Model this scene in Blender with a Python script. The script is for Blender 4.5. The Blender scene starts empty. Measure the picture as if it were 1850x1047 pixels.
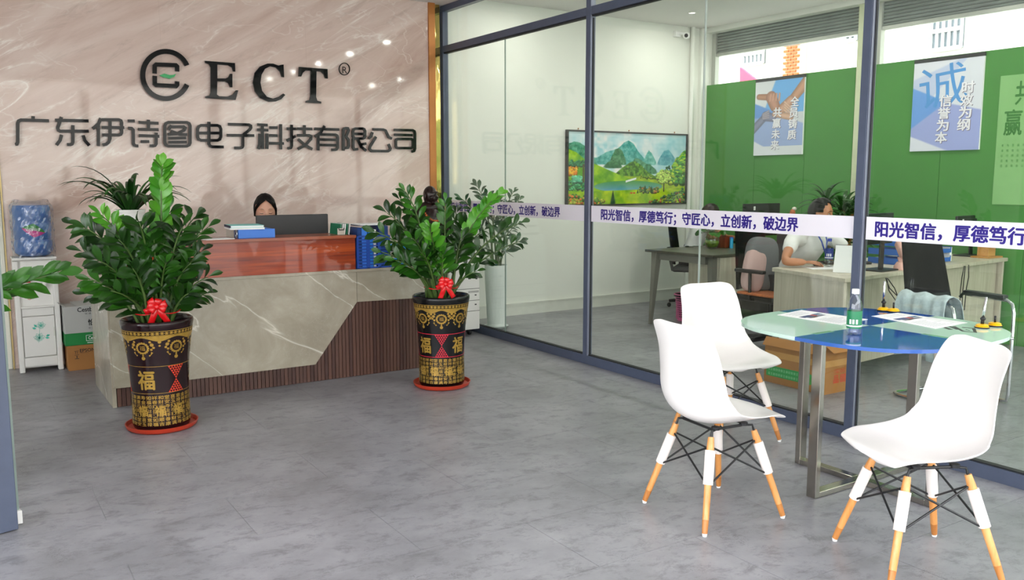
import bpy, bmesh, math, random
import numpy as np
from mathutils import Vector, Matrix, Euler
PI = math.pi
random.seed(7); RNG = np.random.RandomState(5)
COL = bpy.context.scene.collection
SC = bpy.context.scene

# ---------------------------------------------------------------- camera, world, light, exposure
F_PX, YAW, PITCH, CAM_H = 1558.45, math.radians(33.0086), math.radians(7.2814), 1.47
cam_d = bpy.data.cameras.new('camera'); cam = bpy.data.objects.new('camera', cam_d); COL.objects.link(cam)
cam_d.sensor_fit = 'HORIZONTAL'; cam_d.sensor_width = 36; cam_d.lens = F_PX/1850*36; cam_d.clip_start = .05
cam.location = (0, 0, CAM_H); cam.rotation_euler = (PI/2-PITCH, 0, -YAW)
SC.camera = cam
SC.view_settings.view_transform = 'Standard'; SC.view_settings.look = 'None'
SC.view_settings.exposure = 0.22; SC.view_settings.gamma = 1; SC.view_settings.use_curve_mapping = False
w = bpy.data.worlds.new('sky'); SC.world = w; w.use_nodes = True
w.node_tree.nodes['Background'].inputs[0].default_value = (0.93, 0.96, 1.0, 1)
w.node_tree.nodes['Background'].inputs[1].default_value = 6.0
def lamp(name, loc, size, power, col=(1, .97, .92), rot=(0, 0, 0), sy=None):
    d = bpy.data.lights.new(name, 'AREA'); d.energy = power; d.color = col; d.size = size
    d.shape = 'DISK' if sy is None else 'RECTANGLE'
    if sy: d.size_y = sy
    o = bpy.data.objects.new(name, d); COL.objects.link(o); o.location = loc; o.rotation_euler = rot
    return o
LOBBY_Z, OFF_Z = 3.17, 3.29
PXW = 4.21      # partition plane
YM = 7.70       # marble face
YB = 7.82       # office back wall
XG = 7.90       # green wall

# ---------------------------------------------------------------- camera maths (a pixel on a known plane -> the point there)
_f = Vector((math.sin(YAW)*math.cos(PITCH), math.cos(YAW)*math.cos(PITCH), -math.sin(PITCH)))
_r = Vector((math.cos(YAW), -math.sin(YAW), 0)); _u = _r.cross(_f)
def at(ax, v, x, y):
    d = _f + _r*((x-925)/F_PX) - _u*((y-523.5)/F_PX); o = Vector((0, 0, CAM_H))
    return o + d*((v-o[ax])/d[ax])
G = lambda x, y, z=0: at(2, z, x, y)
AX = lambda c, x, y: at(0, c, x, y)
AY = lambda c, x, y: at(1, c, x, y)

# ---------------------------------------------------------------- materials
def lin(c):
    if isinstance(c, str): c = [int(c[i:i+2], 16)/255 for i in (0, 2, 4)]
    return tuple((v/12.92 if v <= .04045 else ((v+.055)/1.055)**2.4) for v in c[:3]) + (1,)
class NT:
    def __init__(s, name):
        s.m = bpy.data.materials.new(name); s.m.use_nodes = True; s.t = s.m.node_tree; s.n = s.t.nodes
        s.b = s.n['Principled BSDF']; s.out = s.n['Material Output']
    def add(s, t, ins=None, **kw):
        n = s.n.new(t)
        for k, v in kw.items(): setattr(n, k, v)
        for k, v in (ins or {}).items(): s.set(n.inputs[k], v)
        return n
    def set(s, inp, v):
        if hasattr(v, 'is_output') or isinstance(v, bpy.types.NodeSocket): s.t.links.new(v, inp)
        else: inp.default_value = v
    def ramp(s, fac, stops, interp='LINEAR'):
        n = s.n.new('ShaderNodeValToRGB'); s.set(n.inputs[0], fac); e = n.color_ramp.elements
        n.color_ramp.interpolation = interp
        while len(e) < len(stops): e.new(.5)
        for i, (p, c) in enumerate(stops): e[i].position = p; e[i].color = c if len(c) == 4 else tuple(c)+(1,)
        return n.outputs[0]
    def mix(s, f, a, b, mode='MIX'):
        n = s.n.new('ShaderNodeMix'); n.data_type = 'RGBA'; n.blend_type = mode
        s.set(n.inputs[0], f); s.set(n.inputs[6], a); s.set(n.inputs[7], b); return n.outputs[2]
    def math(s, op, a, b=0.0):
        n = s.n.new('ShaderNodeMath'); n.operation = op; s.set(n.inputs[0], a); s.set(n.inputs[1], b); return n.outputs[0]
    def pos(s, scale=(1, 1, 1), rot=(0, 0, 0), obj=False):
        if obj: src = s.n.new('ShaderNodeTexCoord').outputs['Object']
        else: src = s.n.new('ShaderNodeNewGeometry').outputs['Position']
        m = s.n.new('ShaderNodeMapping'); s.t.links.new(src, m.inputs[0]); m.inputs['Scale'].default_value = scale
        m.inputs['Rotation'].default_value = rot; return m.outputs[0]
    def noise(s, vec, scale, detail=6, rough=.55, dist=0.0):
        n = s.n.new('ShaderNodeTexNoise'); s.set(n.inputs['Vector'], vec); n.inputs['Scale'].default_value = scale
        n.inputs['Detail'].default_value = detail; n.inputs['Roughness'].default_value = rough
        n.inputs['Distortion'].default_value = dist; return n.outputs[0]
    def bump(s, h, strength=.1, dist=.01):
        n = s.n.new('ShaderNodeBump'); s.set(n.inputs['Height'], h); n.inputs['Strength'].default_value = strength
        n.inputs['Distance'].default_value = dist; s.t.links.new(n.outputs[0], s.b.inputs['Normal'])
MATS = {}
def mat(name, col, rough=.5, metal=0.0, var=0.06, vs=6.0, coat=0.0, spec=.5, bump=0.0, bs=60.0, trans=0.0, sss=0.0, ior=None, stretch=(1, 1, 1)):
    if name in MATS: return MATS[name]
    t = NT(name); c = lin(col); p = t.pos(stretch)
    n = t.noise(p, vs)
    d = tuple(min(1, v*(1-var)) for v in c[:3])+(1,); l = tuple(min(1, v*(1+var)) for v in c[:3])+(1,)
    t.set(t.b.inputs['Base Color'], t.ramp(n, [(.3, d), (.7, l)]))
    t.b.inputs['Roughness'].default_value = rough; t.b.inputs['Metallic'].default_value = metal
    t.b.inputs['Coat Weight'].default_value = coat; t.b.inputs['Specular IOR Level'].default_value = spec
    t.b.inputs['Transmission Weight'].default_value = trans
    if ior: t.b.inputs['IOR'].default_value = ior
    if sss: t.b.inputs['Subsurface Weight'].default_value = sss; t.b.inputs['Subsurface Radius'].default_value = (.02, .008, .004)
    if bump: t.bump(t.noise(p, bs, 3), bump, .003)
    MATS[name] = t.m; return t.m
def glow(name, col, strength):
    if name in MATS: return MATS[name]
    t = NT(name); t.b.inputs['Base Color'].default_value = lin(col); t.b.inputs['Emission Color'].default_value = lin(col)
    t.b.inputs['Emission Strength'].default_value = strength; MATS[name] = t.m; return t.m
def glassmat(name, tint, rough=0.0, boost=1.0, ior=1.5):
    t = NT(name); tr = t.add('ShaderNodeBsdfTransparent'); tr.inputs[0].default_value = tint+(1,)
    gl = t.add('ShaderNodeBsdfGlossy'); gl.inputs['Roughness'].default_value = rough
    lw = t.add('ShaderNodeLayerWeight'); lw.inputs[0].default_value = .5
    f = t.math('MULTIPLY', t.math('ADD', .04, t.math('MULTIPLY', t.math('POWER', lw.outputs['Facing'], 5.0), .9)), boost)
    mx = t.add('ShaderNodeMixShader'); t.t.links.new(f, mx.inputs[0]); t.t.links.new(tr.outputs[0], mx.inputs[1]); t.t.links.new(gl.outputs[0], mx.inputs[2])
    t.t.links.new(mx.outputs[0], t.out.inputs[0]); MATS[name] = t.m; return t.m
def vcol(name, rough=.5, coat=0.0, attr='Col'):
    t = NT(name); a = t.add('ShaderNodeVertexColor'); a.layer_name = attr
    t.t.links.new(a.outputs[0], t.b.inputs['Base Color']); t.b.inputs['Roughness'].default_value = rough
    t.b.inputs['Coat Weight'].default_value = coat; MATS[name] = t.m; return t.m

def marble_wall():
    t = NT('polished_marble'); p = t.pos((1, 1, 1), (0, math.radians(30), 0))
    st = t.add('ShaderNodeMapping', {'Vector': p}); st.inputs['Scale'].default_value = (.42, 1, 2.3)
    big = t.noise(st.outputs[0], 1.1, 9, .62, .9)
    base = t.ramp(big, [(.26, lin('b99c90')), (.42, lin('cfb6ab')), (.54, lin('d9c3b9')), (.74, lin('e3d2c9'))])
    v1 = t.noise(st.outputs[0], 1.5, 9, .6, 1.2)
    ridge = t.math('ABSOLUTE', t.math('SUBTRACT', v1, .5))
    vein = t.ramp(ridge, [(0, (1, 1, 1)), (.010, (.35, .35, .35)), (.035, (0, 0, 0))])
    gate = t.ramp(t.noise(p, .9, 3), [(.46, (0, 0, 0)), (.64, (1, 1, 1))])
    c = t.mix(t.math('MULTIPLY', vein, gate), base, lin('efe6de'))
    v2 = t.noise(t.pos((.7, 1, 1.6), (0, math.radians(55), 0)), 1.6, 4, .55, .5)
    thin = t.ramp(t.math('ABSOLUTE', t.math('SUBTRACT', v2, .5)), [(0, (.55, .55, .55)), (.006, (0, 0, 0))])
    c = t.mix(thin, c, lin('e6dbd3'))
    dk = t.ramp(t.noise(st.outputs[0], 4.5, 9, .75, .6), [(.3, (.35, .35, .35)), (.46, (0, 0, 0))])
    c = t.mix(dk, c, lin('9c8377'))
    t.t.links.new(c, t.b.inputs['Base Color']); t.b.inputs['Roughness'].default_value = .05
    t.b.inputs['Specular IOR Level'].default_value = .5; return t.m
def stone_mat():
    t = NT('grey_beige_stone'); p = t.pos((1, 1, 1), (0, math.radians(-38), 0))
    base = t.ramp(t.noise(p, 3, 8, .65, .6), [(.3, lin('948b7b')), (.5, lin('a39b8a')), (.7, lin('b3ac9c'))])
    st = t.add('ShaderNodeMapping', {'Vector': p}); st.inputs['Scale'].default_value = (.35, 1, 1.6)
    v = t.noise(st.outputs[0], 1.5, 6, .5, .5)
    vein = t.ramp(t.math('ABSOLUTE', t.math('SUBTRACT', v, .52)), [(0, (.9, .9, .9)), (.004, (.3, .3, .3)), (.009, (0, 0, 0))])
    c = t.mix(vein, base, lin('d8d3c7'))
    v2 = t.noise(t.pos((1, 1, 1), (0, math.radians(35), 0)), 2.2, 7, .6)
    c = t.mix(t.ramp(t.math('ABSOLUTE', t.math('SUBTRACT', v2, .5)), [(0, (.16, .16, .16)), (.003, (0, 0, 0))]), c, lin('c9c3b6'))
    t.t.links.new(c, t.b.inputs['Base Color']); t.b.inputs['Roughness'].default_value = .22; return t.m
def vinyl_mat():
    t = NT('grey_vinyl'); p = t.pos((1, 1, 1), (0, 0, math.radians(8)))
    a = t.ramp(t.noise(p, 1.6, 8, .68), [(.3, lin('77767a')), (.5, lin('8c8b90')), (.72, lin('a09fa4'))])
    st = t.add('ShaderNodeMapping', {'Vector': p}); st.inputs['Scale'].default_value = (1, 1.5, 1)
    b = t.noise(st.outputs[0], 8, 10, .78, .3)
    c = t.mix(t.ramp(b, [(.36, (.7, .7, .7)), (.5, (0, 0, 0))]), a, lin('626165'))
    d = t.noise(st.outputs[0], 17, 5, .6, 1.6)
    cr = t.ramp(t.math('ABSOLUTE', t.math('SUBTRACT', d, .5)), [(0, (.9, .9, .9)), (.012, (0, 0, 0))])
    g = t.ramp(t.noise(p, 5, 3), [(.55, (0, 0, 0)), (.66, (1, 1, 1))])
    c = t.mix(t.math('MULTIPLY', cr, g), c, lin('353537'))
    t.t.links.new(c, t.b.inputs['Base Color']); t.b.inputs['Roughness'].default_value = .36
    t.b.inputs['Specular IOR Level'].default_value = .5
    t.bump(b, .05, .002); return t.m
def wood_mat(name, cols, axis, rough, scale=8, coat=0.0, fine=40, obj=False):
    t = NT(name); sc = [14, 14, 14]; sc[axis] = .7
    p = t.pos(tuple(s*.14 for s in sc), obj=obj)
    n = t.noise(p, scale, 8, .6, .8)
    c = t.ramp(n, [(.25, lin(cols[0])), (.45, lin(cols[1])), (.6, lin(cols[2])), (.78, lin(cols[3]))])
    n2 = t.noise(p, fine, 4, .5)
    c = t.mix(t.ramp(n2, [(.35, (.35, .35, .35)), (.5, (0, 0, 0))]), c, lin(cols[0]))
    oi = t.add('ShaderNodeObjectInfo')
    c = t.mix(.35, c, t.mix(oi.outputs['Random'], lin(cols[0]), lin(cols[3])), 'MIX') if obj else c
    t.t.links.new(c, t.b.inputs['Base Color']); t.b.inputs['Roughness'].default_value = rough
    t.b.inputs['Coat Weight'].default_value = coat; t.b.inputs['Coat Roughness'].default_value = .03; return t.m
M = {}
M['marble'] = marble_wall(); M['stone'] = stone_mat(); M['vinyl'] = vinyl_mat()
M['slat'] = wood_mat('walnut_slat', ['2c1a16', '4b2f29', '5d3d35', '72503f'], 2, .5, 8, 0, 40, True)
M['redwood'] = wood_mat('lacquered_red_wood', ['581700', '963200', 'b34706', 'c85c16'], 0, .5, 6, .7)
M['redtop'] = wood_mat('red_wood_edge', ['7a3a22', '9c5236', 'ab5f42', 'b86d50'], 0, .35, 6, .3)
M['darkdesk'] = wood_mat('dark_desk_board', ['3f3c34', '4c483e', '565246', '625d50'], 0, .4)
M['beige'] = wood_mat('beige_desk_board', ['a79f8d', 'b9b19f', 'c4bdab', 'cdc6b6'], 2, .45)
M['leg'] = wood_mat('beech_dowel', ['c07c40', 'd6924f', 'e0a060', 'ebb47a'], 2, .38, 8, .2)
M['legtip'] = wood_mat('beech_tip', ['a0622c', 'b8763a', 'c48344', 'cf9252'], 2, .4)
M['wall'] = mat('white_paint', 'e6e7df', .6, var=.015, vs=1.5, bump=.03, bs=120)
M['ceil'] = mat('ceiling_paint', 'ebe6e4', .8, var=.01, vs=1)
M['base'] = mat('baseboard_paint', 'dcddd4', .5, var=.05, vs=9)
M['alu'] = mat('blue_grey_aluminium', '4c5468', .38, .0, var=.06, vs=14, spec=.5)
M['alu_lit'] = mat('lit_aluminium', '7c8090', .35, .3, var=.04)  # lighter copy of the post aluminium, with the light put into its colour
M['seal'] = mat('black_rubber_seal', '1b1c20', .6)
M['grout'] = mat('floor_joint', 'a4a4a8', .6)
M['gold'] = mat('gold_mirror', 'd8bd76', .06, 1.0, var=.15, vs=5)
def goldbump():
    m = M['gold']; t = m.node_tree; b = t.nodes['Principled BSDF']; g = t.nodes.new('ShaderNodeNewGeometry')
    mp = t.nodes.new('ShaderNodeMapping'); mp.inputs['Scale'].default_value = (2.5, 1, .9); n = t.nodes.new('ShaderNodeTexNoise'); n.inputs['Scale'].default_value = 3
    bp = t.nodes.new('ShaderNodeBump'); bp.inputs['Strength'].default_value = .35; bp.inputs['Distance'].default_value = .02
    t.links.new(g.outputs[0], mp.inputs[0]); t.links.new(mp.outputs[0], n.inputs[0]); t.links.new(n.outputs[0], bp.inputs['Height']); t.links.new(bp.outputs[0], b.inputs['Normal'])
goldbump()
M['copper'] = mat('copper_trim', 'b4743a', .35, .35, var=.12, vs=4)
M['glass'] = glassmat('clear_pane', (.93, .955, .935), 0, 1.0)
M['glassedge'] = mat('green_glass_edge', '8a9a92', .2); M['joint'] = mat('pale_joint', 'a9b2ad', .3)
M['green'] = mat('green_board', '4a8840', .42, var=.09, vs=1.2)
M['black'] = mat('black_plastic', '17181a', .4, var=.1)
M['blackgloss'] = mat('black_acrylic', '040505', .05, spec=.24)
M['dark'] = mat('dark_grey_plastic', '3a3a3c', .5)
M['white'] = mat('white_plastic', 'f1f0ee', .32, var=.01)
M['shell'] = mat('white_chair_shell', 'efebe8', .3, var=.008, spec=.5)
M['sleeve'] = mat('white_foam_sleeve', 'efe6e0', .6, var=.02)
M['paper'] = mat('white_paper', 'f4f4f4', .7, var=.01)
M['steel'] = mat('brushed_steel', 'b5afa6', .16, 1.0, var=.12, vs=6)
M['chrome'] = mat('chrome', 'd6d8da', .08, 1.0, var=.02)
M['clearp'] = glassmat('clear_plastic', (.90, .93, .95), .02, 2.4)
M['wrap'] = glassmat('crinkled_film', (.93, .95, .97), .12, 2.5)
M['soil'] = mat('dark_soil', '3a2117', .9, var=.3, vs=60, bump=.6, bs=90)
M['stem'] = mat('green_stem', '47602a', .45, var=.25, vs=30)
M['purple'] = mat('purple_ink', '22067c', .5, var=.02)
M['band'] = mat('white_film', 'e9e4ec', .45, var=.01)
M['skin'] = mat('skin', 'b87d5a', .45, var=.05, sss=.12)
M['skinf'] = mat('fair_skin', 'dba78e', .45, var=.04, sss=.12)
M['hair'] = mat('black_hair', '0a0808', .5, spec=.25, var=.4, vs=50, stretch=(1, 1, .2))
M['hairb'] = mat('brown_hair', '2b1a14', .4, var=.3, vs=50)
M['shirt'] = mat('white_cotton', 'e4e4e2', .8, var=.03, vs=12, bump=.15, bs=300)
M['trous'] = mat('dark_trousers', '1d2028', .85)
M['eyew'] = mat('eye_white', 'e8e4e0', .3); M['iris'] = mat('dark_iris', '170e0a', .2)
M['lip'] = mat('lip', 'a85a50', .4); M['lipd'] = mat('lash', '1b1210', .5)

# ---------------------------------------------------------------- mesh helpers
class MB:
    def __init__(s): s.v = []; s.f = []; s.mi = []; s.m = 0
    def add(s, vs, fs, mtx=None, m=None):
        o = len(s.v)
        s.v += [tuple(mtx @ Vector(p)) if mtx else tuple(p) for p in vs]
        s.f += [tuple(i+o for i in f) for f in fs]; s.mi += [s.m if m is None else m]*len(fs); return s
    def box(s, c, d, rz=0, mtx=None, rx=0, ry=0):
        x, y, z = d[0]/2, d[1]/2, d[2]/2
        vs = [(-x, -y, -z), (x, -y, -z), (x, y, -z), (-x, y, -z), (-x, -y, z), (x, -y, z), (x, y, z), (-x, y, z)]
        fs = [(0, 3, 2, 1), (4, 5, 6, 7), (0, 1, 5, 4), (1, 2, 6, 5), (2, 3, 7, 6), (3, 0, 4, 7)]
        T = Matrix.Translation(c) @ Euler((rx, ry, rz)).to_matrix().to_4x4()
        return s.add(vs, fs, (mtx @ T) if mtx else T)
    def bx(s, x0, x1, y0, y1, z0, z1): return s.box(((x0+x1)/2, (y0+y1)/2, (z0+z1)/2), (x1-x0, y1-y0, z1-z0))
    def path(s, pts, r, n=8, cap=True, flat=1.0):
        pts = [Vector(p) for p in pts]; R = r if isinstance(r, (list, tuple)) else [r]*len(pts)
        up = None; rings = []; o = len(s.v)
        for i, p in enumerate(pts):
            t = (pts[min(i+1, len(pts)-1)]-pts[max(i-1, 0)]).normalized()
            if up is None: a = t.orthogonal().normalized()
            else: a = (up-t*up.dot(t)).normalized()
            up = a; b = t.cross(a)
            rings.append([p+(a*math.cos(2*PI*k/n)+b*math.sin(2*PI*k/n)*flat)*R[i] for k in range(n)])
        vs = [v for g in rings for v in g]; fs = []
        for i in range(len(pts)-1):
            for k in range(n): fs.append((i*n+k, i*n+(k+1) % n, (i+1)*n+(k+1) % n, (i+1)*n+k))
        if cap: fs.append(tuple(range(n-1, -1, -1))); fs.append(tuple((len(pts)-1)*n+k for k in range(n)))
        return s.add(vs, fs)
    def sup(s, c, r, e=.5, mtx=None, n=28, m=18):
        pw = lambda v: math.copysign(abs(v)**e, v)
        vs = []
        for i in range(m+1):
            ph = -PI/2+PI*i/m
            for k in range(n): th = 2*PI*k/n; vs.append((c[0]+r[0]*pw(math.cos(ph))*pw(math.cos(th)), c[1]+r[1]*pw(math.cos(ph))*pw(math.sin(th)), c[2]+r[2]*pw(math.sin(ph))))
        return s.add(vs, [(i*n+k, i*n+(k+1) % n, (i+1)*n+(k+1) % n, (i+1)*n+k) for i in range(m) for k in range(n)], mtx)
    def tube(s, a, b, r0, r1=None, n=12): return s.path([a, b], [r0, r0 if r1 is None else r1], n)
    def lathe(s, prof, n=32, c=(0, 0, 0), mtx=None, cap=True):
        vs = [(c[0]+r*math.cos(2*PI*k/n), c[1]+r*math.sin(2*PI*k/n), c[2]+z) for r, z in prof for k in range(n)]
        fs = [(i*n+k, i*n+(k+1) % n, (i+1)*n+(k+1) % n, (i+1)*n+k) for i in range(len(prof)-1) for k in range(n)]
        if cap:
            if prof[0][0] > 1e-5: fs.append(tuple(range(n-1, -1, -1)))
            if prof[-1][0] > 1e-5: fs.append(tuple((len(prof)-1)*n+k for k in range(n)))
        return s.add(vs, fs, mtx)
    def prism(s, poly, mtx, depth):     # poly in local xy, extruded 0..depth on local z
        n = len(poly); vs = [(x, y, 0) for x, y in poly]+[(x, y, depth) for x, y in poly]
        a = sum(poly[i][0]*poly[(i+1) % n][1]-poly[(i+1) % n][0]*poly[i][1] for i in range(n))
        q = list(range(n)); q = q if a > 0 else q[::-1]
        fs = [tuple(reversed(q)), tuple(i+n for i in q)]+[(q[i], q[(i+1) % n], q[(i+1) % n]+n, q[i]+n) for i in range(n)]
        return s.add(vs, fs, mtx)
    def ell(s, c, r, n=16, m=10, mtx=None):
        vs = [(c[0]+r[0]*math.sin(PI*i/m)*math.cos(2*PI*k/n), c[1]+r[1]*math.sin(PI*i/m)*math.sin(2*PI*k/n), c[2]-r[2]*math.cos(PI*i/m)) for i in range(m+1) for k in range(n)]
        fs = [(i*n+k, i*n+(k+1) % n, (i+1)*n+(k+1) % n, (i+1)*n+k) for i in range(m) for k in range(n)]
        return s.add(vs, fs, mtx)
    def mesh(s, name, mats, smooth=False):
        me = bpy.data.meshes.new(name); me.from_pydata(s.v, [], s.f)
        for m in (mats if isinstance(mats, (list, tuple)) else [mats]): me.materials.append(m)
        if isinstance(mats, (list, tuple)) and len(mats) > 1: me.polygons.foreach_set('material_index', s.mi)
        bm = bmesh.new(); bm.from_mesh(me); bmesh.ops.remove_doubles(bm, verts=bm.verts, dist=1e-6); bmesh.ops.recalc_face_normals(bm, faces=bm.faces) if smooth != 'raw' else None
        bm.to_mesh(me); bm.free()
        if smooth:
            me.shade_smooth()
            if smooth is not True and smooth != 'raw': me.set_sharp_from_angle(angle=math.radians(smooth))
        return me
    def build(s, name, mats, parent=None, smooth=False, bevel=0, sub=0, solid=0):
        return obj(name, s.mesh(name, mats, smooth), parent, bevel, sub, solid)
def obj(name, me, parent=None, bevel=0, sub=0, solid=0, loc=None):
    o = bpy.data.objects.new(name, me); COL.objects.link(o)
    if parent:
        o.parent = parent; o.matrix_parent_inverse = root_inv(parent)
    if loc: o.location = loc
    if solid:
        m = o.modifiers.new('s', 'SOLIDIFY'); m.thickness = abs(solid); m.offset = -1 if solid > 0 else 1
    if bevel:
        m = o.modifiers.new('b', 'BEVEL'); m.width = bevel; m.segments = 2; m.limit_method = 'ANGLE'; m.harden_normals = False
    if sub:
        m = o.modifiers.new('u', 'SUBSURF'); m.levels = sub; m.render_levels = sub
    return o
def world_m(o):
    m = o.matrix_basis.copy()
    if o.parent: m = world_m(o.parent) @ o.matrix_parent_inverse @ m
    return m
def root_inv(p): return world_m(p).inverted()
def tag(o, label=None, cat=None, group=None, kind=None):
    if label: o['label'] = label
    if cat: o['category'] = cat
    if group: o['group'] = group
    if kind: o['kind'] = kind
    return o
def thing(name, label, cat, loc=(0, 0, 0), rz=0, group=None):
    o = bpy.data.objects.new(name, None); COL.objects.link(o); o.location = loc; o.rotation_euler = (0, 0, rz)
    o.empty_display_size = .1
    return tag(o, label, cat, group)
def local(o): o.matrix_parent_inverse = Matrix.Identity(4); return o     # mesh given in the parent's own frame
def copy_tree(o, parent=None):
    c = o.copy(); COL.objects.link(c)
    if parent: c.parent = parent
    for ch in list(o.children): copy_tree(ch, c)
    return c
def struct(name, mb, m, parent=None, **k):
    o = mb.build(name, m, parent, **k)
    if not parent: o['kind'] = 'structure'
    return o
def evalmesh(o):
    bpy.context.view_layer.update(); dg = bpy.context.evaluated_depsgraph_get()
    return bpy.data.meshes.new_from_object(o.evaluated_get(dg))
TXT = {}
def text(s, bold=0.0, extr=0.0, res=3):
    """lettering of height 1 em: vertices and faces, starting at x = 0"""
    k = (s, bold, extr)
    if k not in TXT:
        c = bpy.data.curves.new('t', 'FONT'); c.body = s; c.size = 1; c.extrude = extr; c.offset = bold; c.resolution_u = res; c.fill_mode = 'BOTH' if extr else 'FRONT'
        o = bpy.data.objects.new('t', c); COL.objects.link(o); me = evalmesh(o)
        vs = [tuple(v.co) for v in me.vertices]; fs = [tuple(p.vertices) for p in me.polygons]
        bpy.data.objects.remove(o); bpy.data.curves.remove(c); bpy.data.meshes.remove(me)
        TXT[k] = (vs, fs)
    return TXT[k]
def put_text(mb, s, mtx, width=None, height=None, bold=0.0, vert=False):
    """fits the ink box of s to width x height, lower left corner at the origin of mtx; bold = shifted copies"""
    vs, fs = text(s)
    if not vs: return
    x0 = min(v[0] for v in vs); x1 = max(v[0] for v in vs); y0 = min(v[1] for v in vs); y1 = max(v[1] for v in vs)
    sx = width/(x1-x0) if width else None; sy = height/(y1-y0) if height else None
    sx = sx or sy; sy = sy or sx
    for i, (dx, dy) in enumerate(((0, 0), (1, 0), (-1, 0), (0, .7), (0, -.7), (.7, .5), (-.7, .5), (.7, -.5), (-.7, -.5)) if bold > .03 else ((0, 0), (1, 0), (-1, 0), (0, .7), (0, -.7)) if bold > .015 else ((0, 0),)):
        mb.add([((v[0]-x0+dx*bold)*sx, (v[1]-y0+dy*bold)*sy, i*.00002) for v in vs], fs, mtx)
def frame(o, x, y):
    x = Vector(x).normalized(); y = Vector(y).normalized(); z = x.cross(y)
    return Matrix(((x[0], y[0], z[0], o[0]), (x[1], y[1], z[1], o[1]), (x[2], y[2], z[2], o[2]), (0, 0, 0, 1)))
def ribbon(mb, pts, wd, mtx, depth, closed=False):
    """a stroke of width wd along 2-D points, extruded by depth"""
    P = [Vector(p) for p in pts]; n = len(P); L = []; Rr = []
    for i in range(n):
        a = P[(i-1) % n] if (closed or i > 0) else None; b = P[(i+1) % n] if (closed or i < n-1) else None
        d1 = (P[i]-a).normalized() if a is not None else None; d2 = (b-P[i]).normalized() if b is not None else None
        if d1 is None: d1 = d2
        if d2 is None: d2 = d1
        n1 = Vector((-d1.y, d1.x)); n2 = Vector((-d2.y, d2.x)); m = (n1+n2)
        m = m.normalized() if m.length > 1e-6 else n1; k = min(1.6, 1/max(.3, m.dot(n1)))
        L.append(P[i]+m*(wd/2*k)); Rr.append(P[i]-m*(wd/2*k))
    seg = n if closed else n-1
    for i in range(seg):
        j = (i+1) % n
        mb.prism([tuple(L[i]), tuple(Rr[i]), tuple(Rr[j]), tuple(L[j])], mtx, depth)
def grid_paint(name, W, H, nx, ny, img, mtx, m, parent=None):
    """flat print: nx x ny cells coloured from img[ny,nx,3] (row 0 at the bottom, sRGB 0..1)"""
    xs = np.linspace(0, W, nx+1); ys = np.linspace(0, H, ny+1); X, Y = np.meshgrid(xs, ys)
    v = np.stack([X.ravel(), Y.ravel(), np.zeros(X.size)], 1)
    R = np.array(mtx.to_3x3()); v = v @ R.T + np.array(mtx.translation)
    i, j = np.meshgrid(np.arange(nx), np.arange(ny)); a = (j*(nx+1)+i).ravel()
    f = np.stack([a, a+1, a+nx+2, a+nx+1], 1)
    return painted(name, v, f, img.reshape(-1, 3), m, parent)
def painted(name, v, f, cols, m, parent=None, smooth=False):
    me = bpy.data.meshes.new(name); me.vertices.add(len(v)); me.vertices.foreach_set('co', np.asarray(v, np.float32).ravel())
    me.loops.add(len(f)*4); me.loops.foreach_set('vertex_index', np.asarray(f, np.int32).ravel())
    me.polygons.add(len(f)); me.polygons.foreach_set('loop_start', np.arange(0, len(f)*4, 4, dtype=np.int32))
    me.update(calc_edges=True); me.validate()
    ca = me.color_attributes.new('Col', 'FLOAT_COLOR', 'CORNER')
    c = np.clip(cols, 0, 1); c = np.where(c <= .04045, c/12.92, ((c+.055)/1.055)**2.4)
    c = np.concatenate([c, np.ones((len(c), 1))], 1); c = np.repeat(c, 4, axis=0).astype(np.float32)
    ca.data.foreach_set('color', c.ravel()); me.materials.append(m)
    if smooth: me.shade_smooth()
    return obj(name, me, parent)
def hexc(h): return np.array([int(h[i:i+2], 16)/255 for i in (0, 2, 4)])

# ================================================================ THE SETTING
# floor: vinyl tiles with fine joints
fl = struct('floor', MB().bx(-2.6, 8.1, -1.1, 7.9, -.08, -.002), M['grout'])
TW, TD = 1.01, .505
tile = MB().bx(-TW/2+.0012, TW/2-.0012, -TD/2+.0012, TD/2-.0012, -.004, 0).mesh('tile', M['vinyl'])
j = 0; y = 1.95-TD*2.5
cells = []
while y < 7.9:
    off = (j % 2)*TW/2; x = -2.55+off
    while x < 8.1:
        d = (x*_f.x+y*_f.y); sx = x*_r.x+y*_r.y
        if d > .9 and abs(sx) < d*.66+.6 and not (x > 4.3 and y < .6): cells.append((x, y))
        x += TW
    j += 1; y += TD
for x, y in cells: local(obj('tile', tile, fl, loc=(x, y, 0)))
# ceilings
struct('ceiling', MB().bx(-2.6, PXW+.05, -1.1, YM+.25, LOBBY_Z, LOBBY_Z+.1), M['ceil'])
struct('ceiling_office', MB().bx(PXW+.05, 8.2, -1.1, YB+.2, OFF_Z, OFF_Z+.1), M['ceil'])
# walls
mw = struct('wall_back', MB().bx(.33, 4.04, YM+.01, YM+.2, 0, 3.3), M['wall'])
for a, b in ((.345, 1.55), (1.55, 2.785), (2.785, 4.02)):
    obj('marble_panel', MB().bx(a+.0002, b-.0002, YM-.012, YM+.012, 0, LOBBY_Z).mesh('marble_panel', M['marble']), mw)
struct('wall_back_left', MB().bx(-2.6, .33, YM+.0, YM+.2, 0, 3.3), M['wall'])
struct('trim_1', MB().bx(.335, .345, YM-.03, YM+.02, 0, LOBBY_Z), mat('pale_gold_trim', 'c8b078', .3, .4), bevel=.002)
struct('trim_2', MB().bx(4.02, 4.09, YM-.03, YM+.02, 0, LOBBY_Z), M['copper'], bevel=.002)
struct('trim_3', MB().bx(4.09, 4.17, YM+.028, YM+.05, 0, LOBBY_Z), M['gold'])
struct('wall_left', MB().bx(-2.7, -2.6, 4.2, YM+.2, 0, 3.3), M['wall'])
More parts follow.
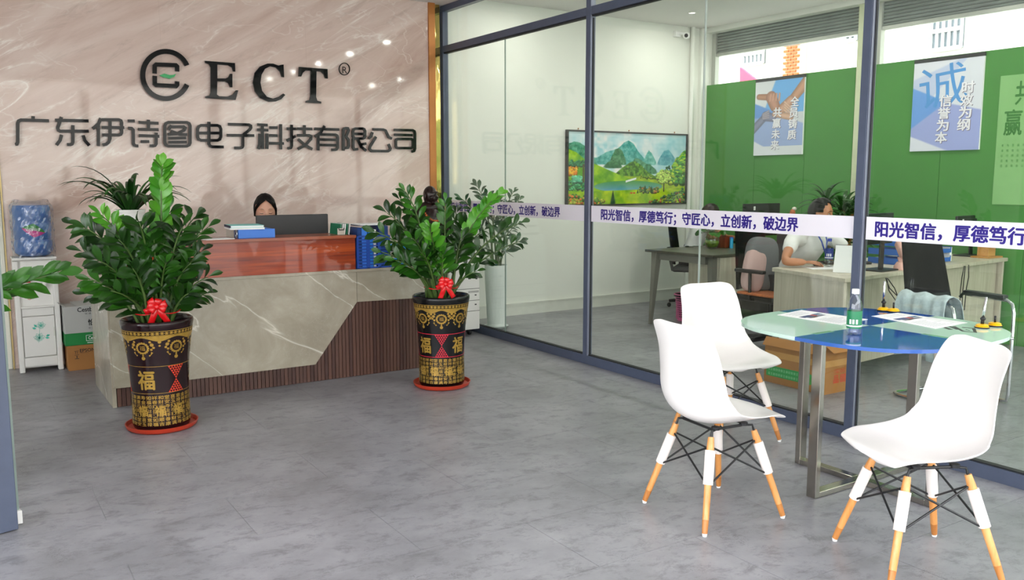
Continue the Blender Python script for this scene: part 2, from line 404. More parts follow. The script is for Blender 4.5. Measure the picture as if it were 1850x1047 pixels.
struct('trim_9', MB().bx(-2.7, -2.6, -1.1, 4.2, 3.05, 3.3).bx(-2.7, -2.6, 1.5, 1.6, 0, 3.05), M['alu'])  # unseen left side, opened up to let more daylight into the lobby
struct('wall_office_back', MB().bx(4.04, 8.1, YB, YB+.15, 0, 3.45), M['wall'])
bb = MB().bx(4.26, 7.86, YB-.02, YB, 0, .12).bx(4.26, 7.86, YB-.028, YB, .12, .135)
struct('baseboard_back', bb, M['base'])
# green storefront wall: boards below, glazed gap, roller shutter above
gw = struct('wall_right', MB().bx(XG+.03, XG+.12, -1.1, YB+.1, 0, 2.6), M['wall'])
ys = [7.86, 6.98, 6.28, 5.68]; ys2 = [5.51, 4.72, 3.9, 3.0, 2.0, 1.0, 0, -1.1]
for L_ in (ys, ys2):
    for a, b in zip(L_[:-1], L_[1:]):
        obj('green_board', MB().bx(XG, XG+.03, b+.002, a-.002, .0, 2.615).mesh('green_board', M['green']), gw)
struct('trim_4', MB().bx(XG-.01, XG+.14, 5.52, 5.67, 0, OFF_Z), mat('pale_pillar_paint', 'c9cfae', .6))
struct('trim_5', MB().bx(XG-.05, XG+.14, -1.1, YB+.1, 3.23, OFF_Z), M['wall'])
# corner pilaster and riser pipe
struct('trim_6', MB().bx(7.80, XG+.1, YB-.05, YB+.02, 0, OFF_Z), M['wall'], bevel=.01)
p = MB(); p.tube((7.66, YB-.035, 0), (7.66, YB-.035, OFF_Z), .028, n=16); struct('trim_7', p, M['wall'], smooth=40)
M['shut'] = mat('galvanised_shutter', '99a09d', .45, .4, var=.12, vs=3)
M['shutr'] = mat('shutter_rail', 'b3b6ae', .4, .2)
def shutter(y0, y1, label):
    t = thing('roller_shutter', label, 'shutter', (XG+.1, (y0+y1)/2, 2.97), 0, 'shutters over the storefront')
    z = 2.99
    while z < 3.225:
        pr = [(0, 0), (.012, .004), (.018, .016), (.012, .028), (0, .032)]
        s = MB(); s.prism([(-a, b) for a, b in pr]+[(.01, .032), (.01, 0)], frame((XG+.09, y0, z), (1, 0, 0), (0, 0, 1)), -(y1-y0))
        s.build('shutter_slat', M['shut'], t); z += .0335
    MB().bx(XG+.06, XG+.11, y0, y1, 2.955, 2.992).build('bottom_rail', M['shutr'], t, bevel=.004)
    MB().bx(XG+.05, XG+.12, y1-.03, y1+.03, 2.62, 3.23).build('guide_rail', M['shutr'], t, bevel=.003)
shutter(5.70, 7.72, 'half raised grey roller shutter in the office corner, behind the hands poster')
shutter(2.0, 5.48, 'half raised grey roller shutter above the large calligraphy poster')
wn = struct('window_1', MB().bx(XG+.13, XG+.136, -1.1, 7.86, 2.615, 3.25), M['glass'])
# office downlights and lobby rectangular daylight openings
dl = MB(); dl.lathe([(.034, 0), (.044, -.004), (.044, .004), (.034, .012)], 24, cap=False); dlm = dl.mesh('trim_ring', M['white'], True)
dd = MB(); dd.lathe([(.033, .002), (.0, .002)], 24, cap=False); ddm = dd.mesh('diffuser', glow('downlight_glow', 'fff4e2', 10))
n = 0
for yy in (7.14, 5.89, 4.64, 3.38, 2.13, .9, -.35):
    for xx in (5.0, 7.0):
        t = thing('ceiling_downlight', None, 'light', (xx, yy, OFF_Z-.004), 0, 'round downlights in the office ceiling')
        row = 'row nearer the glass partition' if xx < 6 else 'row nearer the green wall'
        t['label'] = 'round ceiling downlight, %s from the painting wall in the %s' % (('first', 'second', 'third', 'fourth', 'fifth', 'sixth', 'seventh')[n//2], row); n += 1
        local(obj('trim_ring', dlm, t)); local(obj('diffuser', ddm, t))
        lamp('downlight_lamp', (xx, yy, OFF_Z-.02), .07, 8)
# aluminium partition ----------------------------------------------------------
pt = struct('window_2', MB().bx(PXW-.0, PXW+.06, -.9, 7.80, 0, .07), M['alu'])
def fr(x0, x1, y0, y1, z0, z1, m='alu', nm='rail'): obj(nm, MB().bx(x0, x1, y0, y1, z0, z1).mesh(nm, M[m]), pt, bevel=.002)
POSTS = ((5.385, 5.434), (2.944, 2.995))
for ya, yb in POSTS:
    fr(PXW, PXW+.056, ya, yb, 0, LOBBY_Z, 'alu', 'post')
    fr(PXW+.004, PXW+.052, ya-.005, ya-.001, .0, LOBBY_Z, 'alu_lit', 'post_lit_side'); fr(PXW+.022, PXW+.038, ya-.012, ya-.005, .07, 2.7, 'seal', 'seal_strip')  # thin plate paints the lighter lit side of the same aluminium post
fr(PXW, PXW+.06, 7.74, 7.80, 0, LOBBY_Z, 'alu', 'post')
fr(PXW, PXW+.10, .5, .55, 0, LOBBY_Z, 'alu', 'post')
edges = [7.74, 5.434, 5.373, 2.995, 2.932, .55]
for a, b in ((edges[1], edges[0]), (edges[3], edges[2]), (edges[5], edges[4])):
    fr(PXW, PXW+.06, a, b, 2.72, 2.782); fr(PXW+.01, PXW+.05, a, b, 2.708, 2.72, 'seal', 'seal_strip')
    fr(PXW, PXW+.06, a, b, 3.11, LOBBY_Z); fr(PXW+.012, PXW+.05, a, b, .07, .078, 'seal', 'seal_strip')
    obj('pane', MB().bx(PXW+.025, PXW+.033, a, b, 2.78, 3.11).mesh('pane', M['glass']), pt)
yj = AX(PXW+.03, 913, 400).y; yj2 = AX(PXW+.03, 1268, 300).y
def pane(a, b): obj('pane', MB().bx(PXW+.025, PXW+.035, a, b, .078, 2.708).mesh('pane', M['glass']), pt)
def jnt(y, d=.002, mm='glassedge'): obj('glass_joint', MB().bx(PXW+.024, PXW+.036, y-d, y+d, .078, 2.708).mesh('glass_joint', M[mm]), pt)
pane(yj+.003, 7.74); jnt(yj); pane(5.434, yj-.003)
pane(yj2+.004, 5.373); jnt(yj2, .004, 'joint'); pane(2.995, yj2-.004); pane(.55, 2.932)
# printed film bands on the glass
BANDT = '阳光智信，厚德笃行；守匠心，立创新，破边界'
def band(y0, y1, ty0, label):
    t = thing('glass_band', label, 'sticker', (PXW+.02, (y0+y1)/2, 1.15), 0, 'slogan bands on the glass partition')
    MB().bx(PXW+.0225, PXW+.0245, y0, y1, 1.143, 1.268).build('film', M['band'], t)
    m = MB(); x = ty0; z0 = 1.168
    put_text(m, BANDT, frame((PXW+.0218, ty0, z0-.012), (0, -1, 0), (0, 0, 1)), width=1.86, height=.090, bold=.035)
    m.v = [v for v in m.v]
    m.build('lettering', M['purple'], t)
TY2 = AX(PXW, 1082, 388).y
band(2.995, 5.37, TY2, 'white slogan band with purple characters on the middle glass pane, before the seated man')
band(5.434, 7.74, TY2+2.40, 'white slogan band with purple characters behind the potted plant with a statue')
band(.55, 2.93, AX(PXW, 1577, 415).y, 'white slogan band with purple characters on the right glass pane above the table')
# clip the long print to its own pane is not needed: each string is shorter than its pane
# lobby front: header over the open shopfront
struct('wall_front', MB().bx(-2.6, 8.1, -1.25, -1.1, 3.1, 3.4), M['wall'])
struct('trim_8', MB().bx(-.15, 0, -1.2, -1.1, 0, 2.95).bx(2.0, 2.12, -1.2, -1.1, 0, 2.95).bx(4.1, 4.3, -1.2, -1.1, 0, 2.95).bx(6.2, 6.3, -1.2, -1.1, 0, 2.95), M['alu'])
# outside
M['road'] = mat('concrete_paving', 'b5b2ac', .9, var=.1); M['fac'] = mat('white_facade', 'e8e4dc', .8, var=.04)
struct('ground', MB().bx(-30, 40, -30, 40, -.25, -.1), M['road'])
struct('building_wall', MB().bx(13.5, 14, -4, 30, -.07, 8).bx(-20, 30, -16, -15.5, -.1, 7), M['fac'])
M['orange'] = mat('orange_brick', 'b8622c', .8, var=.1); M['mort'] = mat('mortar', 'e6c9a8', .9)
bp = struct('brick_pillar', MB().bx(13.30, 13.5, AX(13.4, 1452, 100).y, AX(13.4, 1421, 100).y, 2.5, 6.5), M['mort'])
ya, yb = AX(13.4, 1452, 100).y, AX(13.4, 1421, 100).y
brm = MB().box((0, 0, 0), (.04, .105, .036)).mesh('brick', M['orange'])
z = 3.3; r_ = 0
while z < 4.9:
    y = ya+.06+(r_ % 2)*.062
    while y < yb-.05: local(obj('brick', brm, bp, loc=(13.29, y, z))); y += .124
    z += .054; r_ += 1
M['pane_far'] = mat('far_window_glass', '6d747c', .2); M['bars'] = mat('window_bars', 'e8e8e8', .5)
def farwin(pxa, pxb, pya, pyb):
    y1 = AX(13.4, pxa, pya).y; y0 = AX(13.4, pxb, pya).y; z1 = AX(13.4, pxa, pya).z; z0 = AX(13.4, pxa, pyb).z
    t = tag(MB().bx(13.44, 13.52, y0, y1, z0, z1).build('window_far', M['pane_far']), kind='structure')
    y = y0
    while y <= y1+.01: obj('window_bar', MB().bx(13.40, 13.44, y-.016, y+.016, z0, z1).mesh('window_bar', M['bars']), t); y += .10
    for zz in (z0, (z0+z1)/2, z1): obj('window_rail', MB().bx(13.39, 13.43, y0, y1, zz-.03, zz+.03).mesh('window_rail', M['bars']), t)
farwin(1678, 1738, 25, 92); farwin(1343, 1378, 80, 118); farwin(1522, 1545, 55, 75)
M['pink'] = mat('pink_awning', 'd8466e', .6)
tri = MB(); a, b, c = AX(9.6, 1341, 122), AX(9.6, 1372, 146), AX(9.6, 1341, 150); d = AX(9.6, 1372, 160)
tri.prism([(-a.y, a.z), (-b.y, b.z), (-d.y, d.z), (-c.y, c.z)], frame((9.6, 0, 0), (0, -1, 0), (0, 0, 1)), .05)
tag(tri.build('shop_awning', M['pink']), 'pink shop awning glimpsed outside above the green wall', 'awning')

# ================================================================ COMPANY SIGN ON THE MARBLE
SY = YM-.012-.018
def w2(px, py): q = AY(SY, px, py); return (q.x, q.z)
SM = frame((0, SY, 0), (1, 0, 0), (0, 0, 1))          # local xy = world xz, z axis = -Y, towards the viewer
PXM = (w2(345, 137)[0]-w2(250, 137)[0])/95.0
def c7(p): return w2(p[0]/4.625, 180+p[1]/4.625)
def c8(p): return w2(380+p[0]/4.625, 180+p[1]/4.625)
def c1(p): return w2(p[0]/4.0217, p[1]/4.0217)
def c2(p): return w2(400+p[0]/4.0217, p[1]/4.0217)
RR = lambda x0, y0, x1, y1, r: [(x0+r, y0), (x1-r, y0), (x1-r*.3, y0+r*.3), (x1, y0+r), (x1, y1-r), (x1-r*.3, y1-r*.3), (x1-r, y1), (x0+r, y1), (x0+r*.3, y1-r*.3), (x0, y1-r), (x0, y0+r), (x0+r*.3, y0+r*.3)]
CH = [(c7, [[(275, 138), (275, 172)], [(408, 177), (175, 170), (155, 178), (147, 195), (147, 355), (140, 372), (126, 374)]], []),
 (c7, [[(512, 145), (480, 238), (486, 256), (502, 264), (740, 264)], [(458, 172), (738, 178)], [(607, 213), (607, 355), (600, 370), (585, 375), (558, 375)], [(513, 293), (500, 340), (470, 380)], [(692, 297), (706, 340), (744, 383)]], []),
 (c7, [[(840, 155), (822, 200), (772, 243)], [(820, 195), (820, 388)], [(848, 168), (990, 168), (1008, 176), (1014, 192), (1014, 275), (1006, 290), (990, 295), (852, 295)], [(850, 232), (1036, 234)], [(917, 170), (917, 325), (905, 355), (885, 372), (855, 378)]], []),
 (c7, [[(1065, 178), (1124, 178)], [(1068, 238), (1098, 240), (1110, 252), (1112, 365), (1120, 380), (1135, 386), (1153, 386)], [(1155, 190), (1322, 198)], [(1238, 168), (1238, 248)], [(1153, 248), (1322, 251)], [(1158, 300), (1328, 306)], [(1302, 275), (1302, 368), (1293, 382), (1278, 386), (1248, 386)], [(1174, 350), (1244, 350)]], []),
 (c7, [[(1430, 215), (1405, 252)], [(1412, 228), (1530, 226), (1545, 236), (1535, 255), (1470, 286), (1402, 290)], [(1425, 262), (1500, 290), (1562, 292)], [(1405, 322), (1552, 320)], [(1405, 356), (1558, 354)]], [RR(1374, 190, 1586, 388, 30)]),
 (c7, [[(1743, 185), (1743, 370), (1752, 386), (1768, 393), (1866, 395)], [(1648, 279), (1842, 279)]], [RR(1648, 215, 1842, 340, 30)]),
 (c8, [[(145, 205), (318, 210), (334, 218), (336, 234), (326, 250), (276, 290), (268, 305), (268, 385), (262, 398), (248, 403), (197, 403)], [(135, 297), (363, 300)]], []),
 (c8, [[(390, 209), (475, 213)], [(388, 252), (480, 255)], [(432, 213), (432, 412)], [(410, 285), (408, 375), (396, 412)], [(470, 283), (470, 412)], [(490, 234), (557, 234)], [(490, 299), (557, 301)], [(490, 364), (610, 366)], [(584, 205), (584, 415)]], []),
 (c8, [[(635, 243), (712, 244)], [(675, 210), (675, 385), (668, 402), (643, 407)], [(635, 342), (708, 304)], [(721, 243), (846, 245)], [(782, 213), (782, 292)], [(722, 298), (820, 298), (838, 306), (836, 328), (792, 378), (728, 412)], [(730, 330), (785, 378), (848, 414)]], []),
 (c8, [[(867, 244), (1073, 250)], [(950, 220), (918, 275), (870, 308)], [(897, 290), (897, 424)], [(900, 290), (1040, 293), (1056, 301), (1060, 316), (1060, 400), (1050, 414), (1035, 419), (1008, 419)], [(900, 332), (1055, 336)], [(900, 378), (1055, 381)]], []),
 (c8, [[(1107, 426), (1107, 255), (1114, 242), (1128, 238), (1145, 240), (1152, 256), (1130, 308), (1150, 335), (1152, 385), (1144, 402), (1120, 404)], [(1188, 285), (1288, 287)], [(1190, 325), (1190, 400), (1200, 416), (1230, 412)], [(1228, 333), (1258, 395), (1298, 426)], [(1298, 366), (1252, 375)]], [RR(1188, 242, 1288, 325, 20)]),
 (c8, [[(1352, 248), (1438, 250), (1460, 258), (1486, 312), (1512, 326)], [(1350, 272), (1340, 303), (1318, 325)], [(1380, 310), (1330, 392), (1326, 412), (1342, 428), (1480, 430), (1496, 420), (1500, 405), (1484, 370)]], []),
 (c8, [[(1530, 253), (1685, 256), (1700, 264), (1705, 280), (1705, 410), (1698, 428), (1678, 434)], [(1532, 293), (1685, 297)]], [RR(1546, 328, 1688, 404, 16)])]
sg = thing('company_name_sign', 'row of thirteen black acrylic Chinese characters on the marble wall', 'sign', (2.1, SY, 1.83))
for cf, open_, closed in CH:
    m = MB(); k = 0
    for s_ in open_: ribbon(m, [cf(p) for p in s_], 25.5/4.625*PXM, SM, .018+k*.0003); k += 1
    for s_ in closed: ribbon(m, [cf(p) for p in s_], 25/4.625*PXM, SM, .018+k*.0003, True); k += 1
    m.build('letter', M['blackgloss'], sg)
lg = thing('logo_sign', 'large black acrylic logo with ECT letters above the company name', 'sign', (2.2, SY, 2.3))
E_ = [(1485, 443), (1703, 460), (1706, 522), (1690, 521), (1682, 492), (1655, 476), (1575, 470), (1575, 571), (1635, 571), (1657, 560), (1667, 537), (1684, 537), (1684, 636), (1668, 635), (1655, 605), (1632, 594), (1575, 592), (1572, 688), (1590, 700), (1650, 702), (1688, 686), (1710, 657), (1727, 657), (1708, 727), (1490, 714), (1490, 700), (1519, 694), (1527, 672), (1527, 490), (1515, 468), (1487, 458)]
C_ = [(447, 470), (451, 563), (434, 560), (422, 522), (392, 492), (350, 483), (312, 502), (287, 545), (279, 600), (291, 660), (326, 704), (370, 717), (410, 705), (445, 680), (459, 690), (430, 722), (390, 738), (340, 740), (280, 715), (240, 665), (225, 600), (238, 530), (275, 485), (330, 463), (370, 463), (410, 478), (430, 472)]
T_ = [(560, 487), (766, 503), (768, 572), (750, 570), (740, 542), (720, 522), (686, 518), (683, 705), (692, 732), (720, 740), (720, 753), (609, 746), (610, 733), (636, 727), (642, 700), (645, 515), (607, 513), (587, 530), (575, 557), (557, 556)]
for cf, P_ in ((c1, E_), (c2, C_), (c2, T_)):
    m = MB(); m.prism([cf(p) for p in P_], SM, .02); m.build('letter', M['blackgloss'], lg)
m = MB(); cx, cy = 1202, 546
arc = [(cx+168*math.cos(a), cy+171*math.sin(a)) for a in [math.radians(24+ (336-24)*i/44) for i in range(45)]]
ribbon(m, [c1(p) for p in arc], 36/4.02*PXM, SM, .02); m.build('ring', M['blackgloss'], lg)
m = MB()
ribbon(m, [c1(p) for p in [(1121, 536), (1121, 480), (1132, 470), (1275, 475), (1284, 484), (1284, 520)]], 31/4.02*PXM, SM, .02)
ribbon(m, [c1(p) for p in [(1122, 552), (1122, 610), (1134, 620), (1275, 627), (1284, 616), (1284, 592)]], 31/4.02*PXM, SM, .0203)
m.build('inner_letter', M['blackgloss'], lg)
M['leafg'] = mat('green_acrylic', '1fa55a', .25)
m = MB(); m.prism([c1(p) for p in [(1155, 549), (1190, 536), (1228, 546), (1255, 545), (1277, 536), (1262, 561), (1228, 573), (1188, 563)]], SM, .02)
tag(m.build('leaf_emblem', M['leafg'], lg), 'small green leaf emblem')
m = MB(); ribbon(m, [c2((891+38*math.cos(2*PI*i/32), 502+43*math.sin(2*PI*i/32))) for i in range(32)], 7/4.02*PXM, SM, .012, True)
q = c2((876, 532)); put_text(m, 'R', frame((q[0], SY-.012, q[1]), (1, 0, 0), (0, 0, 1)), height=c2((0, 478))[1]-c2((0, 530))[1], bold=.01)
m.build('registered_mark', M['blackgloss'], lg)

# ================================================================ RECEPTION DESK
DY = 5.96
desk = thing('reception_desk', 'reception desk with grey stone front, brown wood slats and red wood top', 'desk', (2.05, 6.1, 0))
XF = frame((0, DY+.02, 0), (1, 0, 0), (0, 0, 1))
m = MB(); m.prism([(.812, .132), (2.162, .133), (2.496, .568), (2.496, .79), (.812, .79)], XF, .02); m.build('stone_panel', M['stone'], desk)
m = MB(); m.prism([(2.499, .568), (3.28, .556), (3.28, .79), (2.499, .79)], XF, .02); m.build('stone_panel', M['stone'], desk)
MB().bx(.805, 3.29, DY-.006, 6.42, .791, .812).build('stone_ledge', M['stone'], desk, bevel=.002)
MB().bx(.800, .826, DY+.022, 6.75, 0, .79).build('end_panel', M['stone'], desk, bevel=.002)
MB().bx(3.262, 3.285, DY+.04, 6.75, 0, .79).build('end_panel', M['stone'], desk, bevel=.002)
sl = MB().box((0, 0, .30), (.0235, .018, .594)); slm = sl.mesh('slat', M['slat'])
x = .842
while x < 3.26:
    o = local(obj('slat', slm, desk, loc=(x-2.05, DY+.032-6.1, 0))); x += .0277
MB().bx(.83, 3.26, DY+.043, DY+.06, .0, .79).build('backing_board', M['black'], desk)
MB().bx(.83, 2.497, DY+.012, DY+.03, .812, 1.043).build('wood_front', M['redwood'], desk)
MB().bx(.828, 2.50, DY-.004, DY+.34, 1.044, 1.066).build('wood_top', M['redtop'], desk, bevel=.002)
MB().bx(2.479, 2.497, DY+.031, DY+.33, .812, 1.043).build('wood_side', M['redwood'], desk)
MB().bx(.83, 3.25, 6.425, 6.98, .72, .745).build('worktop', M['redtop'], desk, bevel=.002)
# monitor
mo = thing('computer_monitor', 'wide dark grey monitor on the reception desk in front of the woman', 'monitor', (2.18, 6.6, .745))
q0 = AY(6.45, 463, 389); q1 = AY(6.45, 592, 388)
MB().bx(q0.x, q1.x, 6.44, 6.475, .90, q0.z).build('screen', M['dark'], mo, bevel=.006)
MB().bx(2.1, 2.28, 6.44, 6.456, .76, 1.0).build('stand', M['dark'], mo, bevel=.004)
MB().bx(2.06, 2.32, 6.44, 6.64, .7455, .758).build('base', M['dark'], mo, bevel=.004)
# ring binder, book, magazine on the counter
M['blueb'] = mat('blue_card', '3f7fe0', .45, var=.03); M['dblue'] = mat('dark_blue_card', '1f3f7c', .4); M['navy'] = mat('navy_cloth', '1c2547', .6)
M['aqua'] = mat('aqua_cover', '86d6d0', .5); M['cream'] = mat('cream_label', 'c8c0b4', .6); M['blue2'] = mat('blue_plastic', '2a50ac', .35, var=.05); M['blue3'] = mat('sky_blue_card', '2f90e8', .45)
def at_top(px, py, z): return G(px, py, z)
bd = thing('ring_binder', 'blue ring binder lying on the red counter under two books', 'binder', (1.76, 6.12, 1.066))
rz = 0.0
MB().bx(1.66, 1.915, 6.02, 6.026, 1.067, 1.128).build('cover_edge', M['blueb'], bd)
b = MB().bx(1.66, 1.915, 6.027, 6.30, 1.067, 1.071).bx(1.66, 1.915, 6.027, 6.30, 1.123, 1.127); b.build('cover', M['blueb'], bd)
MB().bx(1.67, 1.905, 6.045, 6.29, 1.072, 1.12).build('pages', M['paper'], bd)
MB().bx(1.651, 1.659, 6.03, 6.10, 1.067, 1.127).build('spine', M['dblue'], bd)
MB().bx(1.651, 1.659, 6.10, 6.30, 1.067, 1.127).build('spine_label', M['cream'], bd)
m = MB(); m.path([(1.648, 6.03+.016*math.cos(2*PI*k/16), 1.097+.026*math.sin(2*PI*k/16)) for k in range(17)], .003, 6); m.build('finger_ring', M['chrome'], bd, smooth=True)
def book(name, label, c, size, rz, cover, spine=None):
    t = thing(name, label, 'book', (c[0], c[1], c[2]), rz)
    l, d, h = size
    local(MB().bx(-l/2, l/2, -d/2, d/2, h-.0022, h).build('cover', M[cover])).parent = t
    local(MB().bx(-l/2, l/2, -d/2, d/2, 0, .002).build('back_cover', M[cover])).parent = t
    local(MB().bx(-l/2+.006, l/2-.003, -d/2+.003, d/2-.003, .0022, h-.0024).build('pages', M['paper'])).parent = t
    local(MB().bx(-l/2-.002, -l/2+.004, -d/2, d/2, 0, h).build('spine', M[spine or cover])).parent = t
    return t
book('magazine', 'white magazine between the blue binder and the aqua book', (1.735, 6.13, 1.1275), (.235, .24, .012), -.1, 'white')
book('notebook', 'aqua covered book with navy spine, topmost on the blue binder', (1.735, 6.14, 1.1395), (.23, .24, .016), -.1, 'aqua', 'navy')
tag(MB().box((1.52, 6.06, 1.0685), (.20, .14, .005), .15).build('paper_stack', M['paper']), 'thin stack of white paper on the counter left of the binder', 'paper')
# clipboards and folders standing on the counter
M['greenf'] = mat('green_clip_folder', '1c7a55', .5)
cbd = thing('clipboard_stack', 'green edged clipboard leaning beside the blue file crate', 'clipboard', (2.42, 6.05, 1.066))
for k, (x, mm) in enumerate(((2.405, 'greenf'), (2.425, 'paper'), (2.441, 'white'), (2.457, 'greenf'), (2.475, 'white'))):
    o = MB(); o.box((x, 6.12, 1.107), (.006, .2, .08), 0, None, 0, .12); o.build('board' if k % 2 == 0 else 'sheet', M[mm], cbd)
m = MB(); m.path([(2.385, 6.012, 1.118), (2.391, 6.008, 1.104), (2.425, 6.008, 1.104), (2.43, 6.012, 1.118)], .004, 6); m.build('clip', M['black'], cbd)
MB().box((2.405, 6.012, 1.092), (.055, .004, .048)).build('card', M['cream'], cbd)
# blue file crate
cr = thing('file_crate', 'blue slotted plastic file crate at the end of the red counter', 'file holder', (2.64, 6.05, .812))
x0, x1, y0, y1, z0, z1 = 2.508, 2.776, 5.965, 6.20, .8125, 1.055
MB().bx(x0, x1, y0, y1, z0, z0+.006).build('bottom', M['blue2'], cr)
MB().bx(x0, x1, y1-.005, y1, z0+.006, z1).build('back_wall', M['blue2'], cr)
for x in (x0, x0+.089, x0+.178, x1-.005): MB().bx(x, x+.005, y0+.006, y1-.005, z0+.006, z1).build('divider', M['blue2'], cr)
g = MB()
for k in range(3):
    xa = x0+.0893*k; g.bx(xa, xa+.013, y0, y0+.005, z0, z1); g.bx(xa+.077, xa+.0893, y0, y0+.005, z0, z1)
    for i in range(11):
        zz = z0+i*(z1-z0-.008)/10; g.bx(xa+.013, xa+.077, y0+.0004, y0+.0046, zz, zz+(.009 if i not in (0, 10) else .012))
g.build('slotted_front', M['blue2'], cr)
def folder(name, label, x0, x1, y0, y1, z0, z1, mm, rz=0, cat='folder', grp=None):
    t = thing(name, label, cat, ((x0+x1)/2, (y0+y1)/2, z0), 0, grp)
    MB().bx(x0, x0+.0025, y0, y1, z0, z1).bx(x1-.0025, x1, y0, y1, z0, z1).build('cover', M[mm], t)
    MB().bx(x0+.0027, x1-.0027, y0, y0+.0025, z0, z1).build('spine', M[mm], t)
    MB().bx(x0+.004, x1-.004, y0+.006, y1-.004, z0+.004, z1-.006).build('pages', M['paper'], t)
zt = .82
folder('lever_file', 'dark blue file in the left slot of the crate', 2.516, 2.55, 5.975, 6.18, zt, 1.118, 'dblue')
folder('lever_file', 'mid blue file in the left slot of the crate, second from the counter', 2.552, 2.593, 5.975, 6.18, zt, 1.112, 'blueb')
folder('lever_file', 'light blue file in the middle slot of the crate', 2.604, 2.64, 5.975, 6.18, zt, 1.108, 'blue3')
tag(MB().bx(2.648, 2.668, 5.98, 6.16, zt, 1.10).build('paper_sheaf', M['paper']), 'sheaf of loose white paper standing in the middle crate slot', 'paper')
folder('lever_file', 'deep blue wide file in the right slot of the crate', 2.694, 2.764, 5.975, 6.18, zt, 1.125, 'dblue')
t = thing('document_tray_folder', 'blue folder with white sheets lying across the crate top', 'folder', (2.7, 6.09, 1.127))
MB().box((2.70, 6.09, 1.130), (.34, .22, .004), -.05).build('cover', M['navy'], t); MB().box((2.712, 6.09, 1.136), (.31, .2, .007), -.05).build('sheets', M['paper'], t)
folder('box_file', 'bright blue box file lying on the stone ledge behind the leaves, lower one', 2.785, 3.02, 5.98, 6.2, .8125, .875, 'blue3', cat='box file')
folder('box_file', 'bright blue box file stacked upper on the stone ledge behind the leaves', 2.79, 3.0, 6.0, 6.2, .93, .985, 'blue3', cat='box file')
tag(MB().bx(2.786, 3.01, 6.0, 6.2, .876, .929).build('paper_ream', M['cream']), 'ream of paper between two bright blue box files', 'paper')

# ================================================================ PRINTER
M['pwhite'] = mat('printer_white', 'ecebe7', .4, var=.01)
pr = thing('office_printer', 'white office printer with paper drawers on casters beside the glass partition', 'printer', (3.86, 7.3, 0))
px0, px1, py0, py1 = 3.53, 4.175, 7.0, 7.62
MB().bx(px0, px1, py0+.004, py1, .055, .80).build('body', M['pwhite'], pr, bevel=.006)
for za, zb in ((.06, .232), (.236, .333), (.337, .445)):
    dr = MB().bx(px0+.002, px1-.002, py0-.008, py0+.003, za, zb).build('drawer', M['pwhite'], pr, bevel=.003)
MB().bx(px0+.002, px1-.002, py0-.008, py0+.003, .449, .797).build('front_cover', M['pwhite'], pr, bevel=.003)
m = MB()
for z in (.234, .335, .447): m.bx(px0, px1, py0-.004, py0-.001, z-.0035, z+.0035)
m.build('drawer_gap', M['dark'], pr)
MB().bx(px0, 3.98, py0+.02, py1, .80, .93).build('upper_body', M['pwhite'], pr, bevel=.006)
MB().bx(3.60, 4.0, py0+.0, py1, .955, 1.01).build('scanner', M['pwhite'], pr, bevel=.006)
MB().bx(3.60, 4.0, py0+.03, py1-.02, .93, .955).build('output_slot', M['dark'], pr)
MB().bx(3.62, 4.02, py0+.0, py1-.1, 1.03, 1.08).build('document_feeder', M['pwhite'], pr, bevel=.008)
MB().bx(3.63, 3.99, py0+.02, py1-.12, 1.01, 1.03).build('feeder_slot', M['dark'], pr)
for cx_, cy_ in ((3.6, 7.05), (4.09, 7.05), (3.6, 7.55), (4.09, 7.55)):
    c = MB(); c.lathe([(0, -.012), (.024, -.012), (.027, 0), (.024, .012), (0, .012)], 16, (0, 0, 0), Matrix.Translation((cx_, cy_, .027)) @ Euler((0, PI/2, 0)).to_matrix().to_4x4()); c.bx(cx_-.02, cx_+.02, cy_-.01, cy_+.02, .03, .056)
    c.build('caster', M['black'], pr, smooth=40)
st = MB(); st.bx(4.098, 4.158, py0-.0105, py0-.008, .585, .665).build('label_sticker', M['paper'], pr)
m = MB().bx(4.098, 4.158, py0-.0112, py0-.0106, .652, .665).bx(4.098, 4.158, py0-.0112, py0-.0106, .585, .589); m.build('sticker_stripe', mat('label_blue', '3aa0e0', .5), pr)
m = MB().bx(4.105, 4.12, py0-.0112, py0-.0106, .62, .64); m.build('sticker_mark', mat('label_orange', 'e0762a', .5), pr)
m = MB()
for z in (.612, .606, .6): m.bx(4.105, 4.15, py0-.0112, py0-.0106, z, z+.0018)
for z in (.425, .418, .411): m.bx(4.05, 4.165, py0-.0095, py0-.0085, z, z+.0025)
for z in (.38, .29): m.bx(4.12, 4.14, py0-.0095, py0-.0085, z, z+.012)
m.bx(4.05, 4.08, py0-.0095, py0-.0085, .54, .555).bx(4.13, 4.15, py0-.0095, py0-.0085, .535, .56)
m.build('print_marks', M['dark'], pr)

# ================================================================ WATER COOLER, BOXES, CABINET
CYF = 7.46
wc = thing('water_cooler', 'white floor standing water cooler with a green flower on its door', 'water cooler', (.52, 7.57, 0))
MB().bx(.372, .660, CYF+.03, 7.675, .03, .865).build('body', M['pwhite'], wc, bevel=.008)
MB().bx(.366, .404, CYF, CYF+.05, 0, .86).build('side_post', M['pwhite'], wc, bevel=.008)
MB().bx(.628, .666, CYF, CYF+.05, 0, .86).build('side_post', M['pwhite'], wc, bevel=.008)
MB().bx(.366, .666, CYF-.002, 7.675, .865, .885).build('top', M['pwhite'], wc, bevel=.006)
MB().bx(.404, .628, CYF+.004, CYF+.029, .045, .115).build('plinth', M['pwhite'], wc, bevel=.003)
MB().bx(.408, .624, CYF+.008, CYF+.029, .12, .43).build('door', M['pwhite'], wc, bevel=.003)
MB().bx(.408, .624, CYF+.008, CYF+.029, .435, .495).build('drip_panel', M['pwhite'], wc, bevel=.003)
MB().bx(.402, .63, CYF-.006, CYF+.029, .497, .51).build('drip_tray', M['pwhite'], wc, bevel=.004)
MB().bx(.612, .62, CYF+.002, CYF+.008, .27, .34).build('door_handle', M['base'], wc)
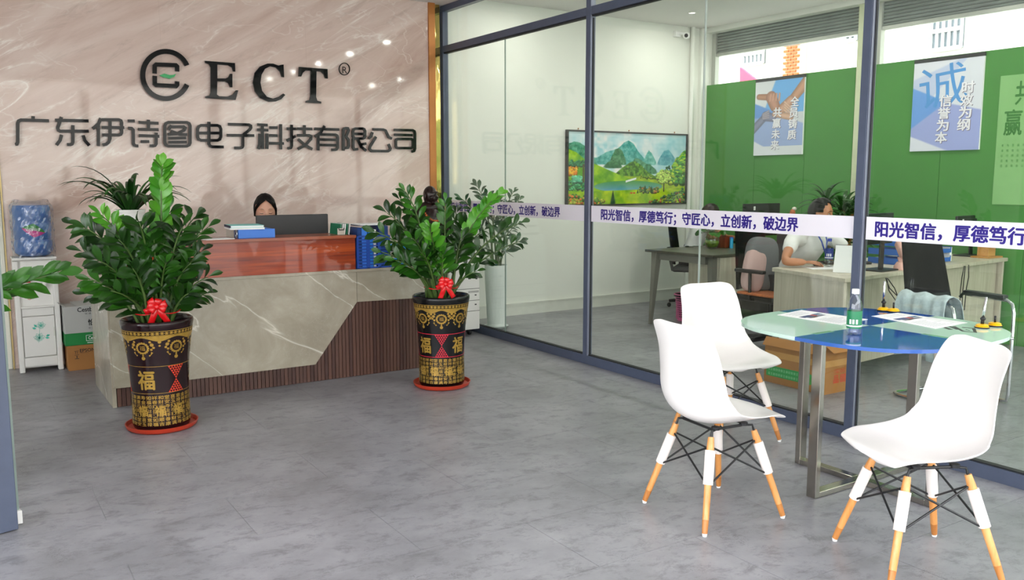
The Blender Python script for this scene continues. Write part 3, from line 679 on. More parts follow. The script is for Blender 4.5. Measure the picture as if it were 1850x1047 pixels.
for x, cc in ((.462, 'c8283a'), (.572, '5aa8d8')):
    tp = MB(); tp.tube((x, CYF+.03, .70), (x, CYF-.008, .70), .010, n=12); tp.lathe([(.006, -.05), (.012, -.04), (.015, 0), (.012, .018), (0, .02)], 14, (x, CYF-.012, .70))
    tp = tp.build('tap', M['pwhite'], wc, smooth=40)
    r = MB(); r.lathe([(.0158, -.004), (.0158, .008)], 14, (x, CYF-.012, .70), cap=False); r.build('tap_band', mat('tap_'+cc, cc, .4), tp, smooth=True)
m = MB(); m.lathe([(.013, 0), (.013, .001), (.0105, .001), (.0105, 0)], 20, (0, 0, 0), frame((.466, CYF+.0285, .572), (1, 0, 0), (0, 0, 1)), cap=False)
put_text(m, '福', frame((.458, CYF+.0278, .565), (1, 0, 0), (0, 0, 1)), .016, .015, .02); m.build('red_seal', mat('seal_red', 'c8203a', .5), wc)
# flower line print
m = MB(); FM = frame((0, CYF+.0078, 0), (1, 0, 0), (0, 0, 1))
def petal(cx, cz, ang, ln, wd):
    d = Vector((math.cos(ang), math.sin(ang))); nn = Vector((-d.y, d.x)); c = Vector((cx, cz))
    pts = [c, c+d*ln*.45+nn*wd, c+d*ln*.85+nn*wd*.5, c+d*ln, c+d*ln*.85-nn*wd*.5, c+d*ln*.45-nn*wd, c]
    ribbon(m, [tuple(p) for p in pts], .0018, FM, .0003)
for (cx, cz, R) in ((.528, .355, .034), (.512, .262, .04)):
    for k in range(9): petal(cx, cz, math.radians(-10+k*25), R*(1 if k % 2 else .8), R*.26)
    for k in range(5): petal(cx, cz-.004, math.radians(195+k*38), R*.6, R*.2)
ribbon(m, [(.52, .34), (.515, .30), (.51, .26), (.505, .225)], .0018, FM, .0003)
for (x, z, a) in ((.50, .345, 2.2), (.497, .335, 2.8), (.556, .272, .3), (.55, .262, -.2)):
    d = Vector((math.cos(a), math.sin(a)))*.032; nn = Vector((-d.y, d.x))*.28
    m.prism([(x, z), (x+d.x*.5+nn.x, z+d.y*.5+nn.y), (x+d.x, z+d.y), (x+d.x*.5-nn.x, z+d.y*.5-nn.y)], FM, .0003)
m.build('flower_print', mat('print_teal', '3fc0a8', .5), wc)
jug = thing('water_jug', 'blue water jug wrapped in clear film on top of the cooler', 'water jug', (.522, 7.575, .885))
m = MB(); m.lathe([(.0, 0), (.10, .005), (.128, .03), (.132, .05), (.132, .12), (.127, .13), (.132, .14), (.132, .25), (.128, .26), (.132, .27), (.132, .36), (.122, .39), (.0, .40)], 40, (.522, 7.555, .888))
M['jugb'] = mat('blue_jug', '4a74b4', .25, var=.12, vs=5, coat=.5); m.build('bottle', M['jugb'], jug, smooth=50)
LM = frame((0, 7.555-.1365, 0), (1, 0, 0), (0, 0, 1))
def curved(mb, R=.134, cx=.522, cy=7.555):
    mb.v = [(cx+R*math.sin((v[0]-cx)/R), cy-(R+(7.555-.1365-v[1]))*math.cos((v[0]-cx)/R), v[2]) for v in mb.v]; return mb
def fillpoly(x0, x1, fa, fb, n=14):
    m = MB(); xs = [x0+(x1-x0)*i/n for i in range(n+1)]
    vs = [(x, 7.555-.1365, fa(x)) for x in xs]+[(x, 7.555-.1365, fb(x)) for x in xs]
    m.add(vs, [(i, i+1, i+n+2, i+n+1) for i in range(n)]); return m
dz = 1.09; cxl = .522
tri_ = lambda x: max(0, 1-abs(x-cxl)/.082)
mid = lambda x: dz-(x-cxl)*.25
curved(fillpoly(cxl-.082, cxl+.082, mid, lambda x: mid(x)*0+dz+.052*tri_(x)**.8+ -(x-cxl)*.2)).build('label_top', mat('label_green', '2f8f3c', .4), jug)
curved(fillpoly(cxl-.082, cxl+.082, lambda x: dz-.052*tri_(x)**.8-(x-cxl)*.2, lambda x: mid(x))).build('label_bottom', mat('label_magenta', 'd03a90', .4), jug)
m = MB(); put_text(m, '心源仙子', Matrix.Translation((cxl-.052, 7.555-.1373, dz-.004)) @ Euler((PI/2, 0, 0)).to_matrix().to_4x4(), .10, .022, .02)
curved(m, .1352).build('label_lettering', M['paper'], jug)
# film
fm = MB(); n_, k_ = 96, 34; rs = np.random.RandomState(3); vs = []
for i in range(k_+1):
    z = -.01+.43*i/k_
    for k in range(n_):
        a = 2*PI*k/n_; r = .144+.004*math.sin(a*7+i*.55)+.003*math.sin(a*17-i*.9)+.0015*math.sin(a*5+i*1.7)+(-.03*max(0, (i-k_+3))/3)
        vs.append((.522+r*math.cos(a), 7.535+(r*.95)*math.sin(a), .893+z+.01*math.sin(3*a)*(i == k_)))
fm.add(vs, [(i*n_+k, i*n_+(k+1) % n_, (i+1)*n_+(k+1) % n_, (i+1)*n_+k) for i in range(k_) for k in range(n_)]); fm.build('film_wrap', M['wrap'], jug, smooth=True)

M['kraft'] = mat('brown_cardboard', 'a8743e', .8, var=.06, bump=.05); M['carton'] = mat('grey_white_carton', 'b9bab6', .7, var=.03); M['cgreen'] = mat('carton_green', '12803a', .6)
M['tape'] = mat('packing_tape', 'c79455', .3)
def XZ(x, y, z): return frame((x, y, z), (1, 0, 0), (0, 0, 1))
b1 = thing('cardboard_box', 'brown EPSON cardboard box, lowest of the boxes by the water cooler', 'box', (.81, 7.47, 0))
MB().bx(.688, .935, 7.355, 7.60, 0, .195).build('carton', M['kraft'], b1, bevel=.003)
m = MB(); put_text(m, 'EPSON', XZ(.775, 7.3545, .140), .105, .026, .02)
for (x, z, w_, h_) in ((.735, .09, .03, .004), (.735, .12, .03, .003), (.735, .15, .03, .003), (.748, .097, .006, .018), (.742, .13, .003, .018), (.754, .13, .003, .018), (.775, .133, .06, .002)): m.bx(x, x+w_, 7.3540, 7.3548, z, z+h_)
m.build('lettering', M['black'], b1)
b2 = thing('water_carton', 'white and green carton of bottled water stacked on the brown box', 'box', (.81, 7.47, .196))
MB().bx(.678, .935, 7.36, 7.59, .196, .50).build('carton', M['carton'], b2, bevel=.003)
MB().bx(.6775, .9355, 7.3592, 7.5905, .197, .292).build('green_band', M['cgreen'], b2)
MB().box((.67, 7.47, .515), (.05, .21, .004), 0, None, 0, .6).build('flap', M['carton'], b2); MB().box((.84, 7.45, .51), (.17, .16, .004), .2, None, .12, 0).build('flap', M['carton'], b2)
m = MB(); put_text(m, 'Cestbon', XZ(.775, 7.3585, .455), .15, .034, .025); put_text(m, '饮 滋 味 净', XZ(.825, 7.3585, .432), .095, .014, .01); put_text(m, '怡宝', XZ(.845, 7.3585, .345), .085, .05, .03); put_text(m, '饮 滋 味 净', XZ(.845, 7.3585, .318), .085, .013, .01)
m.build('lettering', M['black'], b2)
m = MB(); put_text(m, 'Cestbon', XZ(.84, 7.3580, .235), .09, .024, .025); ribbon(m, [(.825, .225), (.825, .268), (.934, .272)], .003, frame((0, 7.3584, 0), (1, 0, 0), (0, 0, 1)), .0004); ribbon(m, [(.825, .225), (.934, .225)], .003, frame((0, 7.3584, 0), (1, 0, 0), (0, 0, 1)), .0004)
m.bx(.83, .93, 7.3578, 7.3582, .208, .213); m.build('white_lettering', M['paper'], b2)
cb = thing('white_cabinet', 'narrow white cabinet half hidden behind the left end of the desk', 'cabinet', (1.1, 7.5, 0))
MB().bx(.955, 1.25, 7.40, 7.66, .0, .68).build('body', M['pwhite'], cb, bevel=.004); MB().bx(.96, 1.245, 7.385, 7.399, .03, .42).build('door', M['pwhite'], cb, bevel=.003); MB().bx(.96, 1.245, 7.385, 7.399, .43, .67).build('door', M['pwhite'], cb, bevel=.003)

# ================================================================ GLASS DOOR AT THE LEFT EDGE
a = G(0, 966); b = G(34, 957); dv = (b-a).normalized(); nv = Vector((-dv.y, dv.x, 0))
gd = thing('glass_door', 'blue grey framed glass door standing open at the left edge', 'door', (b.x, b.y, 0))
def bar_(s0, s1, n0, n1, z0, z1, nm, mm, bev=.003):
    m = MB(); F = Matrix(((dv.x, nv.x, 0, b.x), (dv.y, nv.y, 0, b.y), (0, 0, 1, 0), (0, 0, 0, 1)))
    m.box(((s0+s1)/2, (n0+n1)/2, (z0+z1)/2), (s1-s0, n1-n0, z1-z0), 0, F); m.build(nm, M[mm], gd, bevel=bev)
bar_(-.13, 0, 0, .05, 0.005, 2.6, 'stile', 'alu'); bar_(-.95, -.82, 0, .05, .005, 2.6, 'stile', 'alu')
bar_(-.82, -.13, 0, .05, .005, .12, 'rail', 'alu'); bar_(-.82, -.13, 0, .05, 2.5, 2.6, 'rail', 'alu'); bar_(-.82, -.13, .02, .03, .12, 2.5, 'pane', 'glass', 0)
bar_(-.02, .030, .08, .10, .06, 2.6, 'side_lining', 'glassedge', 0); bar_(-.02, .035, .06, .11, .003, .06, 'white_foot', 'white', .002)

# ================================================================ PLANTS
def leaf_mat(name, dark, lightc, rough=.28):
    t = NT(name); oi = t.add('ShaderNodeObjectInfo'); n = t.noise(t.pos(obj=True), 18, 4)
    c = t.mix(oi.outputs['Random'], lin(dark), lin(lightc)); c = t.mix(t.math('MULTIPLY', n, .35), c, lin(dark))
    t.t.links.new(c, t.b.inputs['Base Color']); t.b.inputs['Roughness'].default_value = rough
    t.b.inputs['Specular IOR Level'].default_value = .55; t.b.inputs['Subsurface Weight'].default_value = 0
    tl = t.add('ShaderNodeBsdfTranslucent'); t.t.links.new(c, tl.inputs[0]); mx = t.add('ShaderNodeMixShader'); mx.inputs[0].default_value = .18
    t.t.links.new(t.b.outputs[0], mx.inputs[1]); t.t.links.new(tl.outputs[0], mx.inputs[2]); t.t.links.new(mx.outputs[0], t.out.inputs[0])
    MATS[name] = t.m; return t.m
M['lfd'] = leaf_mat('dark_leaf', '12300a', '2c5c16'); M['lfm'] = leaf_mat('mid_leaf', '204e12', '408020'); M['lfb'] = leaf_mat('bright_leaf', '3f8a22', '6cb034')
M['lfo'] = leaf_mat('office_leaf', '24482c', '3c6840'); M['dra'] = leaf_mat('strap_leaf', '163c12', '316a22')
def leaf_mesh(name, m, obov=.62, fold=.18, curl=.16, n=7):
    """unit leaf along +y (length 1), width 1 in x; scaled per copy"""
    b = MB(); vs = []
    for i in range(n+1):
        t = i/n; w_ = (math.sin(PI*t**(math.log(.5)/math.log(obov)))**.75)*.5 if 0 < t < 1 else 0.0
        y = t; z = -curl*t*t+.04*math.sin(PI*t)
        for s in (-1, -.5, 0, .5, 1): vs.append((w_*s, y, z+fold*abs(s)*w_ - .06*w_*(abs(s) == 1)))
    b.add(vs, [(i*5+k, i*5+k+1, (i+1)*5+k+1, (i+1)*5+k) for i in range(n) for k in range(4)])
    me = b.mesh(name, m, True); return me
LM_ = {k: [leaf_mesh('leaf', M[k], .60+.05*i, .12+.08*i, .08+.1*i) for i in range(3)] for k in ('lfd', 'lfm', 'lfb', 'lfo')}
def bez(a, b, c, t): return a*(1-t)**2+b*(2*t*(1-t))+c*t*t
def zz_stem(root, base, tip, key, nl, ll, thick=.011, bend=.5, start=.3, lw=.42, spread=55, tipl=1.0, face=None, hollow=False):
    base = Vector(base); tip = Vector(tip)
    ctrl = base.lerp(tip, bend); ctrl.z = base.z+(tip.z-base.z)*min(1.0, bend+.28); ctrl.x = base.x+(tip.x-base.x)*(bend-.22); ctrl.y = base.y+(tip.y-base.y)*(bend-.22)
    pts = [bez(base, ctrl, tip, i/9) for i in range(10)]
    m = MB(); m.path(pts, [thick*(1-.75*(i/9)) for i in range(10)], 7)
    st = m.build('stem', M['stem'], root, smooth=True)
    inv = world_m(st).inverted()
    rr = random.Random(hash((round(tip.x*100), round(tip.z*100), nl)) & 0xffff)
    viewd = (Vector((0, 0, CAM_H))-tip).normalized()
    az = rr.uniform(-.5, .5)
    for k in range(nl):
        f = start+(1-start)*(k/(nl-1))
        p = bez(base, ctrl, tip, f); tan = (bez(base, ctrl, tip, min(1, f+.02))-bez(base, ctrl, tip, f-.02)).normalized()
        side = tan.cross(viewd).normalized(); side = (side*math.cos(az)+viewd*math.sin(az)).normalized()
        s = 1 if k % 2 else -1
        if k == nl-1: d = tan
        else:
            a = math.radians(spread*(1-.35*f)+rr.uniform(-10, 10)); d = tan*math.cos(a)+side*s*math.sin(a)+Vector((rr.uniform(-.12, .12), rr.uniform(-.12, .12), rr.uniform(-.05, .12)))
        d.normalize(); nrm = (tan*.55+viewd*.65+Vector((0, 0, .35))+Vector((rr.uniform(-.35, .35), rr.uniform(-.3, .3), rr.uniform(-.2, .2)))); nrm = (nrm-d*nrm.dot(d)).normalized(); xx = d.cross(nrm)
        L = ll*(.72+.4*math.sin(PI*min(1, f*.95)))*rr.uniform(.88, 1.1)*(tipl if k > nl-3 else 1); W = L*lw*rr.uniform(.9, 1.12)
        mt = Matrix(((xx.x*W, d.x*L, nrm.x*L, p.x), (xx.y*W, d.y*L, nrm.y*L, p.y), (xx.z*W, d.z*L, nrm.z*L, p.z), (0, 0, 0, 1)))
        o = bpy.data.objects.new('leaf', LM_[key][rr.randrange(3)]); COL.objects.link(o); o.parent = st; o.matrix_parent_inverse = inv; o.matrix_basis = mt
    return st
# ---- tall printed ceramic pots -------------------------------------------------
def pot_profile(h=.645):
    P = [(.0, .0), (.155, .0), (.160, .01), (.163, .03), (.160, .10), (.160, .22), (.165, .33), (.174, .43), (.186, .52), (.197, .59), (.202, .612), (.205, .628), (.203, .641), (.196, .645), (.188, .640), (.183, .62), (.178, .58), (.0, .575)]
    return [(r, z*h/.645) for r, z in P]
def pot_r(z):
    P = [(r, zz) for r, zz in pot_profile()[2:12]]
    for (r0, z0), (r1, z1) in zip(P[:-1], P[1:]):
        if z0 <= z <= z1: return r0+(r1-r0)*(z-z0)/(z1-z0)
    return P[0][0] if z < P[0][1] else P[-1][0]
M['glaze'] = mat('dark_glaze', '1f0c10', .16, var=.15, spec=.4, coat=.1); M['glazeb'] = mat('black_glaze', '0c0c0e', .18, var=.15, spec=.4, coat=.1)
M['goldp'] = mat('gold_print', 'b08c3c', .3, .35, var=.2, vs=30); M['redp'] = mat('red_print', 'd03a22', .4); M['redp2'] = mat('crimson_print', 'c01c34', .4)
M['saucer'] = mat('terracotta_plastic', 'b8371f', .4, var=.04)
def wrap(mb, rot, z0, ang0, off=.0012):
    """local (s, t) metres -> on the pot: s along the girth from angle ang0, t up from z0"""
    out = []
    for v in mb.v:
        z = z0+v[1]; r = pot_r(z)+off+v[2]; a = rot+ang0+v[0]/.168
        out.append((r*math.sin(a), -r*math.cos(a), z))
    mb.v = out; return mb
def subdiv(mb, mx=.02):
    """break long edges so that a wrapped print follows the curve"""
    bm = bmesh.new(); vs = [bm.verts.new(v) for v in mb.v]
    for f in mb.f:
        try: bm.faces.new([vs[i] for i in f])
        except ValueError: pass
    for _ in range(3):
        es = [e for e in bm.edges if e.calc_length() > mx]
        if not es: break
        bmesh.ops.subdivide_edges(bm, edges=es, cuts=1)
    bm.verts.index_update(); m = MB(); m.v = [tuple(v.co) for v in bm.verts]; m.f = [tuple(v.index for v in f.verts) for f in bm.faces]; m.mi = [0]*len(m.f); bm.free(); return m
def printed_pot(name, label, loc, rot, glaze, red, shift, nb=3, nm_=6, group=None):
    t = thing(name, label, 'plant', loc, 0, group)
    sc = MB(); sc.lathe([(.0, .002), (.185, .002), (.198, .012), (.206, .034), (.200, .034), (.190, .014), (.0, .0125)], 48); local(sc.build('saucer', M['saucer'], smooth=50)).parent = t
    p = MB(); p.lathe(pot_profile()[:17], 64, (0, 0, .015), cap=False); pot = local(p.build('pot', M[glaze], smooth=60)); pot.parent = t
    s = MB(); s.lathe([(.0, .592), (.10, .60), (.182, .592)], 40, (0, 0, .012)); so = local(s.build('soil', M['soil'], smooth=True)); so.parent = t
    def part(nm, mb, mm, off=.0012, z0=.015, sub=True, kind=None):
        if sub: mb = subdiv(mb)
        mb.v = [v for v in mb.v]; wrap(mb, rot, 0, 0, off); mb.v = [(v[0], v[1], v[2]+.015) for v in mb.v]
        o = local(mb.build(nm, M[mm], smooth='raw')); o.parent = pot
        if kind: o['kind'] = kind
    C = 2*PI*.168; sx = shift
    g = MB()
    def T(x, z): return Matrix.Translation((x, z, 0))
    # top border, lambrequins
    def rect(m, x0, x1, z0, z1): m.add([(x0, z0, 0), (x1, z0, 0), (x1, z1, 0), (x0, z1, 0)], [(0, 1, 2, 3)])
    def disc(m, x, z, r, n=12): m.add([(x, z, 0)]+[(x+r*math.cos(2*PI*k/n), z+r*math.sin(2*PI*k/n), 0) for k in range(n)], [(0, 1+k, 1+(k+1) % n) for k in range(n)])
    for x in np.linspace(0, C, 49)[:-1]:
        rect(g, x, x+C/48, .590, .594); rect(g, x, x+C/48, .5675, .5705)
        rect(g, x+.001, x+C/48-.008, .573, .587); rect(g, x+C/48-.006, x+C/48-.001, .578, .582) 
    step = C/nm_
    for k in range(nm_):
        x = sx+k*step
        pts = [(x-step/2+step*i/12, .566-.010-.022*abs(math.cos(PI*i/12))**2) for i in range(13)]
        for (xa, za), (xb, zb) in zip(pts[:-1], pts[1:]): g.add([(xa, za, 0), (xb, zb, 0), (xb, .566, 0), (xa, .566, 0)], [(0, 1, 2, 3)])
        # medallion with small ones around
        for q in range(16):
            a = 2*PI*q/16
            disc(g, x+.031*math.cos(a), .495+.031*math.sin(a), .0065, 8)
        for q in range(20):
            a = 2*PI*q/20; b_ = 2*PI*(q+1)/20
            g.add([(x+.0245*math.cos(a), .495+.0245*math.sin(a), 0), (x+.031*math.cos(a), .495+.031*math.sin(a), 0), (x+.031*math.cos(b_), .495+.031*math.sin(b_), 0), (x+.0245*math.cos(b_), .495+.0245*math.sin(b_), 0)], [(0, 1, 2, 3)])
        put_text(g, '福', T(x-.015, .480), .030, .030, .0)
        disc(g, x, .452, .006, 8); disc(g, x, .435, .011); rect(g, x-.002, x+.002, .44, .462)
        for s_ in (-1, 1):
            disc(g, x+s_*.050, .515, .010); disc(g, x+s_*.058, .498, .007); disc(g, x+s_*.046, .487, .007); disc(g, x+s_*.042, .532, .007)
            g.add([(x+s_*.045, .475, 0), (x+s_*.055, .468, 0), (x+s_*.04, .452, 0)], [(0, 1, 2) if s_ > 0 else (0, 2, 1)])
            disc(g, x+s_*.036, .452, .005, 8)
        disc(g, x+step/2, .53, .009); disc(g, x+step/2, .508, .006, 8)
    # middle band: lines, big fu characters
    for x in np.linspace(0, C, 49)[:-1]:
        rect(g, x, x+C/48, .383 if glaze == 'glaze' else 0.0, .3855 if glaze == 'glaze' else 0.0001); rect(g, x, x+C/48, .222 if glaze == 'glaze' else 0.0, .2245 if glaze == 'glaze' else 0.0001)
    sb = C/nb
    for k in range(nb): g3 = MB(); put_text(g3, '福', T(sx+k*sb-.050, .247),   .100, .112, .03); part('gold_character', g3, 'goldp')
    # lower band of small characters
    rows = 7; zz0 = .028; ch = .0262
    rs = random.Random(9); pool = '福禄寿喜财吉祥如意安康和顺金玉满堂春'
    for i in range(rows):
        nn = 30
        for k in range(nn):
            x = C*k/nn
            put_text(g, pool[(i*7+k*5) % len(pool)], T(x+.002, zz0+i*ch+.002), .0295, .0225, .018)
    part('gold_print', g, 'goldp', kind='stuff')
    for k in range(10):
        x = sx+k*C/10+C/14; d = MB(); rect(d, x-.034, x+.034, .088, .152); part('dark_patch', d, glaze, .0016)
        g2 = MB(); put_text(g2, '福', T(x-.031, .09), .062, .060, .03); part('gold_character', g2, 'goldp', .0022)
    # red hourglasses of triangles
    r_ = MB()
    for k in range(nb):
        x = sx+sb/2+k*sb; w0 = .058
        for i in range(6):
            for up in (0, 1):
                za = .303+(.0133*i)*(1 if up else -1); n_ = i+1
                for q in range(n_):
                    cx = x+(q-(n_-1)/2)*.0165
                    h_ = .0131*(1 if up else -1)
                    r_.add([(cx-.0085, za+h_, 0), (cx+.0085, za+h_, 0), (cx, za, 0)], [(0, 1, 2) if up == 0 else (0, 2, 1)])
    if glaze != 'glaze':
        for x in np.linspace(0, C, 49)[:-1]: rect(r_, x, x+C/48, .383, .387); rect(r_, x, x+C/48, .219, .223)
    part('red_print', r_, red, kind='stuff')
    return t
def bow(root, c, s=1.0, tail=(-.02, -.1)):
    c = Vector(c); vd = Vector((-c.x, -c.y, 0)).normalized(); sd = Vector((-vd.y, vd.x, 0))
    M.setdefault('ribbon', mat('red_satin_ribbon', 'd8161c', .25, var=.1, coat=.5)); m = MB()
    rs = random.Random(4)
    for a, L in ((20, .055), (75, .045), (130, .055), (165, .05), (-20, .05), (215, .045)):
        d = (sd*math.cos(math.radians(a))+Vector((0, 0, 1))*math.sin(math.radians(a)))*L*s
        u_ = d.cross(vd).normalized()*.017*s; vs = []
        for i in range(9):
            t = i/8; p = c+d*math.sin(PI*t*.97)+vd*(.006+.02*math.sin(2*PI*t)*s+.012); vs += [p-u_*(.55+.6*math.sin(PI*t)), p+u_*(.55+.6*math.sin(PI*t))]
        m.add(vs, [(2*i, 2*i+1, 2*i+3, 2*i+2) for i in range(8)])
    for a, L in ((250, .12), (300, .11), (205, .07)):
        d = (sd*math.cos(math.radians(a))+Vector((0, 0, 1))*math.sin(math.radians(a)))*L*s; u_ = d.cross(vd).normalized()*.016*s; vs = []
        for i in range(7):
            t = i/6; p = c+d*t+vd*(.012+.012*math.sin(5*t)); vs += [p-u_, p+u_]
        m.add(vs, [(2*i, 2*i+1, 2*i+3, 2*i+2) for i in range(6)])
    m.ell(tuple(c+vd*.02), (.014*s, .014*s, .014*s)); b = m.build('bow', M['ribbon'], root, smooth=True, solid=.0008); return b
def tie(root, c, r, z):
    m = MB(); m.path([(c[0]+r*math.cos(2*PI*k/28), c[1]+r*math.sin(2*PI*k/28), z+.004*math.sin(k)) for k in range(29)], .0035, 6); m.build('ribbon_tie', M['ribbon'], root, smooth=True)
# pot 1 -------------------------------------------------------------------------
P1 = (.985, 5.38, 0)
r1 = printed_pot('potted_plant', 'tall leafy plant in a maroon gold printed pot, left of the desk', P1, math.radians(-28.5), 'glaze', 'redp', -.028)
def stems(root, C, lst, base_r=.10, bz=.60):
    for i, (px, py, yy, key, nl, ll, kw) in enumerate(lst):
        tip = AY(yy, px, py); a = math.atan2(tip.y-C[1], tip.x-C[0]); rr = base_r*random.uniform(.35, 1)
        zz_stem(root, (C[0]+rr*math.cos(a), C[1]+rr*math.sin(a), bz), tip, key, nl, ll*(1.13 if key != 'lfb' else 1.05), **kw)
K = dict
stems(r1, P1, [
 (293, 300, 5.30, 'lfb', 24, .10, K(start=.42, spread=38, lw=.56, bend=.55)),
 (183, 388, 5.32, 'lfb', 15, .10, K(start=.45, bend=.5)),
 (288, 372, 5.45, 'lfb', 13, .085, K(start=.55)),
 (155, 412, 5.35, 'lfd', 16, .11, K(start=.3)), (150, 455, 5.40, 'lfd', 15, .105, K(start=.25)), (142, 408, 5.5, 'lfd', 12, .105, K(start=.5)),
 (376, 410, 5.42, 'lfm', 15, .10, K(start=.3)), (362, 455, 5.36, 'lfd', 16, .10, K(start=.25)), (352, 392, 5.5, 'lfd', 17, .115, K(start=.25)),
 (330, 410, 5.22, 'lfd', 20, .115, K(start=.25, spread=70)), (252, 402, 5.18, 'lfd', 20, .115, K(start=.28, spread=68)), (214, 432, 5.20, 'lfd', 18, .115, K(start=.2, spread=60)),
 (278, 424, 5.24, 'lfm', 17, .105, K(start=.25)), (305, 378, 5.46, 'lfm', 18, .105, K(start=.25)), (232, 420, 5.45, 'lfm', 17, .11, K(start=.25)),
 (300, 475, 5.16, 'lfm', 12, .095, K(start=.4)), (178, 470, 5.25, 'lfd', 15, .11, K(start=.25)), (165, 505, 5.3, 'lfm', 12, .11, K(start=.3)), (375, 500, 5.3, 'lfd', 12, .105, K(start=.3)),
 (345, 475, 5.2, 'lfd', 15, .105, K(start=.25)), (240, 485, 5.14, 'lfd', 13, .105, K(start=.3)), (200, 525, 5.2, 'lfd', 10, .10, K(start=.3)), (340, 530, 5.2, 'lfd', 10, .10, K(start=.35)), (160, 530, 5.45, 'lfd', 11, .10, K(start=.3)), (372, 530, 5.45, 'lfd', 11, .095, K(start=.3)), (270, 440, 5.6, 'lfd', 18, .115, K(start=.2)), (320, 440, 5.62, 'lfd', 17, .115, K(start=.2)), (200, 450, 5.6, 'lfd', 16, .12, K(start=.2)),
])
bow(r1, AY(5.24, 283, 553), 1.05); tie(r1, (P1[0], P1[1]), .135, .70)
# pot 2
P2 = (2.895, 5.385, 0)
r2 = printed_pot('potted_plant', 'tall leafy plant in a black gold printed pot, right of the desk', P2, math.radians(-73), 'glazeb', 'redp2', 0.0, 4, 8)
stems(r2, P2, [
 (903, 352, 5.30, 'lfb', 24, .095, K(start=.42, spread=36, lw=.5, bend=.5)), (940, 402, 5.35, 'lfd', 17, .105, K(start=.32, spread=50)), (938, 436, 5.55, 'lfd', 13, .11, K(start=.45)),
 (776, 412, 5.10, 'lfb', 18, .105, K(start=.36, spread=40, lw=.6, bend=.3)), (733, 346, 5.38, 'lfm', 20, .09, K(start=.28)), (722, 360, 5.50, 'lfd', 17, .085, K(start=.3)), (804, 366, 5.34, 'lfm', 17, .085, K(start=.28)),
 (678, 418, 5.32, 'lfd', 14, .11, K(start=.32)), (700, 385, 5.40, 'lfd', 17, .11, K(start=.3)), (690, 455, 5.32, 'lfd', 12, .11, K(start=.4)), (715, 470, 5.28, 'lfm', 11, .105, K(start=.45)),
 (755, 405, 5.50, 'lfd', 17, .09, K(start=.25)), (775, 415, 5.30, 'lfd', 16, .09, K(start=.25)), (825, 385, 5.50, 'lfd', 16, .11, K(start=.3)), (845, 400, 5.42, 'lfd', 15, .11, K(start=.35)), (835, 430, 5.30, 'lfd', 15, .105, K(start=.3)),
 (875, 415, 5.48, 'lfd', 15, .105, K(start=.35)), (745, 430, 5.2, 'lfm', 14, .11, K(start=.35)), (760, 455, 5.18, 'lfd', 12, .105, K(start=.35)), (800, 460, 5.2, 'lfm', 12, .105, K(start=.4)), (795, 430, 5.56, 'lfd', 16, .11, K(start=.2)), (730, 410, 5.56, 'lfd', 16, .11, K(start=.25)), (742, 392, 5.45, 'lfd', 15, .09, K(start=.4)), (860, 490, 5.2, 'lfd', 8, .09, K(start=.6)),
])
bow(r2, AY(5.20, 805, 512), 1.0); tie(r2, (P2[0], P2[1]), .12, .715)
# spider plant on the desk end
def strap(root, c, L, az, el, wd, key='dra', droop=1.2, nm='leaf'):
    m = MB(); vs = []; p = Vector(c); n = 10; e = el
    for i in range(n+1):
        t = i/n; hd = Vector((math.cos(az)*math.cos(e), math.sin(az)*math.cos(e), math.sin(e)))
        sd = Vector((-math.sin(az), math.cos(az), 0)); w_ = wd*(math.sin(PI*min(1, .12+t*.88))**.6)*(.5)
        up = hd.cross(sd)
        vs += [p-sd*w_+up*w_*-.4, p, p+sd*w_+up*w_*-.4]
        p = p+hd*(L/n); e -= droop*(2.2/n)*(.3+t)
    m.add(vs, [(3*i+k, 3*i+k+1, 3*i+k+4, 3*i+k+3) for i in range(n) for k in (0, 1)])
    return m.build(nm, M[key], root, smooth=True)
dp = thing('potted_plant', 'arching strap leaved plant in a ribbed white pot on the left end of the desk', 'plant', (1.015, 6.26, 1.066))
m = MB(); m.lathe([(.0, 0), (.062, 0), (.07, .02), (.086, .16), (.089, .185), (.093, .187), (.094, .205), (.088, .205), (.084, .18), (.0, .175)], 40, (1.015, 6.26, 1.067)); m.build('pot', M['pwhite'], dp, smooth=50)
m = MB()
for z in (.06, .1, .14): m.lathe([(.0715+z*.092, -.002), (.0745+z*.092, 0), (.0715+z*.092, .002)], 40, (1.015, 6.26, 1.067+z), cap=False)
m.build('pot_ridge', M['pwhite'], dp, smooth=True)
rs = random.Random(12)
for k in range(42):
    az = 2*PI*k/42*1.0+rs.uniform(-.15, .15); strap(dp, (1.015+.02*math.cos(az), 6.26+.02*math.sin(az), 1.245), rs.uniform(.30, .52), az, rs.uniform(.75, 1.4), rs.uniform(.026, .038), droop=rs.uniform(.95, 1.35))
for az in (3.35, 3.5): strap(dp, (1.0, 6.26, 1.25), .52, az, .95, .03, droop=1.0)
# plant left of frame, behind the door
P3 = (-.30, 4.75, 0)
pl = thing('potted_plant', 'large leaved stem reaching in at the left edge behind the glass door', 'plant', P3)
m = MB(); m.lathe([(0, 0), (.15, 0), (.16, .1), (.18, .5), (.19, .52), (.175, .52), (.17, .48), (0, .47)], 40, P3); m.build('pot', M['glazeb'], pl, smooth=50)
for (px, py, yy, nl, ll) in ((104, 494, 4.6, 14, .14), (2, 520, 4.6, 10, .12), (-110, 400, 4.8, 12, .14), (-120, 470, 4.6, 12, .14)):
    tip = AY(yy, px, py); zz_stem(pl, (P3[0]+.04, P3[1], .45), tip, 'lfm', nl, ll, bend=.62, start=.5, spread=38)
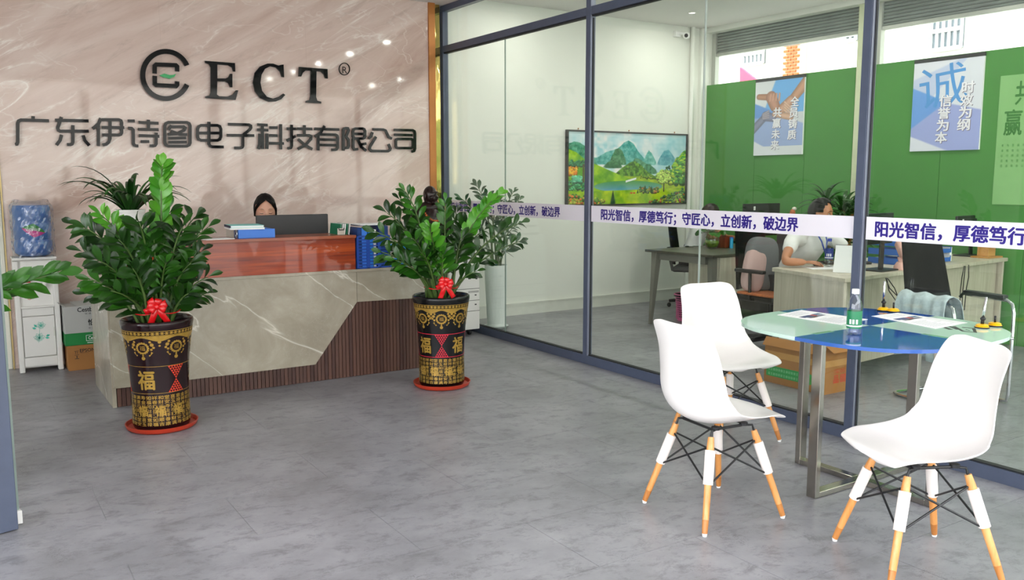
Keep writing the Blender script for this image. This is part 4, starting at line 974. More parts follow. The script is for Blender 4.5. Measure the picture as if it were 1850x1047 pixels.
# office zz plant in white ribbed pot
P4 = (4.50, 7.22, 0)
op = thing('potted_plant', 'green plant in a tall ribbed white pot behind the glass by the printer', 'plant', P4)
m = MB(); n = 60; prof = [(.085, .02), (.088, .1), (.098, .3), (.108, .5), (.112, .60), (.112, .635), (.106, .635), (.104, .6)]
vs = []
for r, z in prof:
    for k in range(120): vs.append((P4[0]+(r+(.0022 if k % 2 and .05 < z < .55 else 0))*math.cos(2*PI*k/120), P4[1]+(r+(.0022 if k % 2 and .05 < z < .55 else 0))*math.sin(2*PI*k/120), z))
m.add(vs, [(i*120+k, i*120+(k+1) % 120, (i+1)*120+(k+1) % 120, (i+1)*120+k) for i in range(len(prof)-1) for k in range(120)])
M['ribpot'] = mat('pale_ribbed_pot', 'dfe5e2', .35, var=.02); m.build('pot', M['ribpot'], op)
m = MB(); m.lathe([(0, .6), (.104, .6)], 30, P4); m.build('soil', M['soil'], op)
m = MB(); m.lathe([(0, .001), (.10, .001), (.125, .03), (.12, .03), (.098, .01), (0, .01)], 40, P4); m.lathe([(.088, .01), (.095, .03), (.09, .05), (.07, .05)], 40, P4, cap=False); m.build('saucer', M['ribpot'], op, smooth=50)
for (px, py, yy, nl, ll) in ((862, 335, 7.3, 14, .11), (833, 358, 7.25, 12, .11), (898, 358, 7.2, 12, .11), (928, 345, 7.3, 13, .10), (938, 362, 7.25, 12, .11), (915, 372, 7.0, 12, .1), (940, 435, 7.1, 9, .12), (880, 350, 7.0, 12, .1), (935, 405, 7.3, 10, .1)):
    zz_stem(op, (P4[0]+random.uniform(-.05, .05), P4[1]+random.uniform(-.05, .05), .6), AY(yy, px, py), 'lfo', nl, ll, start=.4)
# carved bust on the desk end -----------------------------------------------------
M['bronze'] = mat('dark_carved_wood', '22120f', .3, var=.3, vs=20, spec=.35, coat=.1); M['bead'] = mat('orange_beads', 'b8622c', .5, var=.2)
bs_ = thing('statue', 'dark carved laughing monk statue with orange beads behind the right plant', 'statue', (3.15, 6.22, .812))
q = AY(6.2, 776, 352); hx, hy, hz = q.x, 6.2, q.z
m = MB(); m.lathe([(0, 0), (.11, 0), (.12, .03), (.11, .06), (0, .06)], 28, (hx, hy, .813))
m.ell((hx, hy, 1.0), (.115, .095, .15)); m.ell((hx, hy-.02, 1.14), (.105, .08, .12)); m.ell((hx, hy, 1.245), (.115, .07, .055)); m.path([(hx-.1, hy, 1.25), (hx-.135, hy-.03, 1.12), (hx-.08, hy-.09, 1.05)], [.042, .036, .03]); m.path([(hx+.1, hy, 1.25), (hx+.135, hy-.03, 1.12), (hx+.08, hy-.09, 1.05)], [.042, .036, .03])
m.ell((hx-.05, hy-.04, .89), (.06, .07, .05)); m.ell((hx+.05, hy-.04, .89), (.06, .07, .05)); m.path([(hx, hy, 1.25), (hx, hy-.005, hz-.03)], [.05, .045])
m.build('body', M['bronze'], bs_, smooth=True)
m = MB(); fd = Vector((.25, -.97, 0)).normalized(); sd = Vector((.97, .25, 0)); hc = Vector((hx, hy-.01, hz))
m.ell(hc, (.056, .06, .073), 24, 16)
m.ell(hc+fd*.03-Vector((0, 0, .022)), (.046, .038, .04)); m.ell(hc+fd*.066-Vector((0, 0, .008)), (.011, .01, .013))
for s in (-1, 1):
    m.ell(hc+fd*.047+sd*s*.024-Vector((0, 0, .018)), (.019, .017, .017)); m.ell(hc+fd*.05+sd*s*.02+Vector((0, 0, .022)), (.018, .012, .006)); m.ell(hc+sd*s*.058-Vector((0, 0, .014)), (.009, .014, .034))
m.ell(hc+fd*.055-Vector((0, 0, .056)), (.026, .018, .014)); m.build('head', M['bronze'], bs_, smooth=True)
m = MB()
for k in range(40):
    a = 2*PI*k/40; m.ell((hx+.088*math.cos(a), hy-.018+.072*math.sin(a)-.02*(math.sin(a) < 0), 1.255-(.11*max(0, -math.sin(a)))+.02*max(0, math.sin(a))), (.0085, .0085, .0085), 8, 6)
for k in range(16): m.ell((hx+.115+.012*math.sin(k), hy-.05, 1.25-.02*k), (.009, .009, .012), 8, 6)
m.build('beads', M['bead'], bs_, smooth=True)

# ================================================================ MEETING TABLE
TC = Vector((3.645, 2.475, 0)); TZ = .78
tb = thing('meeting_table', 'glass topped table with blue and mint quarters on a crossed steel frame', 'table', TC)
def supr(a, R=.543, n=2.75):
    c, s = abs(math.cos(a)), abs(math.sin(a)); r = R/((c**n+s**n)**(1/n)); return (TC.x+r*math.cos(a), TC.y+r*math.sin(a))
M['tint_b'] = mat('blue_glass_backing', '2457a8', .05, var=.03, spec=.8); M['tint_m'] = mat('mint_glass_backing', 'cbe8da', .05, var=.02, spec=.8); M['edge_b'] = mat('blue_glass_rim', '2c62b4', .08); M['edge_m'] = mat('mint_glass_rim', '9fe0d0', .08)
TT = Matrix.Translation((0, 0, TZ-.016))
for q in range(4):
    a0 = q*PI/2; pts = [supr(a0+PI/2*i/20) for i in range(21)]
    blue = q in (0, 2)
    m = MB(); m.prism([(TC.x, TC.y)]+pts, TT, .016); tag(m.build('glass_quarter', M['tint_b' if blue else 'tint_m'], tb), 'blue glass quarter' if blue else 'mint glass quarter')
for (dx, dy) in ((-.35, 0), (.35, 0), (0, -.33), (0, .33)): MB().box((TC.x+dx, TC.y+dy, TZ+.0003), (.13, .028, .0006) if dx else (.028, .13, .0006)).build('clear_joint', mat('pale_green_joint', '86b79a', .06), tb)
SQ = .05
ends = [(3.29, 2.485), (4.05, 2.485), (3.645, 2.84), (3.645, 2.12)]
for k, (x, y) in enumerate(ends): MB().box((x, y, (TZ-.018)/2), (SQ*.62, SQ, TZ-.02)).build('leg', M['steel'], tb, bevel=.002) if k < 2 else MB().box((x, y, (TZ-.018)/2), (SQ, SQ*.62, TZ-.02)).build('leg', M['steel'], tb, bevel=.002)
MB().bx(3.306, 4.034, 2.46, 2.51, .0015, .028).build('foot_bar', M['steel'], tb, bevel=.002)
MB().bx(3.62, 3.67, 2.136, 2.459, .0015, .028).bx(3.62, 3.67, 2.511, 2.824, .0015, .028).build('foot_bar', M['steel'], tb, bevel=.002)
MB().bx(3.306, 4.034, 2.46, 2.51, TZ-.046, TZ-.018).build('top_bar', M['steel'], tb, bevel=.002)
MB().bx(3.62, 3.67, 2.136, 2.459, TZ-.046, TZ-.018).bx(3.62, 3.67, 2.511, 2.824, TZ-.046, TZ-.018).build('top_bar', M['steel'], tb, bevel=.002)
# black printed mark on the mint quarter
m = MB(); FT = frame((0, 0, TZ+.0002), (1, 0, 0), (0, 1, 0))
def gt(px, py): v = G(px, py, TZ); return (v.x, v.y)
ribbon(m, [gt(1723, 589), gt(1740, 598), gt(1762, 600), gt(1759, 593), gt(1738, 591)], .014, FT, .0006)
ribbon(m, [gt(1700, 589), gt(1718, 595)], .02, FT, .0006); ribbon(m, [gt(1712, 588), gt(1730, 595)], .014, FT, .0007)
ribbon(m, [gt(1745, 595), gt(1752, 597)], .006, FT, .0006)
m.build('printed_mark', M['black'], tb)
def sheet(label, pts, pic):
    t = thing('printed_sheet', label, 'paper', ((pts[0][0]+pts[2][0])/2, (pts[0][1]+pts[2][1])/2, TZ), 0, 'printed sheets on the meeting table')
    m = MB(); m.prism(pts, Matrix.Translation((0, 0, TZ+.0009)), .0008); m.build('sheet', M['paper'], t)
    a, b, c, d = [Vector(p) for p in pts]; bi = lambda u, v: tuple((a*(1-u)*(1-v)+b*u*(1-v)+c*u*v+d*(1-u)*v))
    m = MB(); 
    def quad_(u0, u1, v0, v1, mb=m): mb.prism([bi(u0, v0), bi(u1, v0), bi(u1, v1), bi(u0, v1)], Matrix.Translation((0, 0, TZ+.0019)), .0002)
    for i in range(9): quad_(.12, .12+.7*random.uniform(.5, 1), .58+i*.04, .588+i*.04)
    for i in range(4): quad_(.2, .75, .06+i*.05, .068+i*.05)
    m.build('print_lines', mat('grey_ink', 'a9acb4', .6), t)
    for (u0, u1, v0, v1, cc) in ((.12, .5, .30, .40, '3a4670'), (.5, .62, .31, .42, 'b8443a'), (.62, .88, .30, .38, '4a6a88'), (.2, .8, .40, .46, '6a6a78'), (.3, .45, .43, .47, 'a07a4a')):
        m = MB(); quad_(u0, u1, v0, v1, m); m.build('photo_print', mat('ink_'+cc, cc, .6), t)
gp = lambda px, py: tuple(G(px, py, TZ).xy)
sheet('white printed sheet on the mint part of the table beyond the water bottle', [gp(1404, 569), gp(1448, 560), gp(1568, 577), gp(1520, 587)][::1], 1)
sheet('white printed sheet on the far right of the table between the pen holders', [gp(1574, 571), gp(1622, 565), gp(1748, 583), gp(1690, 594)], 1)
# water bottle
def bottle(name, label, c, h, R, capm, labm, group=None, zs=(.30, .62), liquid=True, lt=None):
    t = thing(name, label, 'bottle', c, 0, group); x, y, z = c
    k = h/.235
    pr = [(0, .004), (R*.7, 0), (R*.95, .006), (R, .018), (R*.95, .03), (R, .04), (R, .055), (R*.96, .07), (R, .085), (R, .14), (R*.95, .155), (R*.75, .18), (R*.42, .205), (R*.40, .214), (0, .214)]
    m = MB(); m.lathe([(r, zz*k) for r, zz in pr], 32, (x, y, z+.0005)); m.build('body', M['clearp'], t, smooth=40)
    m = MB(); m.lathe([(0, .212*k), (R*.5, .212*k), (R*.5, .234*k), (R*.46, .236*k), (0, .236*k)], 24, (x, y, z)); m.build('cap', M[capm], t, smooth=40)
    m = MB(); m.lathe([(R+.0008, zs[0]*h), (R+.0008, zs[1]*h)], 32, (x, y, z), cap=False); m.build('label', M[labm], t, smooth=True)
    m = MB(); m.lathe([(R+.0012, (zs[0]+.04)*h), (R+.0012, (zs[0]+.07)*h)], 32, (x, y, z), cap=False)
    vd = math.atan2(-y, -x)
    for a in (-.5, -.1, .35):
        A = vd+a; m.add([(x+(R+.0014)*math.cos(A+b), y+(R+.0014)*math.sin(A+b), z+zz*h) for zz in (zs[0]+.1, zs[0]+.2) for b in (-.13, 0, .13)], [(0, 1, 4, 3), (1, 2, 5, 4)])
    m.build('label_print', M['paper'], t, smooth='raw')
M['labgreen'] = mat('bottle_label_green', '0f7a4c', .35, coat=.3); M['labblue'] = mat('bottle_label_blue', '233a8c', .35); M['capblue'] = mat('blue_cap', '2a3fae', .4)
q = G(1542, 604, TZ)
bottle('water_bottle', 'clear water bottle with green label and white cap on the meeting table', (q.x, q.y, TZ+.0008), .205, .032, 'white', 'labgreen', zs=(.15, .53))
# pen stands with coil discs
M['yellow'] = mat('yellow_plastic', 'f2b90a', .35, var=.03)
def pens(label, pa, pb, ptop, pstub):
    a = G(*pa, TZ); b = G(*pb, TZ); t = thing('pen_stand', label, 'pen', ((a.x+b.x)/2, (a.y+b.y)/2, TZ), 0, 'yellow based pens on the table')
    for c in (a, b):
        m = MB(); m.lathe([(0, .001), (.03, .001), (.032, .006), (.026, .010), (.028, .014), (.02, .019), (0, .02)], 28, (c.x, c.y, TZ)); m.build('disc_base', M['yellow'], t, smooth=40)
        m = MB(); m.lathe([(.031, .0), (.0335, .003), (.0325, .006)], 28, (c.x, c.y, TZ+.0005), cap=False); m.build('rubber_rim', M['black'], t, smooth=True)
    c = a if ptop[2] == 0 else b; d_ = Vector((c.x, c.y, TZ+.018)); top = AY(c.y, ptop[0], ptop[1]); v = (top-d_)
    m = MB(); m.tube(d_, d_+v*.28, .008, .007); m.ell(tuple(d_+v*.2), (.014, .012, .010)); m.build('pen_socket', M['black'], t, smooth=True)
    m = MB(); m.path([d_+v*.28, d_+v*.6, d_+v*.98, top], [.0065, .0065, .006, .003], 12); m.build('pen_barrel', M['chrome'], t, smooth=True)
    c2_ = b if ptop[2] == 0 else a; m = MB(); m.tube((c2_.x, c2_.y, TZ+.018), (c2_.x, c2_.y, TZ+.05), .005); m.build('stub', M['black'], t, smooth=True)
pens('pen on yellow disc base at the far edge of the table', (1596, 561), (1614, 563), (1598, 507, 0), 0)
pens('pen on yellow disc base at the right end of the table', (1774, 592), (1797, 589), (1782, 536, 0), 0)

# ================================================================ SHELL CHAIRS
def shell():
    # profile along the middle: (y back+, z) ; front lip to top edge
    pr = [(-.235, .434), (-.215, .452), (-.15, .447), (-.06, .428), (.03, .416), (.11, .422), (.172, .458), (.204, .53), (.203, .62), (.199, .71), (.208, .79), (.219, .843)]
    hw = [.150, .200, .224, .236, .241, .242, .238, .228, .213, .201, .190, .176]
    lift = [-.030, -.012, .018, .044, .070, .090, .100, .094, .074, .050, .026, .006]
    def interp(arr, t):
        n = len(arr)-1; f = t*n; i = min(n-1, int(f)); u = f-i
        g = lambda k: np.array(arr[max(0, min(n, k))], float)
        p0, p1, p2, p3 = g(i-1), g(i), g(i+1), g(i+2)
        return .5*((2*p1)+(-p0+p2)*u+(2*p0-5*p1+4*p2-p3)*u*u+(-p0+3*p1-3*p2+p3)*u**3)
    NV, NU = 44, 22; vs = []
    for j in range(NV+1):
        t = j/NV; c = interp(pr, t); c2_ = interp(pr, min(1, t+.01)); c0 = interp(pr, max(0, t-.01)); tg = (c2_-c0); tg /= np.linalg.norm(tg); nr = np.array((-tg[1], tg[0]))  # up/forward normal
        w_ = float(interp(hw, t)); lf = float(interp(lift, t))
        e0 = min(1, t/.07); e1 = min(1, (1-t)/.085)
        w_ *= (1-(1-e0)**3)**(1/3)*.55+.45 if e0 < 1 else 1
        w_ *= (1-(1-e1)**2.6)**(1/2.6)*.42+.58 if e1 < 1 else 1
        for i in range(NU+1):
            s = -1+2*i/NU; k = abs(s)**2.1*lf*1.0
            vs.append((w_*s, c[0]+nr[0]*k, c[1]+nr[1]*k))
    m = MB(); m.add(vs, [(j*(NU+1)+i, j*(NU+1)+i+1, (j+1)*(NU+1)+i+1, (j+1)*(NU+1)+i) for j in range(NV) for i in range(NU)])
    return m
def make_chair():
    t = thing('shell_chair', '', 'chair')
    o = local(shell().build('shell', M['shell'], smooth=True, solid=-.006, sub=1)); o.parent = t
    top, foot = [], []
    for sx in (-1, 1):
        for sy in (-1, 1):
            a = Vector((sx*.115, sy*.115+.0, .375)); b = Vector((sx*.205, sy*.21, .012)); d = (b-a)
            m = MB(); m.path([a, a+d*.1, a+d*.86], [.0125, .0155, .0135], 14); lg_ = local(m.build('leg', M['leg'], smooth=40)); lg_.parent = t
            m = MB(); m.path([a+d*.862, b], [.0136, .0112], 14); x_ = local(m.build('leg_tip', M['legtip'], smooth=40)); x_.parent = lg_
            m = MB(); m.path([a+d*.14, a+d*.5], [.021, .0205], 18); x_ = local(m.build('foam_sleeve', M['sleeve'], smooth=40)); x_.parent = lg_
            m = MB(); m.tube((b.x, b.y, .001), (b.x, b.y, .014), .009, .0112, 12); x_ = local(m.build('foot_glide', M['white'], smooth=40)); x_.parent = lg_
            m = MB(); m.path([(sx*.10, sy*.08, .398), (sx*.112, sy*.108, .398), a+d*-.02, a+d*.04], [.005]*4, 8); m.ell(tuple(a+d*.12), (.009, .009, .009)); x_ = local(m.build('leg_bracket', M['black'], smooth=40)); x_.parent = lg_
            m = MB(); m.lathe([(0, 0), (.018, 0), (.018, .012), (0, .012)], 16, (sx*.095, sy*.075, .397)); x_ = local(m.build('shock_mount', M['black'], smooth=40)); x_.parent = t
    P = lambda sx, sy, f: Vector((sx*.115, sy*.115, .375)).lerp(Vector((sx*.205, sy*.21, .012)), f)
    for (a, b) in (((-1, -1), (1, -1)), ((1, -1), (1, 1)), ((1, 1), (-1, 1)), ((-1, 1), (-1, -1))):
        for (p, q) in ((P(*a, .10), P(*b, .52)), (P(*b, .10), P(*a, .52))):
            m = MB(); m.tube(p, q, .0042, n=8); m.ell(tuple(q), (.008, .008, .008), 10, 6); x_ = local(m.build('wire_brace', M['black'], smooth=40)); x_.parent = t
    m = MB(); m.path([(-.10, -.09, .398), (.10, -.09, .398)], .006, 8); m.path([(-.10, .09, .398), (.10, .09, .398)], .006, 8); m.path([(-.095, -.09, .398), (-.095, .09, .398)], .006, 8); m.path([(.095, -.09, .398), (.095, .09, .398)], .006, 8)
    x_ = local(m.build('seat_bracket', M['black'], smooth=40)); x_.parent = t
    return t
CHS = 1.03
c0 = make_chair()
for i, (x, y, rz, label) in enumerate((
   (2.775, 2.625, math.radians(84), 'nearer left white shell chair on wooden legs, its curved back towards the desk'),
   (3.67, 3.39, math.radians(-8), 'white shell chair behind the table, next to the glass partition, facing the table'),
   (3.05, 1.828, math.radians(-117), 'right front white shell chair with its back to the right edge of the photo'))):
    t = c0 if i == 0 else copy_tree(c0)
    t.location = (x, y, 0); t.rotation_euler = (0, 0, rz); t.scale = (CHS, CHS, CHS); t['label'] = label; t['category'] = 'chair'; t['group'] = 'white shell chairs around the table'

# ================================================================ OFFICE: PRINTS
def clampi(a): return np.clip(a, 0, 1)
def landscape(nx=480, ny=218):
    rs = np.random.RandomState(2); X, Y = np.meshgrid(np.linspace(0, 1, nx), np.linspace(1, 0, ny)); Y = Y[::-1]  # Y = 0 at the bottom row
    img = np.zeros((ny, nx, 3)); yy = np.linspace(0, 1, ny)[:, None]*np.ones((1, nx)); xx = np.linspace(0, 1, nx)[None]*np.ones((ny, 1))
    def nz(s, seed):
        r = np.random.RandomState(seed); g = r.rand(int(s)+3, int(s*2)+3); u = xx*s*2; v = yy*s; i = u.astype(int); j = v.astype(int); fu = u-i; fv = v-j
        fu = fu*fu*(3-2*fu); fv = fv*fv*(3-2*fv)
        return (g[j, i]*(1-fu)+g[j, i+1]*fu)*(1-fv)+(g[j+1, i]*(1-fu)+g[j+1, i+1]*fu)*fv
    fb = lambda s, seed: nz(s, seed)*.5+nz(s*2, seed+1)*.3+nz(s*4.2, seed+2)*.2
    C = hexc
    sky = C('8ccbd8')*(1-fb(5, 1)[..., None])+C('eef1f2')*fb(5, 1)[..., None]; m = (xx < .62)*clampi((.95-yy)*4)
    img[:] = sky; cl = clampi((fb(6, 9)-.42)*5)*clampi(1.25-abs(xx-.38)*2.2); img = img*(1-cl[..., None])+C('f3efee')*cl[..., None]
    def lay(mask, c1, c2, seed, s=14, hl=None):
        nonlocal img
        n = fb(s, seed)[..., None]; n = clampi((n-.25)*2); col = C(c1)*(1-n)+C(c2)*n; mk = clampi(mask)[..., None]; img = img*(1-mk)+col*mk
    def ridge(pts): return np.interp(np.linspace(0, 1, nx), [p[0] for p in pts], [p[1] for p in pts])[None]
    E_ = lambda h, w=.01: (h-yy)/w
    mist = lambda y0, y1: clampi((yy-y0)/(y1-y0))
    lay(E_(ridge([(0, .62), (.23, .66), (.31, .74), (.40, .79), (.455, .88), (.49, .91), (.53, .87), (.58, .74), (.65, .62), (.7, .55), (1, .5)])+.012*(fb(30, 3)-.5))*mist(.55, .72), '7fc4bd', '2f8f86', 5, 22)
    lay(E_(ridge([(.6, .5), (.64, .70), (.665, .775), (.69, .74), (.73, .62), (.75, .5), (1, .4)])+.01*(fb(30, 4)-.5))*mist(.55, .68)*(xx > .61), '8fd0c4', '4f9f92', 6, 22)
    lay(E_(ridge([(.72, .5), (.76, .66), (.80, .77), (.84, .79), (.87, .74), (.92, .62), (1, .6)])+.01*(fb(30, 5)-.5))*mist(.55, .7)*(xx > .73), '86c4cc', '4f98a8', 7, 22)
    lay(E_(ridge([(0, .84), (.05, .87), (.09, .86), (.14, .80), (.2, .68), (.25, .5), (1, .1)])+.015*(fb(34, 6)-.5))*(xx < .25), '2c7a5c', '6fb89a', 8, 26)
    lay(E_(ridge([(.3, .4), (.345, .66), (.38, .78), (.41, .795), (.44, .75), (.47, .62), (.48, .4), (1, .1)])+.012*(fb(30, 7)-.5))*mist(.55, .68)*(abs(xx-.41) < .085), '2d6a44', '6fa67a', 9, 30)
    lay(E_(ridge([(.26, .5), (.32, .60), (.37, .615), (.42, .58), (.46, .5), (1, .1)])+.015*(fb(36, 8)-.5))*mist(.5, .6)*(abs(xx-.36) < .11), '2a6040', '4d8a5a', 10, 30)
    lay(E_(ridge([(.5, .55), (.55, .66), (.58, .65), (.65, .58), (.7, .5), (1, .1)]))*mist(.52, .62)*(abs(xx-.59) < .09), '3c7a58', '74b08c', 10, 24)
    lay(E_(ridge([(.61, .5), (.65, .58), (.68, .57), (.73, .5), (.76, .42), (1, .1)])+.02*(fb(36, 11)-.5))*mist(.42, .55)*(abs(xx-.68) < .09), '2a6a4c', '5a9a74', 12, 30)
    lay(E_(ridge([(.36, .40), (.44, .52), (.51, .60), (.55, .615), (.60, .56), (.66, .46), (.73, .39), (1, .1)])+.008*(fb(30, 12)-.5)), '7fb43a', '2e5c24', 13, 34)
    lay(E_(ridge([(0, .40), (1, .395)]))*1.0, 'b8cc2c', '86a82a', 14, 10)
    lay(E_(ridge([(0, .77), (.06, .73), (.14, .62), (.25, .54), (.36, .46), (.47, .38), (.5, .36), (1, .1)])+.004*(fb(30, 15)-.5)), 'a9d22c', '5f9f24', 16, 9)
    # lake
    lk = 1-((xx-.50)/.30)**2-((yy-.245)/.085)**2; n = clampi((yy-.17)/.15)[..., None]
    rip = fb(4, 17)[..., None]; col = C('5f9fd0')*(1-n)+(C('1f7f58')*.7+C('a8d04a')*.3)*n; col = col*(1-.3*rip)+C('d8ecf0')*.3*rip*(1-n)+C('cfe86a')*.25*n*rip; mk = clampi(lk*9)[..., None]; img = img*(1-mk)+col*mk
    fal = (abs(yy-.34-(xx-.52)*.5) < .014)*(xx > .47)*(xx < .56); img[fal] = C('f4f6f6')
    lay(((.175+.05*xx)-yy)/.01*1.0, 'c8dc2a', '7fb028', 18, 8)
    def dabs(n, x0, x1, y0, y1, r, cols, seed, sh=None):
        r_ = np.random.RandomState(seed); P_ = sorted([(r_.uniform(y0, y1), r_.uniform(x0, x1)) for _ in range(n)], reverse=True)
        for py, px in P_:
            if sh and not sh(px, py): continue
            c = C(cols[r_.randint(len(cols))])*r_.uniform(.8, 1.15); rr = r*r_.uniform(.6, 1.2); ci, cj = int(py*ny), int(px*nx); k = int(rr*nx)+1
            a0, a1, b0, b1 = max(0, ci-k), min(ny, ci+k), max(0, cj-k), min(nx, cj+k)
            if a1 <= a0 or b1 <= b0: continue
            d = ((xx[a0:a1, b0:b1]-px))**2+((yy[a0:a1, b0:b1]-py)*.46)**2; mk = clampi((rr*rr-d)/(rr*rr)*2)[..., None]
            hl = clampi((yy[a0:a1, b0:b1]-py)/rr*.8+.4)[..., None]; img[a0:a1, b0:b1] = img[a0:a1, b0:b1]*(1-mk)+(c*(.6+.6*hl))*mk
    dabs(260, .86, 1.0, .28, .74, .022, ['3f7f3a', '5f9f3c', '86b03c', '2e6a3a', 'a8b83a'], 20, lambda x, y: y < .45+(x-.84)*2.2)
    dabs(120, .74, .86, .34, .56, .009, ['1f4f34', '2a6040'], 21, lambda x, y: y < .42+(x-.74)*1.3)
    dabs(60, 0, .07, .40, .52, .014, ['e0962c', 'd87a24', 'c8a838'], 22); dabs(90, .0, .13, .20, .32, .012, ['2f7a4c', '4f9a6c', '2a6a44'], 23); dabs(50, .04, .11, .30, .38, .014, ['4fa080', '6fb894'], 24)
    dabs(90, .01, .15, .53, .60, .010, ['2a6a48', '3f8058'], 25); img[(abs(xx-.122) < .006)*(yy > .3)*(yy < .56)] = C('5a4a38')
    dabs(150, 0, .30, .0, .13, .012, ['5f8a3c', 'c86a34', 'a8b04a', '3f6a34', 'd88a4a'], 26, lambda x, y: y < .16-x*.35)
    dabs(200, .68, 1.0, .0, .20, .012, ['4a7a4c', 'b85a3c', '8aa04c', '3a5f44', '6a8a5a'], 27, lambda x, y: y < (x-.66)*.62)
    dabs(110, .59, .76, .15, .23, .009, ['4a6a3c', 'a86a3c', '7a8a44', '2f5a34'], 28); dabs(60, .6, .74, .36, .40, .009, ['4a7a2c', '7a8a30'], 29)
    img[(abs(xx-.806) < .006)*(yy > .165)*(yy < .33)] = C('4a4436')
    dabs(230, .74, .875, .29, .48, .011, ['a8c05a', 'bccf6c', '8fae4c'], 30, lambda x, y: ((x-.807)/.066)**2+((y-.385)/.10)**2 < 1)
    for px, h, b_ in ((.365, .19, .0), (.64, .11, .16), (.695, .10, .155), (.575, .06, .15)):
        for i in range(int(h*ny)):
            t = i/(h*ny); w_ = .022*(1-t)*(.6+.4*(i % 3)/2)*(h/.15); img[int(b_*ny)+i, max(0, int((px-w_)*nx)):int((px+w_)*nx)+1] = C('1f4f30')*(.8+.3*(i % 2))
    for px in (.52, .545): img[(abs(xx-px) < .010)*(abs(yy-.148) < .009)] = C('d8442a')
    return img
pf = thing('landscape_painting', 'wide framed painting of green mountains and a lake on the office wall', 'painting', (6.69, YB-.02, 1.59))
x0, x1, z0, z1 = 5.79, 7.602, 1.182, 2.012
grid_paint('canvas', x1-x0-.02, z1-z0-.02, 480, 218, landscape(), frame((x0+.01, YB-.0305, z0+.01), (1, 0, 0), (0, 0, 1)), vcol('painted_canvas', .35, .2), pf)
MB().bx(x0, x1, YB-.03, YB-.002, z0, z1).build('backing', M['dark'], pf)
for (a, b, c, d) in ((x0-.008, x0+.012, z0-.008, z1+.008), (x1-.012, x1+.008, z0-.008, z1+.008), (x0+.012, x1-.012, z0-.008, z0+.010), (x0+.012, x1-.012, z1-.010, z1+.008)):
    MB().bx(a, b, YB-.045, YB-.002, c, d).build('frame_rail', M['dark'], pf, bevel=.001)
for x in (5.96, 6.70, 7.42): m = MB(); m.ell((x, YB-.008, z1+.025), (.008, .008, .008), 8, 6); m.tube((x, YB-.008, z1+.02), (x-.008, YB-.006, z1), .002, n=5); m.build('hook', M['copper'], pf)

def poster_img(kind, nx=110, ny=150):
    xx, yy = np.meshgrid((np.arange(nx)+.5)/nx, (np.arange(ny)+.5)/ny); C = hexc; img = np.zeros((ny, nx, 3)); img[:] = C('dcdfe8')
    def half(a, b, c, col, al=1.0):     # a x + b y > c
        mk = clampi((a*xx+b*yy-c)*60)[..., None]*al; nonlocal img; img = img*(1-mk)+C(col)*mk
    if kind == 0:
        mk = (yy > .80-.35*(1-xx))*1.0
        g = np.clip((xx+yy)/2, 0, 1)[..., None]; img[:] = C('e2e5ea')*(1-g*.1)
        m1 = clampi(((yy-(1.28-.75*xx))*-1)*0+((yy > .78-.0*xx)*(yy < .99)*(xx > .45+.5*(1-yy)*0))*1)[..., None]
        sk = clampi((yy-.62)/.3)[..., None]*(clampi((xx-(1.35-1.1*yy))*40))[..., None]*0
        b1 = clampi(((xx*.9+yy*.1)-.45+(.98-yy)*.6)*30)*(yy > .56); img = img*(1-b1[..., None])+(C('7fb4e6')*(1-yy[..., None]*.3)+C('4f9ae0')*.3*yy[..., None])*b1[..., None]
        b2 = (yy < .70)*(yy > .12)*clampi((.70-xx*.28-yy)*40); img = img*(1-b2[..., None])+C('9fb0da')*b2[..., None]
        b3 = clampi((.205-xx*.36-yy)*50); img = img*(1-b3[..., None])+C('e0e2ea')*b3[..., None]
        b4 = clampi((yy-(.50-.0*xx))*50)*clampi((.72-.3*xx-yy)*50)*(xx < .5); img = img*(1-b4[..., None])+C('6f9ad8')*b4[..., None]
        def arm(ax, ay, bx, by, r0, r1, c):
            nonlocal img
            A = np.array((ax, ay*1.36)); B = np.array((bx, by*1.36)); px = xx; py = yy*1.36; d = B-A; t = clampi(((px-A[0])*d[0]+(py-A[1])*d[1])/(d@d)); q = np.hypot(px-A[0]-t*d[0], py-A[1]-t*d[1]); r = r0+(r1-r0)*t
            mk = clampi((r-q)*60)[..., None]; sh = clampi(1.08-(q/r)*.32)[..., None]; img = img*(1-mk)+C(c)*sh*mk
        arm(1.05, .95, .74, .70, .11, .085, 'c89a80'); arm(-.05, .34, .22, .52, .085, .075, '8d8fa6'); arm(.08, .80, .34, .78, .06, .07, 'b88a74')
        arm(.74, .72, .55, .60, .09, .10, 'd0a48e'); arm(.34, .78, .42, .66, .12, .11, 'c49582'); arm(.24, .53, .40, .50, .10, .08, '8f90aa')
        for k in range(4): arm(.62, .70-.035*k, .78, .60-.035*k, .028, .022, 'dab49e'); arm(.33+.06*k, .82, .31+.065*k, .73, .026, .026, 'cfa08c'); arm(.18, .56-.02*k, .30, .60-.03*k, .03, .024, 'a9a0ac')
        arm(.42, .55, .75, .50, .06, .07, 'd8b09a')
    else:
        half(-1, 1.2, .42, 'c3cce6'); 
        b0 = clampi((yy-(.78+.3*xx*0))*50)*0; t = clampi((yy-.80-.28*xx)*50); img = img*(1-t[..., None])+C('dfe0ea')*t[..., None]
        b1 = clampi((.64-.20*xx-yy)*50); img = img*(1-b1[..., None])+C('9fa9dc')*b1[..., None]
        b2 = clampi((.73-.35*xx-yy)*50)*clampi((yy-.25-.55*xx)*50); img = img*(1-b2[..., None])+C('6f9fe0')*b2[..., None]
        b3 = clampi((.18-xx*.31-yy)*50); img = img*(1-b3[..., None])+C('dcdfea')*b3[..., None]
    return img
M['print'] = vcol('poster_print', .5); M['ptext'] = mat('poster_white_text', 'eceaf0', .5); M['pshad'] = mat('poster_text_shadow', '7a6f80', .6)
